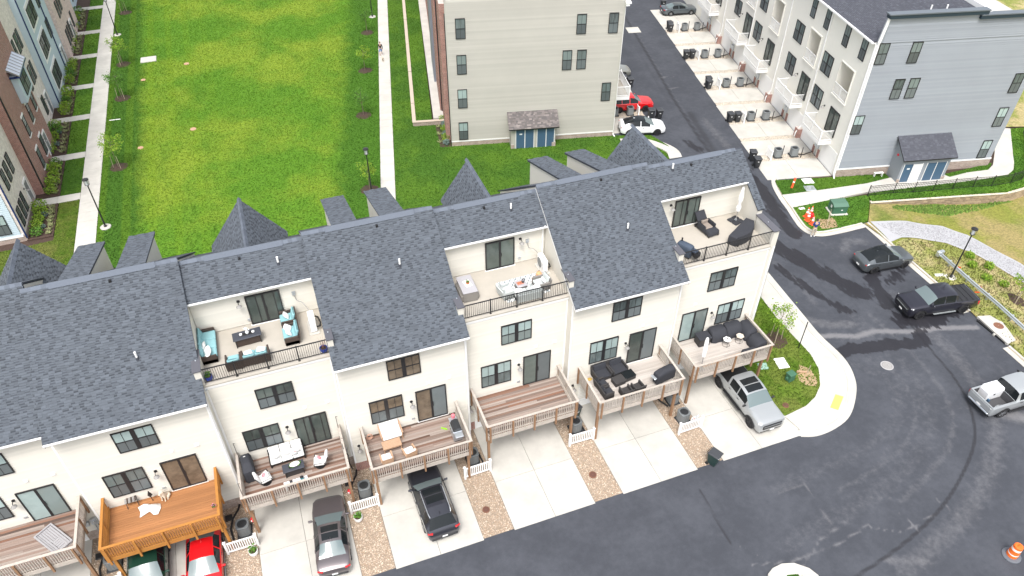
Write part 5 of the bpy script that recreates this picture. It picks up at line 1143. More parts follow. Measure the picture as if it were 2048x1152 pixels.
# ------------------------------------------------------------------ planting
NTH = ['first', 'second', 'third', 'fourth', 'fifth', 'sixth', 'seventh', 'eighth']
NUM = NTH + ['ninth', 'tenth', 'eleventh', 'twelfth', 'thirteenth', 'fourteenth', 'fifteenth', 'sixteenth', 'seventeenth', 'eighteenth', 'nineteenth', 'twentieth']
ORD = ['nearest', 'second', 'third', 'fourth', 'fifth', 'sixth', 'seventh']
def leaf_cloud(n, fn, size, m, name='foliage'):
    mb = MB()
    for _ in range(n):
        c = Vector(fn()); a = Vector((random.gauss(0, 1), random.gauss(0, 1), random.gauss(0, .7))).normalized(); b = a.cross(Vector((random.gauss(0, 1), random.gauss(0, 1), random.gauss(0, 1)))).normalized(); s = size * random.uniform(.6, 1.3)
        mb.add([c - a * s, c + b * s * .55, c + a * s, c - b * s * .55], [(0, 1, 2, 3)])
    return mb.mesh(name, m)
def rnd_ball(rx, ry, rz, z, hollow=.45):
    while True:
        v = Vector((random.uniform(-1, 1), random.uniform(-1, 1), random.uniform(-1, 1)))
        if hollow < v.length < 1 + .12 * math.sin(7 * v.x + 5 * v.y): return (v.x * rx, v.y * ry, z + v.z * rz)
def shrub_proto(kind):
    def fn(label, loc, rz):
        t = thing('shrub', label, 'shrub', loc, rz)
        if kind == 'spiky':
            mb = MB()
            for i in range(34):
                a = random.uniform(0, 6.28); r = random.uniform(.16, .34); h = random.uniform(.12, .34); dx, dy = math.cos(a), math.sin(a)
                mb.add([(-dy * .02, dx * .02, .02), (dy * .02, -dx * .02, .02), (dx * r + dy * .012, dy * r - dx * .012, h), (dx * r * 1.1, dy * r * 1.1, h * .85)], [(0, 1, 2), (0, 2, 3)])
            place('foliage', mb.mesh('foliage', 'leaf_pale'), t)
        else:
            m = {'round': 'leaf_yellow', 'dark': 'leaf', 'grey': 'leaf_grey', 'wild': 'leaf_yellow'}[kind]; r = .52 if kind in ('round', 'dark') else .36
            mb = MB(); 
            for i in range(5): a = random.uniform(0, 6.28); mb.cyl((0, 0, 0), (math.cos(a) * r * .5, math.sin(a) * r * .5, r * .8), .015, .008, 4)
            part('stem', mb, 'bark', t); place('foliage', leaf_cloud(260, lambda: rnd_ball(r, r, r * .8, r * .75), .075, m), t)
        return t
    return Proto(fn)
SH = {k: [shrub_proto(k) for _ in range(3)] for k in ('round', 'spiky', 'dark', 'grey', 'wild')}
def shrub(kind, label, loc, s=1., group=None):
    random.choice(SH[kind]).at(label, loc, random.uniform(0, 6), (s, s, s * random.uniform(.85, 1.1)), group or 'garden bed shrubs')
def bed(outline): 
    o = poly_mesh('mulch_bed', outline, .06, 'soil', thick=.1); mb = MB(); xs = [p[0] for p in outline]; ys = [p[1] for p in outline]
    return o
BEDN = ['nearest the townhouse row', 'second from the townhouse row', 'third from the townhouse row', 'fourth from the townhouse row', 'fifth from the townhouse row', 'sixth from the townhouse row', 'at the far top']
lows = [32.2] + [y + 1.2 for y in STOOP]; his = STOOP + [96]
for i, (lo, hi) in enumerate(zip(lows, his)):
    if i > 6: break
    bed([(-29.0, lo + .05), (-29.0, hi - .05), (-26.95, hi - .05), (-26.95, lo + .05)])
    n = 6; L_ = hi - lo
    px = .75 if i in (1,) else (.7 if i in (3, 4) else .1)
    if i == 4: px = .7
    for j in range(5): shrub('round' if (i + j) % 5 else 'dark', f'{NTH[j]} leafy wall shrub, yellow green, in the bed {BEDN[i]}' if (i + j) % 5 else f'dark green leafy shrub against the wall in the bed {BEDN[i]}', (-28.9 + px + .55 + random.uniform(-.1, .1), lo + L_ * (j + .6) / 5.3, .06), random.uniform(1.0, 1.35))
    for j in range(8): shrub('spiky', f'{NTH[j]} pale spiky plant along the bed {BEDN[i]}', (-27.3 + random.uniform(-.14, .14), lo + .5 + (L_ - .9) * j / 7.2, .06), random.uniform(.9, 1.25))
    for j in range(2): shrub('grey' if i % 2 == 0 else 'wild', f'{("nearer", "farther")[j]} small {"grey green" if i % 2 == 0 else "golden"} plant mid bed, the bed {BEDN[i]}', (-27.95 + random.uniform(-.1, .15), lo + L_ * (.3 + .35 * j), .06), .75)
bed([s2(PB, -1.55, 6.0), s2(PB, -.06, 6.0), s2(PB, -.06, -.1), s2(PB, -1.2, -.1)])
for j in range(6): shrub('round' if j % 2 else 'grey', f'{NTH[j]} shrub from the front in the bed at the sage building corner', tuple(s2(PB, -.55, .4 + j * .95)) + (.06,), random.uniform(.9, 1.1))
for j in range(3): shrub('spiky', f'{NTH[j]} spiky plant from the front in the sage building bed', tuple(s2(PB, -1.15, .8 + j * 1.6)) + (.06,), 1.0)
bd = [w2(7.45, 13), w2(8.6, 13), w2(8.6, 56), w2(7.45, 56)]; poly_mesh('mulch_bed', bd, .44, 'soil', thick=.35)
for j in range(20): shrub('round' if j % 3 else 'dark', f'low green shrub beside the raised walk, {NUM[j]} from the near end', tuple(w2(8.0 + random.uniform(-.15, .15), 14 + j * 1.75)) + (.44,), random.uniform(.85, 1.2))
def tree(name, label, loc, h=3.0, cr=.85, stakes=2, seed=1, group=None, sparse=1.0, mulch=True, zc=None):
    random.seed(seed); t = thing(name, label, 'tree', loc, random.uniform(0, 6), group)
    tr = MB(); pts = [(0, 0, 0), (.03, .02, h * .3), (-.02, .05, h * .6), (.02, 0, h * .95)]
    for i, (a, b) in enumerate(zip(pts, pts[1:])): tr.cyl(a, b, .045 - .012 * i, .033 - .012 * i, 7)
    tips = []
    for i in range(13):
        a = i * 2.4; z0 = h * random.uniform(.48, .85); r = cr * random.uniform(.5, 1.0); tip = (math.cos(a) * r, math.sin(a) * r, z0 + random.uniform(.15, .6)); tips.append(tip); tr.cyl((0, 0, z0), tip, .014, .005, 5)
    part('trunk', tr, 'bark', t)
    def fn():
        c = random.choice(tips + [(0, 0, h)]); return (c[0] + random.gauss(0, cr * .2), c[1] + random.gauss(0, cr * .2), c[2] + random.gauss(0, cr * .17))
    place('crown', leaf_cloud(int(950 * sparse), fn, .08, 'leaf_yellow' if seed % 2 else 'leaf'), t)
    for i in range(stakes): a = 2.1 * i + .4; part('stake', MB().cyl((math.cos(a) * .45, math.sin(a) * .45, 0), (math.cos(a) * .38, math.sin(a) * .38, 1.35), .025), 'stake', t)
    if mulch:
        mb = MB(); n = 22; vs = [(0, 0, .09)] + [(math.cos(k * 6.283 / n) * .85 * random.uniform(.9, 1.1), math.sin(k * 6.283 / n) * .85 * random.uniform(.9, 1.1), .012) for k in range(n)]
        mb.add(vs, [(0, 1 + k, 1 + (k + 1) % n) for k in range(n)]); part('mulch_ring', mb, 'soil', t)
    return t
for i, (x, y) in enumerate(((-21.97, 42.25), (-21.97, 57.63), (-22.08, 67.1), (-22.2, 84.7))):
    tree('young_tree', f'young staked tree by the left walkway, {ORD[i]} from the townhouse row' if i else 'young staked tree by the left walkway, nearest the townhouse row', (x, y, .035), 3.1, .95, 2, 11 + i, 'young trees along the walkways')
for i, (x, y) in enumerate(((.15, 30.0), (2.56, 44.5), (5.02, 55.4), (7.63, 66.6))):
    tree('young_tree', f'young tree by the right walkway, {ORD[i]} from the townhouse row' if i else 'young tree by the right walkway, nearest the townhouse row', (x, y, .035), 2.9, .75, 0, 31 + i, 'young trees along the walkways', .8)
tree('young_tree', 'young staked tree on the corner lawn by the end townhouse', (23.9, .1, .1), 3.0, .8, 3, 51, 'young trees along the walkways', .6)
tree('young_tree', 'young staked tree on the dry bank at the right edge', (44.2, -2.5, bank_h(44.2, -2.5)), 2.6, .6, 2, 53, 'young trees along the walkways', .35)
for i, (x, y) in enumerate(((45.3, 3.0), (44.35, 1.9), (45.6, 1.3), (44.15, .2), (44.9, -.8), (45.6, -3.4))):
    shrub('wild', ['bright green shrub on the bank beside the lamp post', 'low green shrub on the bank left of the gravel path', 'green shrub at the edge of the gravel path', 'bright shrub behind the guardrail, beside the lamp', 'bright green shrub behind the black pickup', 'green shrub by the young tree at the right edge'][i], (x, y, bank_h(x, y)), 1.1, 'shrubs on the bank')
random.seed(99)
# ------------------------------------------------------------------ lamps, signs, utilities
def lamp(label, loc, rz=0):
    t = thing('street_lamp', label, 'street lamp', loc, rz, 'black lamp posts')
    part('base', MB().lathe([(.46, 0), (.46, .05), (.42, .09)], 20), 'concrete', t)
    part('post', MB().lathe([(.13, .09), (.13, .2), (.075, .28), (.055, 2.0), (.05, 4.3)], 12), 'black_metal', t)
    l = MB().lathe([(.07, 4.3), (.16, 4.36), (.2, 4.4)], 12).lathe([(.26, 4.86), (.24, 4.93), (.08, 4.99), (.0, 5.0)], 12)
    for i in range(6): a = i * 1.047; l.cyl((.18 * math.cos(a), .18 * math.sin(a), 4.4), (.23 * math.cos(a), .23 * math.sin(a), 4.87), .014, .014, 5)
    ln = part('lantern', l, 'black_metal', t); part('globe', MB().lathe([(.12, 4.4), (.15, 4.85)], 12), mat('frosted', (.7, .72, .74), .2), ln)
    return t
LP = Proto(lamp, 'black lamp posts')
for lb, p in (('black lamp post on the lawn beside the left walkway', (-22.77, 32.07, .03)), ('black lamp post near the top left walkway, far from the row', (-22.97, 76.8, .03)), ('black lamp post by the right walkway behind the row', (.15, 29.0, .03)), ('black lamp post behind the young tree near the top of the right walkway', (9.42, 71.7, .03)), ('black lamp post on the bank beside the parking lot', (41.45, 1.25, .08))): LP.at(lb, p)
t = thing('sign_post', 'black post with small black sign at the corner lawn', 'sign', (24.99, -1.2, .1)); part('post', MB().cyl((0, 0, 0), (0, 0, 2.6), .035), 'black_metal', t); part('sign_panel', MB().box(-.2, -.03, 2.0, .2, -.036, 2.6).box(-.02, -.03, 1.9, .02, .03, 2.0), 'black', t, rz=R(40))
def ac(label, loc, rz):
    t = thing('air_conditioner', label, 'air conditioner', loc, rz)
    part('base_pad', MB().rbox(-.42, -.42, 0, .42, .42, .08, .04), 'ac_dark', t)
    n = 28; mb = MB(); vs = []
    def rad(a): c, s_ = abs(math.cos(a)), abs(math.sin(a)); return .36 / (c ** 4 + s_ ** 4) ** .25
    for z in (.08, .78):
        for i in range(n): a = 6.2832 * i / n; r = rad(a) * (1 if i % 2 else .955); vs.append((r * math.cos(a), r * math.sin(a), z))
    mb.add(vs, [(i, (i + 1) % n, n + (i + 1) % n, n + i) for i in range(n)]); part('louvre_body', mb, 'ac_grey', t)
    for z0, z1, k, nm in ((.76, .86, 1.03, 'top_cover'),):
        m2 = MB(); vs = []
        for rr, z in ((k, z0), (k, z1 - .02), (.97, z1), (.78, z1), (.76, z1 - .07)):
            for i in range(n): a = 6.2832 * i / n; r = rad(a) * rr if rr > .8 else .36 * rr; vs.append((r * math.cos(a), r * math.sin(a), z))
        m2.add(vs, [(j * n + i, j * n + (i + 1) % n, (j + 1) * n + (i + 1) % n, (j + 1) * n + i) for j in range(4) for i in range(n)]); part(nm, m2, mat('ac_top', (.16, .175, .18), .5), t)
    part('fan_well', MB().lathe([(.285, .5), (.285, .8)], 20).lathe([(.28, .5), (.0, .5)], 20, cap=False), 'ac_dark', t)
    f = MB(); f.cyl((0, 0, .6), (0, 0, .74), .08, .07, 10)
    for i in range(3):
        a = 2.094 * i; ca, sa = math.cos(a), math.sin(a); f.add([(ca * .07, sa * .07, .7), (math.cos(a + .75) * .25, math.sin(a + .75) * .25, .71), (math.cos(a + .2) * .27, math.sin(a + .2) * .27, .66), (ca * .1 + .02, sa * .1, .64)], [(0, 1, 2, 3)])
    part('fan', f, 'ac_top', t)
    g = MB()
    for r in (.1, .19, .27):
        m_ = 16
        for i in range(m_): a, b = 6.2832 * i / m_, 6.2832 * (i + 1) / m_; g.beam((r * math.cos(a), r * math.sin(a), .845), (r * math.cos(b), r * math.sin(b), .845), .006)
    for i in range(8): a = .785 * i; g.beam((.06 * math.cos(a), .06 * math.sin(a), .845), (.28 * math.cos(a), .28 * math.sin(a), .845), .006)
    part('fan_guard', g, 'black_metal', t)
    return t
AC = Proto(ac)
W_ = ['left of the green car', 'between the red car and the grey sedan', 'between the grey sedan and the dark SUV', 'between the dark SUV and the empty driveway', 'between the two empty driveways']
for k, (x, y) in zip((-4, -3, -2, -1, 0), ((-21.06, -2.2), (-14.1, -2.55), (-7.05, -2.4), (-.25, -2.35), (6.8, -2.3))):
    AC.at(f'grey round cornered air conditioner on the stones {W_[k + 4]}', (x, y, .02), random.uniform(-.1, .1), group='air conditioners by the front driveways')
AC.at('grey air conditioner under the deck post, left of the silver pickup driveway', (13.9, -2.4, .02), 0, group='air conditioners by the front driveways'); AC.at('grey air conditioner just behind the white picket with the star flag', (13.75, -4.05, .02), .1, group='air conditioners by the front driveways')
PO = ['nearest the blue grey gable', 'second from the blue grey gable', 'third from the blue grey gable', 'fourth from the blue grey gable', 'at the far end of the alley']
for i, c in enumerate(acs):
    for j, (tt, lb) in enumerate(((-4.05, 'street side'), (-2.35, 'building side'))):
        p = s2(PG, tt + .02 * c, c + .1); AC.at(f'{lb} air conditioner of the alley pair {PO[i]}', (p[0], p[1], .1), -A2, group='paired air conditioners along the alley')
        o = part('post', MB().box(-.03, -.03, 0, .03, .03, 1.15), 'black', None, (*s2(PG, tt + .62 + .02 * c, c + (.3 if j == 0 else -.3)), 0)); tag(o, f'thin black post beside the {lb} air conditioner {PO[i]}', 'post', 'black posts along the alley')
    hose = MB().tube([(*s2(PG, -2.0 + .02 * c, c + .2), .15), (*s2(PG, -1.2, c + .05), .12), (*s2(PG, -.3, c + .1), .35)], .05); single('refrigerant_pipe', hose, 'black', f'black pipe to the wall at the alley pair {PO[i]}', 'pipe', group='pipes along the alley')
    f_ = thing('picket_fence', f'short white fence screening the alley air conditioners {PO[i]}', 'fence', (*s2(PG, -4.95 + .02 * c, c), 0), -A2, 'white screens along the alley')
    part('post', MB().box(-.06, -.52, 0, .06, -.4, 1.1), 'white', f_); part('post', MB().box(-.06, .4, 0, .06, .52, 1.1), 'white', f_); part('rail', MB().box(-.03, -.4, .9, .03, .4, 1.0).box(-.03, -.4, .12, .03, .4, .2), 'white', f_)
    pk = shared('pk2', lambda: MB().box(-.015, -.03, .2, .015, .03, .9).mesh('picket', 'white'))
    for q in range(6): place('picket', pk, f_, (0, -.34 + q * .136, 0))
for i, c in enumerate((4.25,)):
    for j, tt in enumerate((17.9, 19.6)): p = s2(PB, tt, c); AC.at(f'{"left" if j == 0 else "right"} air conditioner behind the white crossover', (p[0], p[1], .05), -A2, group='air conditioners beside the sage building')
    f_ = thing('picket_fence', 'short white fence beside the bins near the white crossover', 'fence', (*s2(PB, 20.45, c), 0), -A2)
    part('post', MB().box(-.06, -.5, 0, .06, -.4, 1.1), 'white', f_); part('post', MB().box(-.06, .4, 0, .06, .5, 1.1), 'white', f_); part('rail', MB().box(-.03, -.4, .2, .03, .4, 1.0), 'white', f_)
def bin_(label, loc, rz):
    t = thing('wheelie_bin', label, 'trash bin', loc, rz)
    def ring(w, d, z, y=0): return [(-w, -d + y, z), (w, -d + y, z), (w, d + y, z), (-w, d + y, z)]
    mb = MB(); r = ring(.22, .25, .1) + ring(.3, .34, .98) + ring(.32, .36, .98) + ring(.32, .36, 1.04)
    mb.add(r, [(3, 2, 1, 0)] + [(k * 4 + i, k * 4 + (i + 1) % 4, k * 4 + 4 + (i + 1) % 4, k * 4 + 4 + i) for k in range(3) for i in range(4)]); part('bin_body', mb, 'bin_green' if 'green' in label else 'bin_black', t)
    l = MB().rbox(-.34, -.4, 1.042, .34, .36, 1.12, .05).box(-.2, -.25, 1.121, .2, -.18, 1.135).box(-.2, .1, 1.121, .2, .2, 1.135); part('lid', l, mat('bin_lid', (.05, .053, .06), .5), t)
    part('handle', MB().cyl((-.25, .42, 1.03), (.25, .42, 1.03), .02).beam((-.22, .34, 1.0), (-.22, .43, 1.03), .03).beam((.22, .34, 1.0), (.22, .43, 1.03), .03), 'black', t)
    for sx in (-1, 1): part('wheel', MB().cyl((sx * .26, .26, .11), (sx * .32, .26, .11), .11, .11, 12), 'tyre', t)
    part('stamp', MB().box(-.07, -.335, .72, .07, -.327, .8), 'plate', t)
    return t
BIN = Proto(bin_); BING = Proto(bin_)
BING.at('dark green wheeled bin at the street end of the stone strip', (13.75, -7.75, .02), R(25), group='bins on the townhouse driveways'); BING.at('dark green wheeled bin against the wall beside the empty deck', (7.15, -1.35, .02), R(20), group='bins on the townhouse driveways')
BP = [((-6.7, 4.0), (-6.75, 2.75)), ((-6.15, 11.8), (-5.35, 11.75)), ((-5.85, 19.6), (-5.6, 20.4)), ((-5.9, 27.8), (-5.1, 27.85)), ((-5.3, 36.2), (-5.2, 37.0))]
for i, ((a, b), (c, d)) in enumerate(BP):
    BIN.at(f'first black wheeled bin of the alley pair {PO[i]}', (*s2(PG, a, b), .02), -A2 + R(random.uniform(-15, 15)), group='black bins along the alley'); BIN.at(f'second black wheeled bin of the alley pair {PO[i]}', (*s2(PG, c, d), .02), -A2 + R(random.uniform(-15, 15)), group='black bins along the alley')
for lb, p in (('left black bin beside the white crossover', (31.45, 33.35)), ('right black bin beside the white crossover', (32.25, 33.0)), ('front black bin near the white balcony across the alley', (32.75, 40.8)), ('rear black bin near the white balcony across the alley', (32.35, 41.6)), ('blue lidded bin at the top of the alley', (48.3, 61.2))):
    BIN.at(lb, (*p, .02), -A2, group='black bins along the alley')
# white screens, pots, meters at the front driveways
def screen(label, loc, rz):
    t = thing('picket_fence', label, 'fence', loc, rz)
    for x in (-.82, .82): part('post', MB().box(x - .06, -.06, 0, x + .06, .06, 1.12).box(x - .08, -.08, 1.12, x + .08, .08, 1.16), 'white', t)
    part('rail', MB().box(-.76, -.025, .92, .76, .025, 1.02), 'white', t); part('rail', MB().box(-.76, -.025, .14, .76, .025, .24), 'white', t)
    pk = shared('pk', lambda: MB().box(-.03, -.012, .24, .03, .012, .92).mesh('picket', 'white'))
    for i in range(12): place('picket', pk, t, (-.69 + i * 1.38 / 11, 0, 0))
    return t
SC_ = Proto(screen, 'white picket screens by the front driveways')
for k, y in ((-3, -3.68), (-2, -3.5), (-1, -3.48), (0, -3.43), (1, -5.02), (-4, -3.6)): SC_.at('short white picket screen on the stones ' + {-4: W_[0], -3: W_[1], -2: W_[2], -1: W_[3], 0: W_[4], 1: 'left of the silver pickup driveway'}[k], (7 * k + 6.72, y, .01), R(random.uniform(-2, 3)))
fl = MB(); fl.quad((-.3, 0, 0), (.3, 0, 0), (.28, -.03, .42), (-.28, -.03, .42)); t = thing('garden_flag', 'white garden flag with red and blue stars hung on the picket screen', 'flag', (14.0, -4.78, .86), R(5)); part('cloth', fl, 'white_fabric', t, (0, -.08, 0)); 
for i, (x, z, m) in enumerate(((-.15, .28, 'red'), (.1, .33, 'navy_shirt'), (0, .14, 'red'), (.16, .12, 'navy_shirt'), (-.18, .1, 'navy_shirt'))):
    st = MB(); pts = [((.06 if j % 2 == 0 else .025) * math.sin(j * .628), (.06 if j % 2 == 0 else .025) * math.cos(j * .628)) for j in range(10)]; st.add([(x + a, -.09 - .03 * (z + b) / .42, z + b) for a, b in pts], [tuple(range(9, -1, -1))]); part('star', st, m, t)
def pot(label, loc, m='white', s=1., plant='leaf', cat='planter', n=50):
    t = thing('flower_pot', label, cat, loc, random.uniform(0, 6)); part('pot', MB().lathe([(.15 * s, 0), (.2 * s, .1 * s), (.21 * s, .3 * s), (.19 * s, .3 * s), (.17 * s, .24 * s)], 14), m, t)
    part('soil', MB().lathe([(.01, .25 * s), (.17 * s, .25 * s)], 12, cap=False), 'soil', t)
    if plant: place('foliage', leaf_cloud(n, lambda: rnd_ball(.19 * s, .19 * s, .17 * s, .42 * s, .1), .07 * s, plant), t)
    return t
pot('white round pot with green plant on the stones beside the red car', (-13.75, -4.15, .03), 'white', 1.25); pot('white round pot with green plant on the stones left of the SUV', (-7.8, -4.05, .03), 'white', 1.25)
for lb, p in (('red ball with white spots by the deck post near the red car', (-13.45, -2.55, .75)), ('red ball with white spots by the deck post near the grey sedan', (-7.9, -2.6, .75))):
    t = thing('ball_ornament', lb, 'ornament', p, 0, 'red spotted balls'); part('ball', MB().ball((0, 0, .2), .16, n=14, k=9), 'red', t, smooth=True); 
    for a, b in ((-1.2, .5), (-2.2, .3), (-.4, .2)): c = Vector((math.cos(a) * math.cos(b), math.sin(a) * math.cos(b), math.sin(b))); part('spot', MB().cyl(Vector((0, 0, .2)) + c * .14, Vector((0, 0, .2)) + c * .168, .045, .045, 10), 'white', t)
    part('hanger', MB().cyl((0, 0, .3), (0, .0, 1.0), .008), 'black', t)
for k in (-4, -3, -2):
    x = 7 * k + 6.35; t = thing('utility_meter', f'grey electric meters and conduits on the wall {W_[k + 4]}', 'utility meter', (x, -.02 if k == -2 else (-.02), .9), 0, 'meters on the front walls')
    part('meter_box', MB().rbox(-.2, -.2, .55, .15, -.04, 1.05, .03), 'galv', t); part('meter_glass', MB().cyl((-.02, -.2, .85), (-.02, -.3, .85), .09, .08, 12), 'galv', t); part('small_box', MB().rbox(-.55, -.16, .5, -.32, -.04, .85, .02), 'galv', t)
    part('conduit', MB().tube([(-.1, -.1, .55), (-.1, -.12, -.2), (-.05, -.3, -.85)], .035), 'galv', t); part('cable', MB().tube([(.05, -.1, .55), (.15, -.15, .2), (.1, -.25, -.3), (.2, -.4, -.85)], .03), 'black', t)
    dn = thing('drain_hose', f'black corrugated drain hose on the stones {W_[k + 4]}', 'hose', (x, 0, 0), 0, 'hoses around the air conditioners'); part('hose', MB().tube([(.45, -.5, .1), (.3, -1.0, .1), (-.05, -1.5, .08), (-.2, -2.2, .08), (-.1, -2.9, .08)], .06, 8), 'black', dn)
    pp = single('splash_block', MB().rbox(-.2, -.2, 0, .2, .2, .1, .03), 'black', f'square black block on the stones {W_[k + 4]}', 'block', (x - .25, -1.35, .03), group='black blocks at the meters')
for k in (-1, 0, 1): dn = thing('drain_hose', f'drain hose curling round the air conditioner {["between the dark SUV and the empty driveway", "between the two empty driveways", "left of the silver pickup driveway"][k + 1]}', 'hose', (7 * k + 6.2, 0, 0), 0, 'hoses around the air conditioners'); part('hose', MB().tube([(.0, -.7, .08), (-.15, -1.3, .08), (-.1, -2.1, .08), (.2, -2.75, .08)] if k == 1 else [(.55, -.6, .1), (.75, -1.3, .1), (1.05, -2.0, .08), (1.1, -2.8, .08)], .06, 8), 'black', dn)
for lb, p, r in (('rusty round cover in the stone strip left of the empty driveway', (-.6, -6.0, .04), .22), ('rusty round cover in the stone strip between two empty driveways', (6.36, -5.95, .04), .24), ('rusty valve cover on the corner lawn by the silver pickup', (20.85, -5.42, .1), .22)):
    t = thing('valve_cover', lb, 'cover', p, 0, 'rusty round covers'); part('rim', MB().lathe([(r, 0), (r, .05), (r * .85, .06), (r * .82, .04)], 18), 'rust', t); part('lid', MB().lathe([(.02, .045), (r * .8, .045)], 18, cap=False), mat('rust_dark', (.12, .055, .04), .85), t)
t = thing('manhole', 'round iron manhole cover in the asphalt near the corner', 'manhole', (29.93, -4.75, .003)); part('cover', MB().lathe([(.02, .014), (.3, .014), (.34, .0)], 24, cap=False), 'iron', t); part('ring', MB().lathe([(.35, 0), (.36, .012), (.43, .012), (.45, 0)], 24, cap=False), mat('iron_pale', (.36, .35, .35), .8), t)
for lb, p, r in (('round tan cover on the green near the concrete pad', (-14.89, 64.6, .05), .32), ('round tan cover in the middle of the green', (-14.84, 47.6, .05), .32), ('round tan cover near the left mown edge of the green', (-20.0, 45.4, .05), .28), ('round brown cover at the mown edge below the concrete pad', (-19.8, 61.7, .05), .28)):
    single('ground_cover', MB().lathe([(.02, .05), (r * .9, .05), (r, .0)], 16, cap=False), mat('cover_tan', (.5, .3, .2), .85), lb, 'cover', p, group='round covers on the green')
t = thing('concrete_pad', 'pale concrete utility pad set in the green', 'concrete pad', (-19.2, 67.4, .03)); part('pad', MB().rbox(-.9, -.75, 0, .9, .75, .12, .03), 'concrete', t); part('lid', MB().box(-.55, -.4, .121, .55, .4, .135), 'concrete_old', t)
single('storm_cover', MB().box(-.85, -.9, 0, .85, .9, .02).box(-.7, -.6, .021, .7, .6, .035), 'concrete', 'pale square concrete patch in the alley asphalt', 'concrete pad', (40.85, 55.6, .003), -A2)
single('lawn_pipe', MB().cyl((-.55, 0, .03), (.55, 0, .03), .05), 'white', 'white pipe lying on the grass beside the left walkway', 'pipe', (-22.6, 52.5, .05), R(-5))
# utilities on the corner lawn
single('ground_hatch', MB().rbox(-.34, -.3, 0, .34, .3, .05, .08), 'pale_green', 'pale green flat utility lid on the corner lawn', 'utility lid', (21.5, -1.85, .1), R(-15)); single('ground_hatch', MB().rbox(-.4, -.5, 0, .4, .5, .06, .2), 'white', 'white rounded utility lid on the corner lawn', 'utility lid', (22.92, -2.05, .1), R(-10))
t = thing('cable_pedestal', 'small dark green cable box on the corner lawn', 'utility box', (22.5, -3.55, .1), R(8)); part('cabinet', MB().rbox(-.26, -.22, 0, .26, .22, .6, .03), 'green_box', t); part('lid', MB().rbox(-.29, -.25, .6, .29, .25, .68, .03), 'green_box', t); part('side_box', MB().box(-.42, -.1, .2, -.262, .05, .4), 'green_box', t)
poly_mesh('bare_patch', [(23.3, -4.4), (23.9, -4.7), (24.3, -4.3), (24.5, -3.2), (24.0, -2.6), (23.4, -3.2), (23.1, -3.9)], .106, 'dirt'); single('stake', MB().cyl((0, 0, 0), (.08, 0, .8), .025), 'stake', 'thin wooden stake beside the bare patch of the corner lawn', 'stake', (24.0, -3.5, .1)); single('buried_frame', MB().box(-.35, -.05, 0, .35, .05, .16), 'wood_light', 'short brown board half buried in the bare patch', 'board', (23.7, -3.3, .09), R(-25))
# across the alley
for lb, p, m in (('upper white utility lid on the grass by the alley driveway', (39.5, 17.05, .13), 'white'), ('lower pale utility lid on the grass by the footpath', (38.9, 15.95, .13), 'galv')): single('ground_hatch', MB().rbox(-.5, -.42, 0, .5, .42, .05, .06), m, lb, 'utility lid', p, R(-14), 'utility lids across the alley')
single('ground_hatch', MB().rbox(-.28, -.16, 0, .28, .16, .04, .03), 'white', 'small white lid on the grass beside the traffic cones', 'utility lid', (36.15, 13.45, .13), R(-8))
t = thing('marker_post', 'leaning orange marker post on the grass by the alley', 'marker post', (37.35, 16.6, .13), 0); t.rotation_euler = (R(-8), R(14), 0); part('post', MB().lathe([(.11, 0), (.1, .2), (.09, .85), (.1, .87), (.1, .98), (.03, 1.02)], 10), 'cone_orange', t); part('band', MB().lathe([(.097, .55), (.095, .68)], 10, cap=False), 'white', t)
t = thing('transformer', 'dark green transformer cabinet on a concrete pad', 'transformer', (38.8, 12.0, .13), R(-15)); t.scale = (.82, .82, .88); part('pad', MB().rbox(-.95, -.8, 0, .95, .8, .12, .03), 'concrete', t); part('cabinet', MB().xprism([(-.62, .12), (.62, .12), (.62, 1.1), (-.2, 1.1), (-.62, .95)], -.8, .8), 'green_box', t); part('lid', MB().xprism([(.66, 1.1), (-.2, 1.1), (-.68, .93), (-.68, .99), (-.2, 1.18), (.66, 1.18)], -.84, .84), mat('green_lid', (.085, .17, .12), .6), t); part('warning_label', MB().box(-.802 - .004, -.2, .6, -.802, .1, .9), 'white', t); part('warning_label', MB().box(.1, -.63, .5, .3, -.622, .58), 'white', t)
def cone(label, loc, rz):
    t = thing('traffic_cone', label, 'traffic cone', loc, rz); part('base', MB().rbox(-.2, -.2, 0, .2, .2, .05, .03), 'cone_orange', t); part('cone', MB().lathe([(.16, .05), (.1, .35), (.03, .72), (.0, .73)], 14), 'cone_orange', t)
    part('reflective_band', MB().lathe([(.107, .33), (.08, .47)], 14, cap=False), 'white', t); part('reflective_band', MB().lathe([(.068, .53), (.052, .62)], 14, cap=False), 'white', t); return t
CN = Proto(cone, 'orange traffic cones')
for lb, p, s in (('traffic cone nearest the worker, on the grass', (35.5, 11.15, .13), 1.1), ('traffic cone left of the cone group, by the kerb', (35.5, 11.75, .13), 1.25), ('traffic cone at the back left of the group', (35.75, 12.25, .13), 1.25), ('traffic cone at the back right of the group', (36.3, 12.4, .13), 1.15)): CN.at(lb, p, random.uniform(0, 1), (s, s, s * 1.1))
single('cloth_bundle', MB().rbox(-.2, -.15, 0, .2, .15, .5, .1), 'red', 'red cloth bundle between the traffic cones', 'bundle', (36.05, 12.0, .13), .4)
HOLE = [(35.9, 10.3), (36.5, 10.1), (37.3, 10.05), (37.7, 10.6), (37.9, 11.15), (37.2, 11.3), (36.7, 11.5), (36.1, 11.3)]
poly_mesh('bare_patch', HOLE, .138, 'dirt'); pebbles(HOLE, .14, 60, 'dirt', .06, .16, 'soil_clods')
for lb, p, tp in (('long thin wooden pole leaning by the dug patch', (36.5, 10.4, .13), (.35, .5, 1.2)), ('second thin pole standing in the dug patch', (37.2, 11.0, .13), (.2, .35, 1.0))): single('pole', MB().cyl((0, 0, 0), tp, .02), 'stake', lb, 'pole', p)
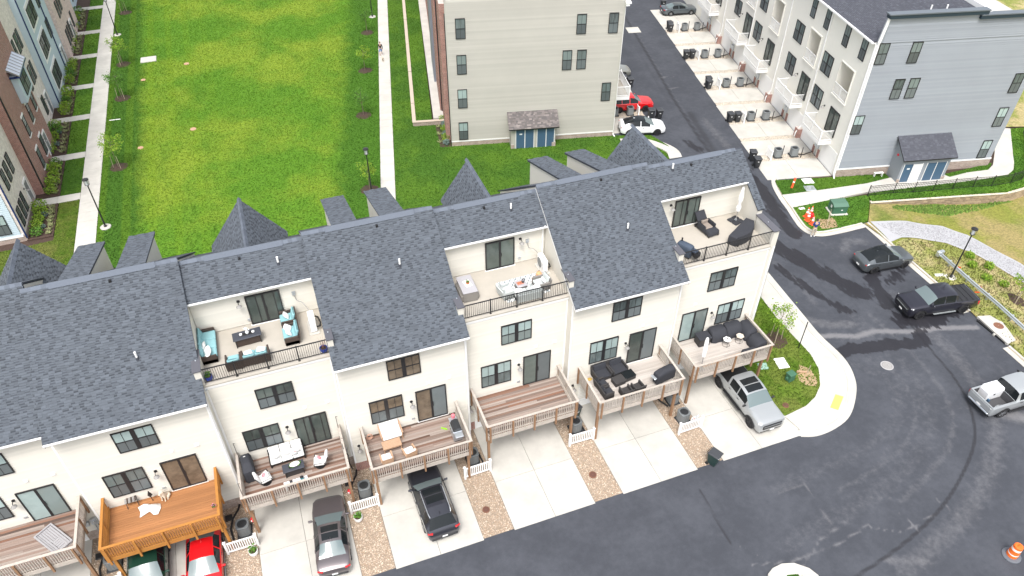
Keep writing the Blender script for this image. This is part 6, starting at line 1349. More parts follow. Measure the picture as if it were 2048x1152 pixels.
# black fence and block retaining wall
FP = [(43.1, 13.05), (45.66, 12.6), (47.51, 12.05), (49.41, 11.65), (51.4, 11.25), (53.44, 10.85), (55.24, 10.4), (57.32, 10.15), (58.9, 10.3), (60.6, 11.3), (62.6, 13.2), (64.6, 15.1), (66.6, 17.2)]
t = thing('metal_fence', 'black metal picket fence curving along the footpath', 'fence', (0, 0, .13))
pk = shared('fpk', lambda: MB().box(-.011, -.011, .06, .011, .011, 1.1).mesh('picket', 'black_metal')); fp_ = shared('fpp', lambda: MB().box(-.03, -.03, 0, .03, .03, 1.2).mesh('fence_post', 'black_metal'))
for a, b in zip(FP, FP[1:]):
    A_ = Vector((*a, 0)); B_ = Vector((*b, 0)); L_ = (B_ - A_).length; rz = math.atan2(b[1] - a[1], b[0] - a[0]); place('fence_post', fp_, t, A_, rz)
    part('fence_rail', MB().beam(A_ + Vector((0, 0, 1.06)), B_ + Vector((0, 0, 1.06)), .03).beam(A_ + Vector((0, 0, .88)), B_ + Vector((0, 0, .88)), .025).beam(A_ + Vector((0, 0, .1)), B_ + Vector((0, 0, .1)), .025), 'black_metal', t)
    n = int(L_ / .15)
    for i in range(1, n): place('picket', pk, t, A_ + (B_ - A_) * (i / n), rz)
WP = smooth_line([(42.75, 12.2), (47.5, 11.1), (52.3, 9.95), (55.7, 9.15), (58.0, 9.15), (60.3, 9.6), (63.2, 11.6), (66, 14.4)], 12)
t = thing('retaining_wall', 'tan block retaining wall curving below the black fence', 'retaining wall', (0, 0, 0))
bl = shared('blk', lambda: MB().rbox(-.5, -.12, 0, .5, .12, .19, .03).mesh('block', mat('block_tan', (.34, .26, .17), .95, var=.12, vs=4, orand=.25))); cp = shared('cpk', lambda: MB().rbox(-.5, -.18, 0, .5, .18, .1, .03).mesh('cap_block', mat('block_cap', (.6, .53, .43), .9, orand=.15)))
LEN = [0]
for a, b in zip(WP, WP[1:]): LEN.append(LEN[-1] + math.dist(a, b))
def along(s):
    for i in range(len(WP) - 1):
        if LEN[i] <= s <= LEN[i + 1]:
            f = (s - LEN[i]) / (LEN[i + 1] - LEN[i]); return (WP[i][0] + (WP[i + 1][0] - WP[i][0]) * f, WP[i][1] + (WP[i + 1][1] - WP[i][1]) * f, math.atan2(WP[i + 1][1] - WP[i][1], WP[i + 1][0] - WP[i][0]))
for r in range(5):
    s = .2 + (r % 2) * .21
    while s < LEN[-1] - .3:
        x, y, a = along(s); z = .03 - .195 * (r + 1)
        if z + .19 > bank_h(x, y - .3) - .1: place('block', bl, t, (x, y, z), a, scale=(.41, 1, 1))
        if r == 0: place('cap_block', cp, t, (x, y + .01, .031), a, scale=(.41, 1, 1))
        s += .42
# low stepped wall at the raised lawn
t = thing('retaining_wall', 'low tan stepped wall edging the raised lawn by the right walkway', 'retaining wall', (0, 0, 0))
for j in range(11):
    a, b = 11.5 + j * 4.0, 11.5 + (j + 1) * 4.0 - .06; P4 = [w2(3.5, a), w2(3.8, a), w2(3.8, b), w2(3.5, b)]; part('wall_section', MB().prism(P4, -.1, .45 + .0 * j + (.04 if j % 2 else 0)), 'concrete_tan', t); part('wall_cap', MB().prism([w2(3.46, a), w2(3.84, a), w2(3.84, b), w2(3.46, b)], .452 + (.04 if j % 2 else 0), .52 + (.04 if j % 2 else 0)), mat('cap_tan', (.5, .42, .34), .9), t)
part('wall_section', MB().prism([w2(3.5, 11.2), w2(8.0, 11.2), w2(8.0, 11.48), w2(3.5, 11.48)], -.1, .45), BRICK_TAN, t); part('wall_cap', MB().prism([w2(3.46, 11.15), w2(8.0, 11.15), w2(8.0, 11.5), w2(3.46, 11.5)], .452, .52), 'cap_tan', t)
# guardrail
GR = [(42.35, 3.5), (42.1, 1.4), (41.98, -.6), (41.75, -3), (41.55, -5.6), (41.2, -9), (40.8, -13)]
t = thing('guardrail', 'galvanised steel guardrail along the bank', 'guardrail', (0, 0, 0)); prof = [(0, .46), (-.07, .5), (-.07, .56), (0, .62), (-.0, .65), (-.07, .7), (-.07, .76), (0, .8)]
for a, b in zip(GR, GR[1:]):
    d = (Vector(b) - Vector(a)).normalized(); nn = Vector((d.y, -d.x)); mb = MB(); vs = []
    for p in (a, b):
        for o_, z in prof: vs.append((p[0] + nn.x * -o_, p[1] + nn.y * -o_, z + bank_h(p[0], p[1]) - .1))
    k = len(prof); mb.add(vs, [(i, i + 1, k + i + 1, k + i) for i in range(k - 1)]); part('rail_beam', mb, 'galv', t)
    L_ = math.dist(a, b); n = max(1, int(L_ / 1.9))
    for i in range(n): f = (i + .5) / n; p = Vector(a).lerp(Vector(b), f); part('guard_post', MB().box(p.x + .08, p.y - .06, -.6, p.x + .2, p.y + .06, .72), 'galv', t)
part('end_terminal', MB().rbox(42.1, 3.45, .35, 42.75, 3.75, .85, .05), 'galv', t)
# storm inlet, flags, barrel
t = thing('storm_inlet', 'white concrete storm inlet top with round rusty lid at the kerb', 'storm drain', (0, 0, 0)); IP = [(39.72, -3.15), (40.7, -3.4), (40.85, -4.0), (41.0, -4.3), (40.7, -5.2), (40.35, -6.1), (39.5, -6.2)]
part('slab', MB().prism(IP, .05, .25), 'concrete', t); part('opening', MB().box(39.5, -6.0, .02, 39.7, -3.4, .14), 'black', t); part('lid', MB().lathe([(.02, .008), (.33, .008), (.36, 0)], 20, c=(40.4, -4.5, .25), cap=False), 'rust', t); part('opening_bracket', MB().box(39.42, -5.1, .02, 39.56, -4.95, .17), 'concrete', t)
t = thing('traffic_barrel', 'orange and white striped traffic barrel on a black base', 'traffic barrel', (26.25, -18.95, 0)); part('base', MB().lathe([(.5, 0), (.5, .05), (.42, .09), (.28, .1)], 22), mat('rubber', (.12, .13, .15), .8), t)
prof = [(.29, .1), (.29, .28), (.275, .3), (.275, .48), (.262, .5), (.262, .68), (.25, .7), (.25, .86), (.235, .88), (.235, 1.0), (.2, 1.03)]
part('drum', MB().lathe(prof, 22), 'orange', t)
for z0, z1, r in ((.31, .47, .278), (.69 - .01, .85, .256)): part('white_band', MB().lathe([(r, z0), (r - .006, z1)], 22, cap=False), 'white', t)
part('handle', MB().tube([(-.1, 0, 1.02), (-.07, 0, 1.14), (.07, 0, 1.14), (.1, 0, 1.02)], .02), 'orange', t)
for i, (x, y) in enumerate(((42.6, 1.9), (41.6, -1.0), (42.2, -.6))): single('survey_flag', MB().cyl((0, 0, 0), (0, 0, .35), .008).quad((0, 0, .25), (.35, 0, .25), (.35, 0, .36), (0, 0, .36)), 'cone_orange', ['orange survey flag by the lamp post base', 'orange survey flag in front of the guardrail', 'orange survey flag behind the guardrail'][i], 'flag', (x, y, bank_h(x, y)), R(-30), 'survey flags')
single('parking_bumper', MB().rbox(-.4, -.15, 0, .4, .15, .08, .03), 'white', 'white concrete lump on the grass beside the lamp base', 'block', (40.85, 1.75, .1), R(-20))
t = thing('bench', 'small white plastic bench by the blue grey wall', 'bench', (*s2(PG, 4.1, -.55), .13), -A2); part('seat', MB().box(-.45, -.12, .4, .45, .12, .44), 'white', t); 
for x in (-.38, .38): part('leg', MB().box(x - .03, -.1, 0, x + .03, .1, .4), 'white', t)
# ------------------------------------------------------------------ terrace and deck furniture
ZT, ZD = 9.8, 3.02
def sofa(name, label, cat, loc, rz, w, d=.8, n=1, frame='brown_wicker', cush='teal', sh=.3, back=.72, arm=.58, aw=.1, group=None, legs=False, covers=True, slope=.12):
    """upholstered seat facing local +y"""
    t = thing(name, label, cat, loc, rz, group)
    b = MB(); b.rbox(-w / 2, -d / 2, .07 if not legs else .22, w / 2, d / 2, sh, .02); part('seat_frame', b, frame, t)
    bk = MB(); bk.add([(-w / 2, -d / 2 - slope, back), (w / 2, -d / 2 - slope, back), (w / 2, -d / 2 - slope + .08, back), (-w / 2, -d / 2 - slope + .08, back), (-w / 2, -d / 2, .1), (w / 2, -d / 2, .1), (w / 2, -d / 2 + .09, .1), (-w / 2, -d / 2 + .09, .1)], [(0, 1, 2, 3), (7, 6, 5, 4), (0, 4, 5, 1), (1, 5, 6, 2), (2, 6, 7, 3), (3, 7, 4, 0)]); part('backrest', bk, frame, t)
    if arm:
        for sx in (-1, 1): a = MB().rbox(min(sx * w / 2, sx * (w / 2 - aw)), -d / 2 + .02, .07, max(sx * w / 2, sx * (w / 2 - aw)), d / 2, arm, .02); part('arm', a, frame, t)
    for sx in (-1, 1):
        for sy in (-1, 1): part('leg', MB().box(sx * (w / 2 - .06) - .03, sy * (d / 2 - .06) - .03, 0, sx * (w / 2 - .06) + .03, sy * (d / 2 - .06) + .03, .23 if legs else .08), 'black_metal' if legs else frame, t)
    if covers:
        cw = (w - 2 * aw * (1 if arm else 0)) / n
        for i in range(n):
            x0 = -cw * n / 2 + i * cw; part('seat_cushion', MB().rbox(x0 + .01, -d / 2 + .1, sh + .001, x0 + cw - .01, d / 2 + .02, sh + .14, .045), cush, t)
            c = MB().rbox(x0 + .02, -.07, 0, x0 + cw - .02, .07, .46, .05); o = part('back_cushion', c, cush, t, (0, -d / 2 + .12, sh + .12)); o.rotation_euler = (R(14), 0, 0)
    return t
PILLOW = Proto(lambda l, p, r: (lambda t: (part('pillow', MB().add(*pillow_geo()), 'white_fabric', t, smooth=True), t)[1])(thing('cushion', l, 'cushion', p, r)))
def pillow_geo(s=.22):
    vs = []; n = 6
    for side in (1, -1):
        for j in range(n + 1):
            for i in range(n + 1): x, y = -1 + 2 * i / n, -1 + 2 * j / n; h = .38 * max(0, (1 - x ** 4) * (1 - y ** 4)) ** .5; vs.append((x * s * (1 - .08 * y * y), y * s * (1 - .08 * x * x), side * h * s))
    fs = []
    for k in (0, 1):
        for j in range(n):
            for i in range(n): a = k * (n + 1) ** 2 + j * (n + 1) + i; f = (a, a + 1, a + n + 2, a + n + 1); fs.append(f if k == 0 else f[::-1])
    return vs, fs
def pillow(label, loc, rz, tilt=55, group='white pillows on the terrace seats', s=1.):
    o = PILLOW.at(label, loc, rz, (s, s, s), group); o.rotation_euler = (R(tilt), R(random.uniform(-12, 12)), rz); return o
# roof terrace with teal cushions
g = 'teal cushioned wicker seats'
sofa('sofa', 'long brown wicker sofa with teal cushions along the terrace side wall', 'sofa', (-13.3, 2.55, ZT), R(-90), 2.3, .8, 3, group=g)
sofa('armchair', 'brown wicker armchair with teal cushion, right of the fire table, nearest the sliding door', 'armchair', (-9.0, 3.2, ZT), R(90), 1.0, .78, 1, group=g); sofa('armchair', 'brown wicker armchair with teal cushion and two white pillows, right of the fire table', 'armchair', (-9.0, 1.95, ZT), R(90), 1.25, .78, 1, group=g)
sofa('armchair', 'brown wicker armchair with bare teal cushion, by the railing', 'armchair', (-12.1, .85, ZT), 0, .82, .78, 1, group=g); sofa('loveseat', 'brown wicker loveseat with teal cushions and white pillows, by the railing', 'loveseat', (-10.98, .9, ZT), 0, 1.45, .78, 2, group=g)
for lb, p, r, tl in (('white pillow at the back of the long teal sofa', (-13.5, 2.3, ZT + .6), -1.5, 60), ('white pillow in the middle of the long teal sofa', (-13.35, 1.95, ZT + .58), -1.2, 35), ('white pillow heaped at the front of the long teal sofa', (-13.3, 1.6, ZT + .6), -1.9, 40), ('white pillow on the armchair nearest the sliding door', (-9.05, 3.2, ZT + .62), 1.4, 50), ('upper white pillow on the armchair with two pillows', (-9.1, 2.2, ZT + .6), 1.2, 30), ('lower white pillow on the armchair with two pillows', (-9.1, 1.75, ZT + .62), 1.7, 50), ('left white pillow on the teal loveseat by the railing', (-11.3, .85, ZT + .6), .3, 30), ('right white pillow on the teal loveseat by the railing', (-10.65, .9, ZT + .6), -.2, 25)): pillow(lb, p, r, tl)
def fire_table(label, loc, rz, w, d, top, base, h=.6):
    t = thing('fire_table', label, 'fire table', loc, rz); part('table_top', MB().rbox(-w / 2, -d / 2, h - .06, w / 2, d / 2, h, .02), top, t); part('base', MB().rbox(-w / 2 + .12, -d / 2 + .08, .03, w / 2 - .12, d / 2 - .08, h - .061, .02), base, t)
    part('burner_cover', MB().rbox(-w / 2 + .35, -.12, h + .001, w / 2 - .35, .12, h + .02, .01), 'black', t)
    for sx in (-1, 1):
        for sy in (-1, 1): part('leg', MB().box(sx * (w / 2 - .11) - .025, sy * (d / 2 - .07) - .025, 0, sx * (w / 2 - .11) + .025, sy * (d / 2 - .07) + .025, h - .06), 'black_metal', t)
    return t
fire_table('dark topped wicker fire table in the teal seating group', (-11.25, 2.45, ZT), R(3), 1.5, .68, mat('slate_top', (.05, .055, .07), .5), 'brown_wicker')
for i, x in enumerate((-11.55, -10.9)): single('candle_holder', MB().lathe([(.06, 0), (.08, .04), (.08, .09), (.05, .09)], 12), 'white', ['left white candle bowl on the terrace fire table', 'right white candle bowl on the terrace fire table'][i], 'candle holder', (x, 2.43 + .03 * i, ZT + .6))
t = thing('vase', 'white vase with pale flowers in the middle of the fire table', 'vase', (-11.2, 2.44, ZT + .62)); part('vase_body', MB().lathe([(.05, 0), (.09, .06), (.1, .14), (.05, .2), (.055, .22)], 14), 'white', t); place('flowers', leaf_cloud(26, lambda: rnd_ball(.16, .12, .1, .34, .2), .05, 'white_fabric'), t)
def heat_pump(label, loc, rz, wall):
    t = thing('heat_pump', label, 'heat pump', loc, rz, 'outdoor heat pumps on the terraces'); part('pad', MB().rbox(-.3, -.62, 0, .3, .62, .06, .03), 'concrete_old', t); part('cabinet', MB().rbox(-.17, -.47, .1, .17, .47, .92, .03), 'white', t)
    for sy in (-.35, .35): part('foot', MB().box(-.2, sy - .04, .06, .2, sy + .04, .1), 'galv', t)
    part('fan_grille', MB().cyl((-.172, .1, .5), (-.18, .1, .5), .33, .33, 20), 'ac_grey', t); part('vent_slots', MB().box(-.176, -.42, .3, -.171, -.28, .75), 'galv', t); part('top_cap', MB().cyl((0, -.05, .92), (0, -.05, .945), .05), 'ac_grey', t)
    part('pipe', MB().tube([(.17, -.3, .3), (.36, -.35, .35), (.42, .0, .3), (.36, .45, .3), (.2, .5, .4)], .045, 8), 'black', t)
    part('cable', MB().tube([(0, .47, .6), (-.05, .75, .75), (-.25, wall - .3, 1.05), (-.55, wall - .05, 1.1), (-.62, wall, 1.5)], .022, 6), 'iron', t); part('cable_box', MB().box(-.72, wall - .02, 1.45, -.52, wall + .03, 1.72), 'galv', t)
heat_pump('white heat pump cabinet on the teal furnished terrace', (-7.75, 2.35, ZT), 0, 1.4); heat_pump('white heat pump cabinet on the terrace with the patterned rug', (6.22, 2.75, ZT), 0, 1.02)
pot('blue pot with leafy green plant at the left end of the terrace railing', (-13.45, .3, ZT), 'blue_pot', .95, 'leaf', n=60)
t = pot('blue pot with bare dry twigs at the right end of the terrace railing', (-7.5, .3, ZT), 'blue_pot', 1.0, None); tw = MB()
for i in range(9): a = i * .7; tw.cyl((0, 0, .25), (math.cos(a) * .2, math.sin(a) * .2, random.uniform(.7, 1.25)), .008, .004, 4)
part('twigs', tw, mat('twig', (.4, .2, .15), .9), t)
# roof terrace with rug
part_ = single('rug', MB().rbox(-1.38, -.95, 0, 1.38, .95, .012, .004), 'rug', 'white rug with dark diamond lattice under the grey seats', 'rug', (4.5, 1.55, ZT), R(2))
t = thing('dining_table', 'grey patio dining table with wicker sides at the terrace wall', 'table', (1.2, 2.15, ZT), R(-1)); part('table_top', MB().rbox(-.45, -.8, .7, .45, .8, .745, .02), mat('table_grey', (.4, .39, .41), .6), t)
for sx in (-1, 1):
    for sy in (-1, 1): part('leg', MB().box(sx * .38 - .04, sy * .72 - .04, 0, sx * .38 + .04, sy * .72 + .04, .7), 'grey_wicker', t)
part('wicker_panel', MB().box(-.34, -.77, .06, .34, -.74, .68).box(-.34, .74, .06, .34, .77, .68), 'grey_wicker', t)
for sx, lb in ((-1, 'left grey wicker bench tucked under the dining table'), (1, 'right grey wicker bench tucked under the dining table')): b = thing('bench', lb, 'bench', (1.2 + sx * .36, 2.15, ZT), R(-1), 'benches at the dining table'); part('seat', MB().rbox(-.2, -.68, .1, .2, .68, .45, .03), 'grey_wicker', b); part('foot', MB().box(-.16, -.64, 0, .16, -.58, .1).box(-.16, .58, 0, .16, .64, .1), 'grey_wicker', b)
t = thing('tray', 'pale tray on the grey dining table', 'tray', (1.25, 2.15, ZT + .746), .15); part('tray_body', MB().rbox(-.2, -.28, 0, .2, .28, .03, .01).box(-.2, -.28, .03, .2, -.26, .05).box(-.2, .26, .03, .2, .28, .05), 'white_fabric', t)
pot('terracotta pot with spiky succulent on the dining table tray', (1.25, 2.12, ZT + .775), 'terracotta', .5, 'leaf', n=46)
gl = 'light grey seats on the rug'
sofa('sofa', 'light grey sofa with its back to the terrace railing', 'sofa', (4.45, .62, ZT + .012), 0, 1.6, .78, 2, 'light_grey_fabric', 'light_grey_fabric', group=gl); sofa('armchair', 'light grey armchair at the left end of the rug', 'armchair', (3.3, 1.2, ZT + .012), R(-80), .85, .75, 1, 'light_grey_fabric', 'light_grey_fabric', group=gl); sofa('armchair', 'light grey armchair at the right end of the rug beside the lanterns', 'armchair', (5.5, 1.2, ZT + .012), R(95), .9, .78, 1, 'grey_wicker', 'light_grey_fabric', group=gl)
pillow('white pillow on the grey armchair at the right end of the rug', (5.6, 1.05, ZT + .62), 1.5, 60); pillow('white pillow at the right end of the grey sofa', (5.0, .6, ZT + .6), .2, 45); pillow('white pillow at the left end of the grey sofa', (3.85, .6, ZT + .6), -.2, 45)
t = thing('coffee_table', 'square grey wicker coffee table in the middle of the rug', 'coffee table', (4.33, 1.5, ZT + .012), R(3)); part('table_top', MB().rbox(-.33, -.33, .37, .33, .33, .41, .02), 'table_grey', t); part('base', MB().rbox(-.3, -.3, .02, .3, .3, .369, .02), 'grey_wicker', t)
t = thing('tray', 'reddish tray with orange candles on the coffee table', 'tray', (4.28, 1.5, ZT + .424), .1); part('tray_body', MB().rbox(-.2, -.14, 0, .2, .14, .025, .01), mat('tray_red', (.45, .2, .14), .6), t)
for x in (-.1, .02): part('candle', MB().cyl((x, 0, .025), (x, 0, .11), .045, .045, 10), 'terracotta', t)
t = thing('ring_sculpture', 'black ring sculpture standing on the coffee table', 'sculpture', (4.47, 1.5, ZT + .424), .3); part('ring', MB().tube([(.09 * math.cos(a), 0, .17 + .13 * math.sin(a)) for a in [i * .5236 for i in range(13)]], .025, 6), 'black', t); part('foot', MB().box(-.06, -.05, 0, .06, .05, .03), 'black', t)
for lb, p, s in (('larger orange lantern beside the grey armchair', (5.7, 2.05, ZT + .012), 1.15), ('smaller orange lantern beside the grey armchair', (5.28, 1.78, ZT + .012), .95)): t = thing('lantern', lb, 'lantern', p, 0, 'orange lanterns on the rug'); part('lantern_body', MB().lathe([(.1 * s, 0), (.15 * s, .1 * s), (.15 * s, .3 * s), (.08 * s, .4 * s), (.05 * s, .4 * s)], 14), mat('lantern_orange', (.75, .4, .2), .7), t); part('handle', MB().tube([(-.07 * s, 0, .4 * s), (0, 0, .52 * s), (.07 * s, 0, .4 * s)], .01), 'black', t)
t = thing('potted_plant', 'small round bright green plant between the lanterns and armchair', 'plant', (5.6, 1.7, ZT + .012)); part('pot', MB().lathe([(.12, 0), (.15, .2)], 12), 'grey_wicker', t); place('foliage', leaf_cloud(160, lambda: rnd_ball(.19, .19, .13, .3, .1), .05, mat('leaf_bright', (.06, .3, .01), .8, isl=.4)), t)
# end terrace: covered lounge chair, umbrella, covered sofa, covered grill
def cover(t, secs, m='dark_fabric', name='cover'):
    """draped cover lofted over rounded-rectangle sections (z, half x, half y, cx, cy)"""
    mb = MB(); n = 28; vs = []
    for k, (z, hx, hy, cx, cy) in enumerate(secs):
        for i in range(n):
            a = 6.2832 * i / n; c, s_ = math.cos(a), math.sin(a); r = 1 / (abs(c) ** 9 + abs(s_) ** 9) ** (1 / 9); wv = 1 + (.035 * math.sin(i * 2.7 + k) if k < len(secs) - 2 else 0)
            vs.append((cx + hx * r * c * wv, cy + hy * r * s_ * wv, z + .012 * math.sin(i * 1.9 + k * 2)))
    fs = [(j * n + i, j * n + (i + 1) % n, (j + 1) * n + (i + 1) % n, (j + 1) * n + i) for j in range(len(secs) - 1) for i in range(n)] + [tuple(range((len(secs) - 1) * n, len(secs) * n))]
    mb.add(vs, fs); return part(name, mb, m, t, sh=50)
t = thing('lounge_chair', 'reclined lounge chair half covered, taupe seat exposed, facing the railing', 'lounge chair', (17.75, 2.7, ZT), R(187)); part('frame', MB().box(-.42, -.8, .1, .42, .75, .16), 'black_metal', t)
for x in (-.38, .38):
    for y in (-.7, .7): part('leg', MB().box(x - .03, y - .03, 0, x + .03, y + .03, .12), 'black_metal', t)
part('backrest', MB().add([(-.36, -.35, .35), (.36, -.35, .35), (.36, -.95, 1.0), (-.36, -.95, 1.0), (-.36, -.45, .28), (.36, -.45, .28), (.36, -1.05, .93), (-.36, -1.05, .93)], [(0, 1, 2, 3), (7, 6, 5, 4), (3, 2, 6, 7), (0, 3, 7, 4), (1, 5, 6, 2)]), 'dark_fabric', t)
part('seat_cushion', MB().rbox(-.3, -.38, .3, .3, .25, .42, .05), mat('taupe', (.28, .235, .2), .9), t); part('back_cushion', MB().rbox(-.26, -.42, .42, .26, -.26, .7, .05), 'taupe', t)
for sx in (-1, 1): part('arm', MB().rbox(min(sx * .34, sx * .46), -.5, .16, max(sx * .34, sx * .46), .3, .62, .04), 'dark_fabric', t)
cover(t, [(.16, .44, .26, 0, .52), (.38, .42, .24, 0, .5), (.42, .38, .2, 0, .48)], name='foot_cover')
t = thing('parasol', 'closed white parasol on a dark square base on the end terrace', 'parasol', (20.15, 3.0, ZT)); 
for sx in (-1, 1):
    for sy in (-1, 1): part('base_tile', MB().rbox(min(sx * .01, sx * .42), min(sy * .01, sy * .42), 0, max(sx * .01, sx * .42), max(sy * .01, sy * .42), .09, .04), 'dark_fabric', t, rz=R(15))
part('pole', MB().cyl((0, 0, .05), (0, 0, 2.75), .028), 'iron', t); part('hub', MB().lathe([(.09, .09), (.06, .2)], 10), 'galv', t)
mb = MB(); n = 16; vs = []; 
for z, r in ((.75, .05), (.82, .13), (1.1, .17), (1.35, .09), (1.7, .16), (2.2, .13), (2.6, .07), (2.72, .02)):
    for i in range(n): a = 6.2832 * i / n; rr = r * (1 if i % 2 else .68); vs.append((rr * math.cos(a), rr * math.sin(a), z))
mb.add(vs, [(j * n + i, j * n + (i + 1) % n, (j + 1) * n + (i + 1) % n, (j + 1) * n + i) for j in range(7) for i in range(n)]); part('folded_canopy', mb, 'white_fabric', t); part('strap', MB().lathe([(.1, 1.32), (.1, 1.38)], 12, cap=False), 'white', t)
t = thing('covered_sofa', 'crescent shaped sofa under a charcoal cover beside the parasol', 'covered sofa', (19.55, 1.35, ZT), R(31)); mb = MB(); secs = []; n = 13; vs = []
for k, (z, f) in enumerate(((0, 1.0), (.35, 1.02), (.62, 1.0), (.7, .93))):
    for i in range(n): x = -1.25 * f + 2.5 * f * i / (n - 1); vs.append((x, .42 * f, z + .01 * math.sin(5 * i + k)))
    for i in range(n): x = 1.25 * f - 2.5 * f * i / (n - 1); vs.append((x, -.12 * f - .42 * f * (1 - (x / 1.25) ** 2), z))
m_ = 2 * n; mb.add(vs, [(j * m_ + i, j * m_ + (i + 1) % m_, (j + 1) * m_ + (i + 1) % m_, (j + 1) * m_ + i) for j in range(3) for i in range(m_)] + [(3 * m_ + i, 3 * m_ + i + 1, 4 * m_ - 2 - i, 4 * m_ - 1 - i) for i in range(n - 1)]); part('cover', mb, 'dark_fabric', t, sh=40)
part('hem', MB().box(-1.2, -.3, .05, 1.2, .3, .12), 'black', t)
t = thing('covered_grill', 'blue grey covered grill in the front corner of the end terrace', 'grill', (15.05, .95, ZT), R(-62)); cover(t, [(.15, .5, .24, 0, 0), (.7, .52, .26, 0, 0), (.86, .5, .24, 0, 0), (.93, .4, .16, 0, 0)], mat('blue_cover', (.055, .075, .11), .8))
for x in (-.4, .4): part('leg', MB().box(x - .03, -.15, 0, x + .03, .15, .2), 'black_metal', t)
part('side_shelf', MB().rbox(.53, -.2, .68, .85, .2, .74, .02), 'blue_cover', t); part('charcoal_bowl', MB().lathe([(.1, .2), (.24, .42), (.26, .62)], 14, c=(.8, 0, 0)), 'black', t); part('chimney', MB().cyl((-.35, .1, .9), (-.35, .1, 1.15), .05), 'black', t)
# --- deck furniture
# leftmost deck: pallet; orange deck
t = thing('wooden_pallet', 'grey slatted wooden pallet lying askew on the weathered deck', 'pallet', (-23.1, -1.7, ZD + .012), R(-52))
part('frame', MB().box(-.95, -.5, 0, -.87, .5, .16).box(.87, -.5, 0, .95, .5, .16).box(-.87, -.5, 0, .87, -.42, .16).box(-.87, .42, 0, .87, .5, .16), 'grey_wood', t)
for i in range(7): part('slat', MB().box(-.86, -.41 + i * .117, .06, .1 if 1 < i < 5 else .86, -.31 + i * .117, .09), 'grey_wood', t)
for i in range(5): part('slat', MB().box(.12 + i * .15, -.17, .065, .25 + i * .15, .18, .1), 'grey_wood', t)
t = thing('folding_chair', 'dark striped folding chair against the wall of the orange deck', 'chair', (-19.2, -1.0, ZD), R(6))
for i in range(6): part('slat', MB().box(-.3 + i * .1, -.05, .5, -.22 + i * .1, .3, .52), 'brown_wicker' if i % 2 else 'iron', t)
for x in (-.28, .28): part('leg', MB().beam((x, .0, .5), (x, .35, 0), .03).beam((x, .3, .5), (x, -.05, 0), .03), 'black_metal', t)
t = thing('draped_cloth', 'white cloth draped over something and spilling onto the orange deck', 'cloth', (-18.55, -1.45, ZD + .01), .2)
def drape(pts, h, seed):
    random.seed(seed); mb = MB(); n = len(pts); vs = [(sum(p[0] for p in pts) / n, sum(p[1] for p in pts) / n, h)]
    for f, zf in ((.35, .85), (.7, .45), (1.0, .02)):
        for x, y in pts: vs.append((vs[0][0] + (x - vs[0][0]) * f, vs[0][1] + (y - vs[0][1]) * f, h * zf + random.uniform(0, .06)))
    fs = [(0, 1 + i, 1 + (i + 1) % n) for i in range(n)] + [(1 + k * n + i, 1 + (k + 1) * n + i, 1 + (k + 1) * n + (i + 1) % n, 1 + k * n + (i + 1) % n) for k in range(2) for i in range(n)]
    return mb.add(vs, fs)
part('cloth', drape([(-.35, .35), (-.1, .42), (.2, .3), (.3, .05), (.42, -.12), (.75, -.05), (.72, -.3), (.5, -.65), (.28, -.55), (.15, -.25), (-.1, -.3), (-.4, -.32), (-.3, 0)], .45, 3), 'white_fabric', t, smooth=True)
t = thing('black_pennant', 'black pointed stake light standing behind the white cloth', 'garden stake', (-18.2, -.95, ZD)); part('head', MB().lathe([(.0, .95), (.13, .55), (.12, .5)], 4), 'black', t); part('stem', MB().cyl((0, 0, 0), (0, 0, .55), .02), 'black', t)
t = pot('pot of pink flowers on the corner rail of the orange deck', (-14.85, -3.35, ZD + 1.006), 'terracotta', .55, 'flower', n=40); place('leaves', leaf_cloud(30, lambda: rnd_ball(.12, .12, .08, .22, .1), .05, 'leaf'), t)
# second weathered deck: sofa set
g = 'white cushioned metal seats with pink flowers'
t = sofa('sofa', 'three seat white sofa with pink flower pillows under the deck window', 'sofa', (-10.85, -.62, ZD), R(180 + 2), 2.0, .85, 3, 'black_metal', 'white_fabric', sh=.33, back=.6, arm=.5, aw=.05, legs=True, group=g)
def flower_pillow(label, loc, rz, tilt=40):
    o = pillow(label, loc, rz, tilt, 'pink flower pillows'); 
    n_ = [c for c in o.children][0]
    for i in range(6): a = i * 1.047; part('petal', MB().ball((.085 * math.cos(a), .085 * math.sin(a), .08), .055, .055, .014, 8, 4), 'pink', o)
    part('petal', MB().ball((0, 0, .09), .03, .03, .01, 8, 4), 'red', o)
for i, (x, y) in enumerate(((-11.4, -.85), (-10.85, -.8), (-10.45, -.95), (-10.25, -.75))): flower_pillow(['white pillow with pink flower at the left of the deck sofa', 'white pillow with pink flower in the middle of the deck sofa', 'pink and white pillow lying on the deck sofa seat', 'white pillow with pink flower at the right of the deck sofa'][i], (x, y, ZD + .66), math.pi + random.uniform(-.2, .2), 50)
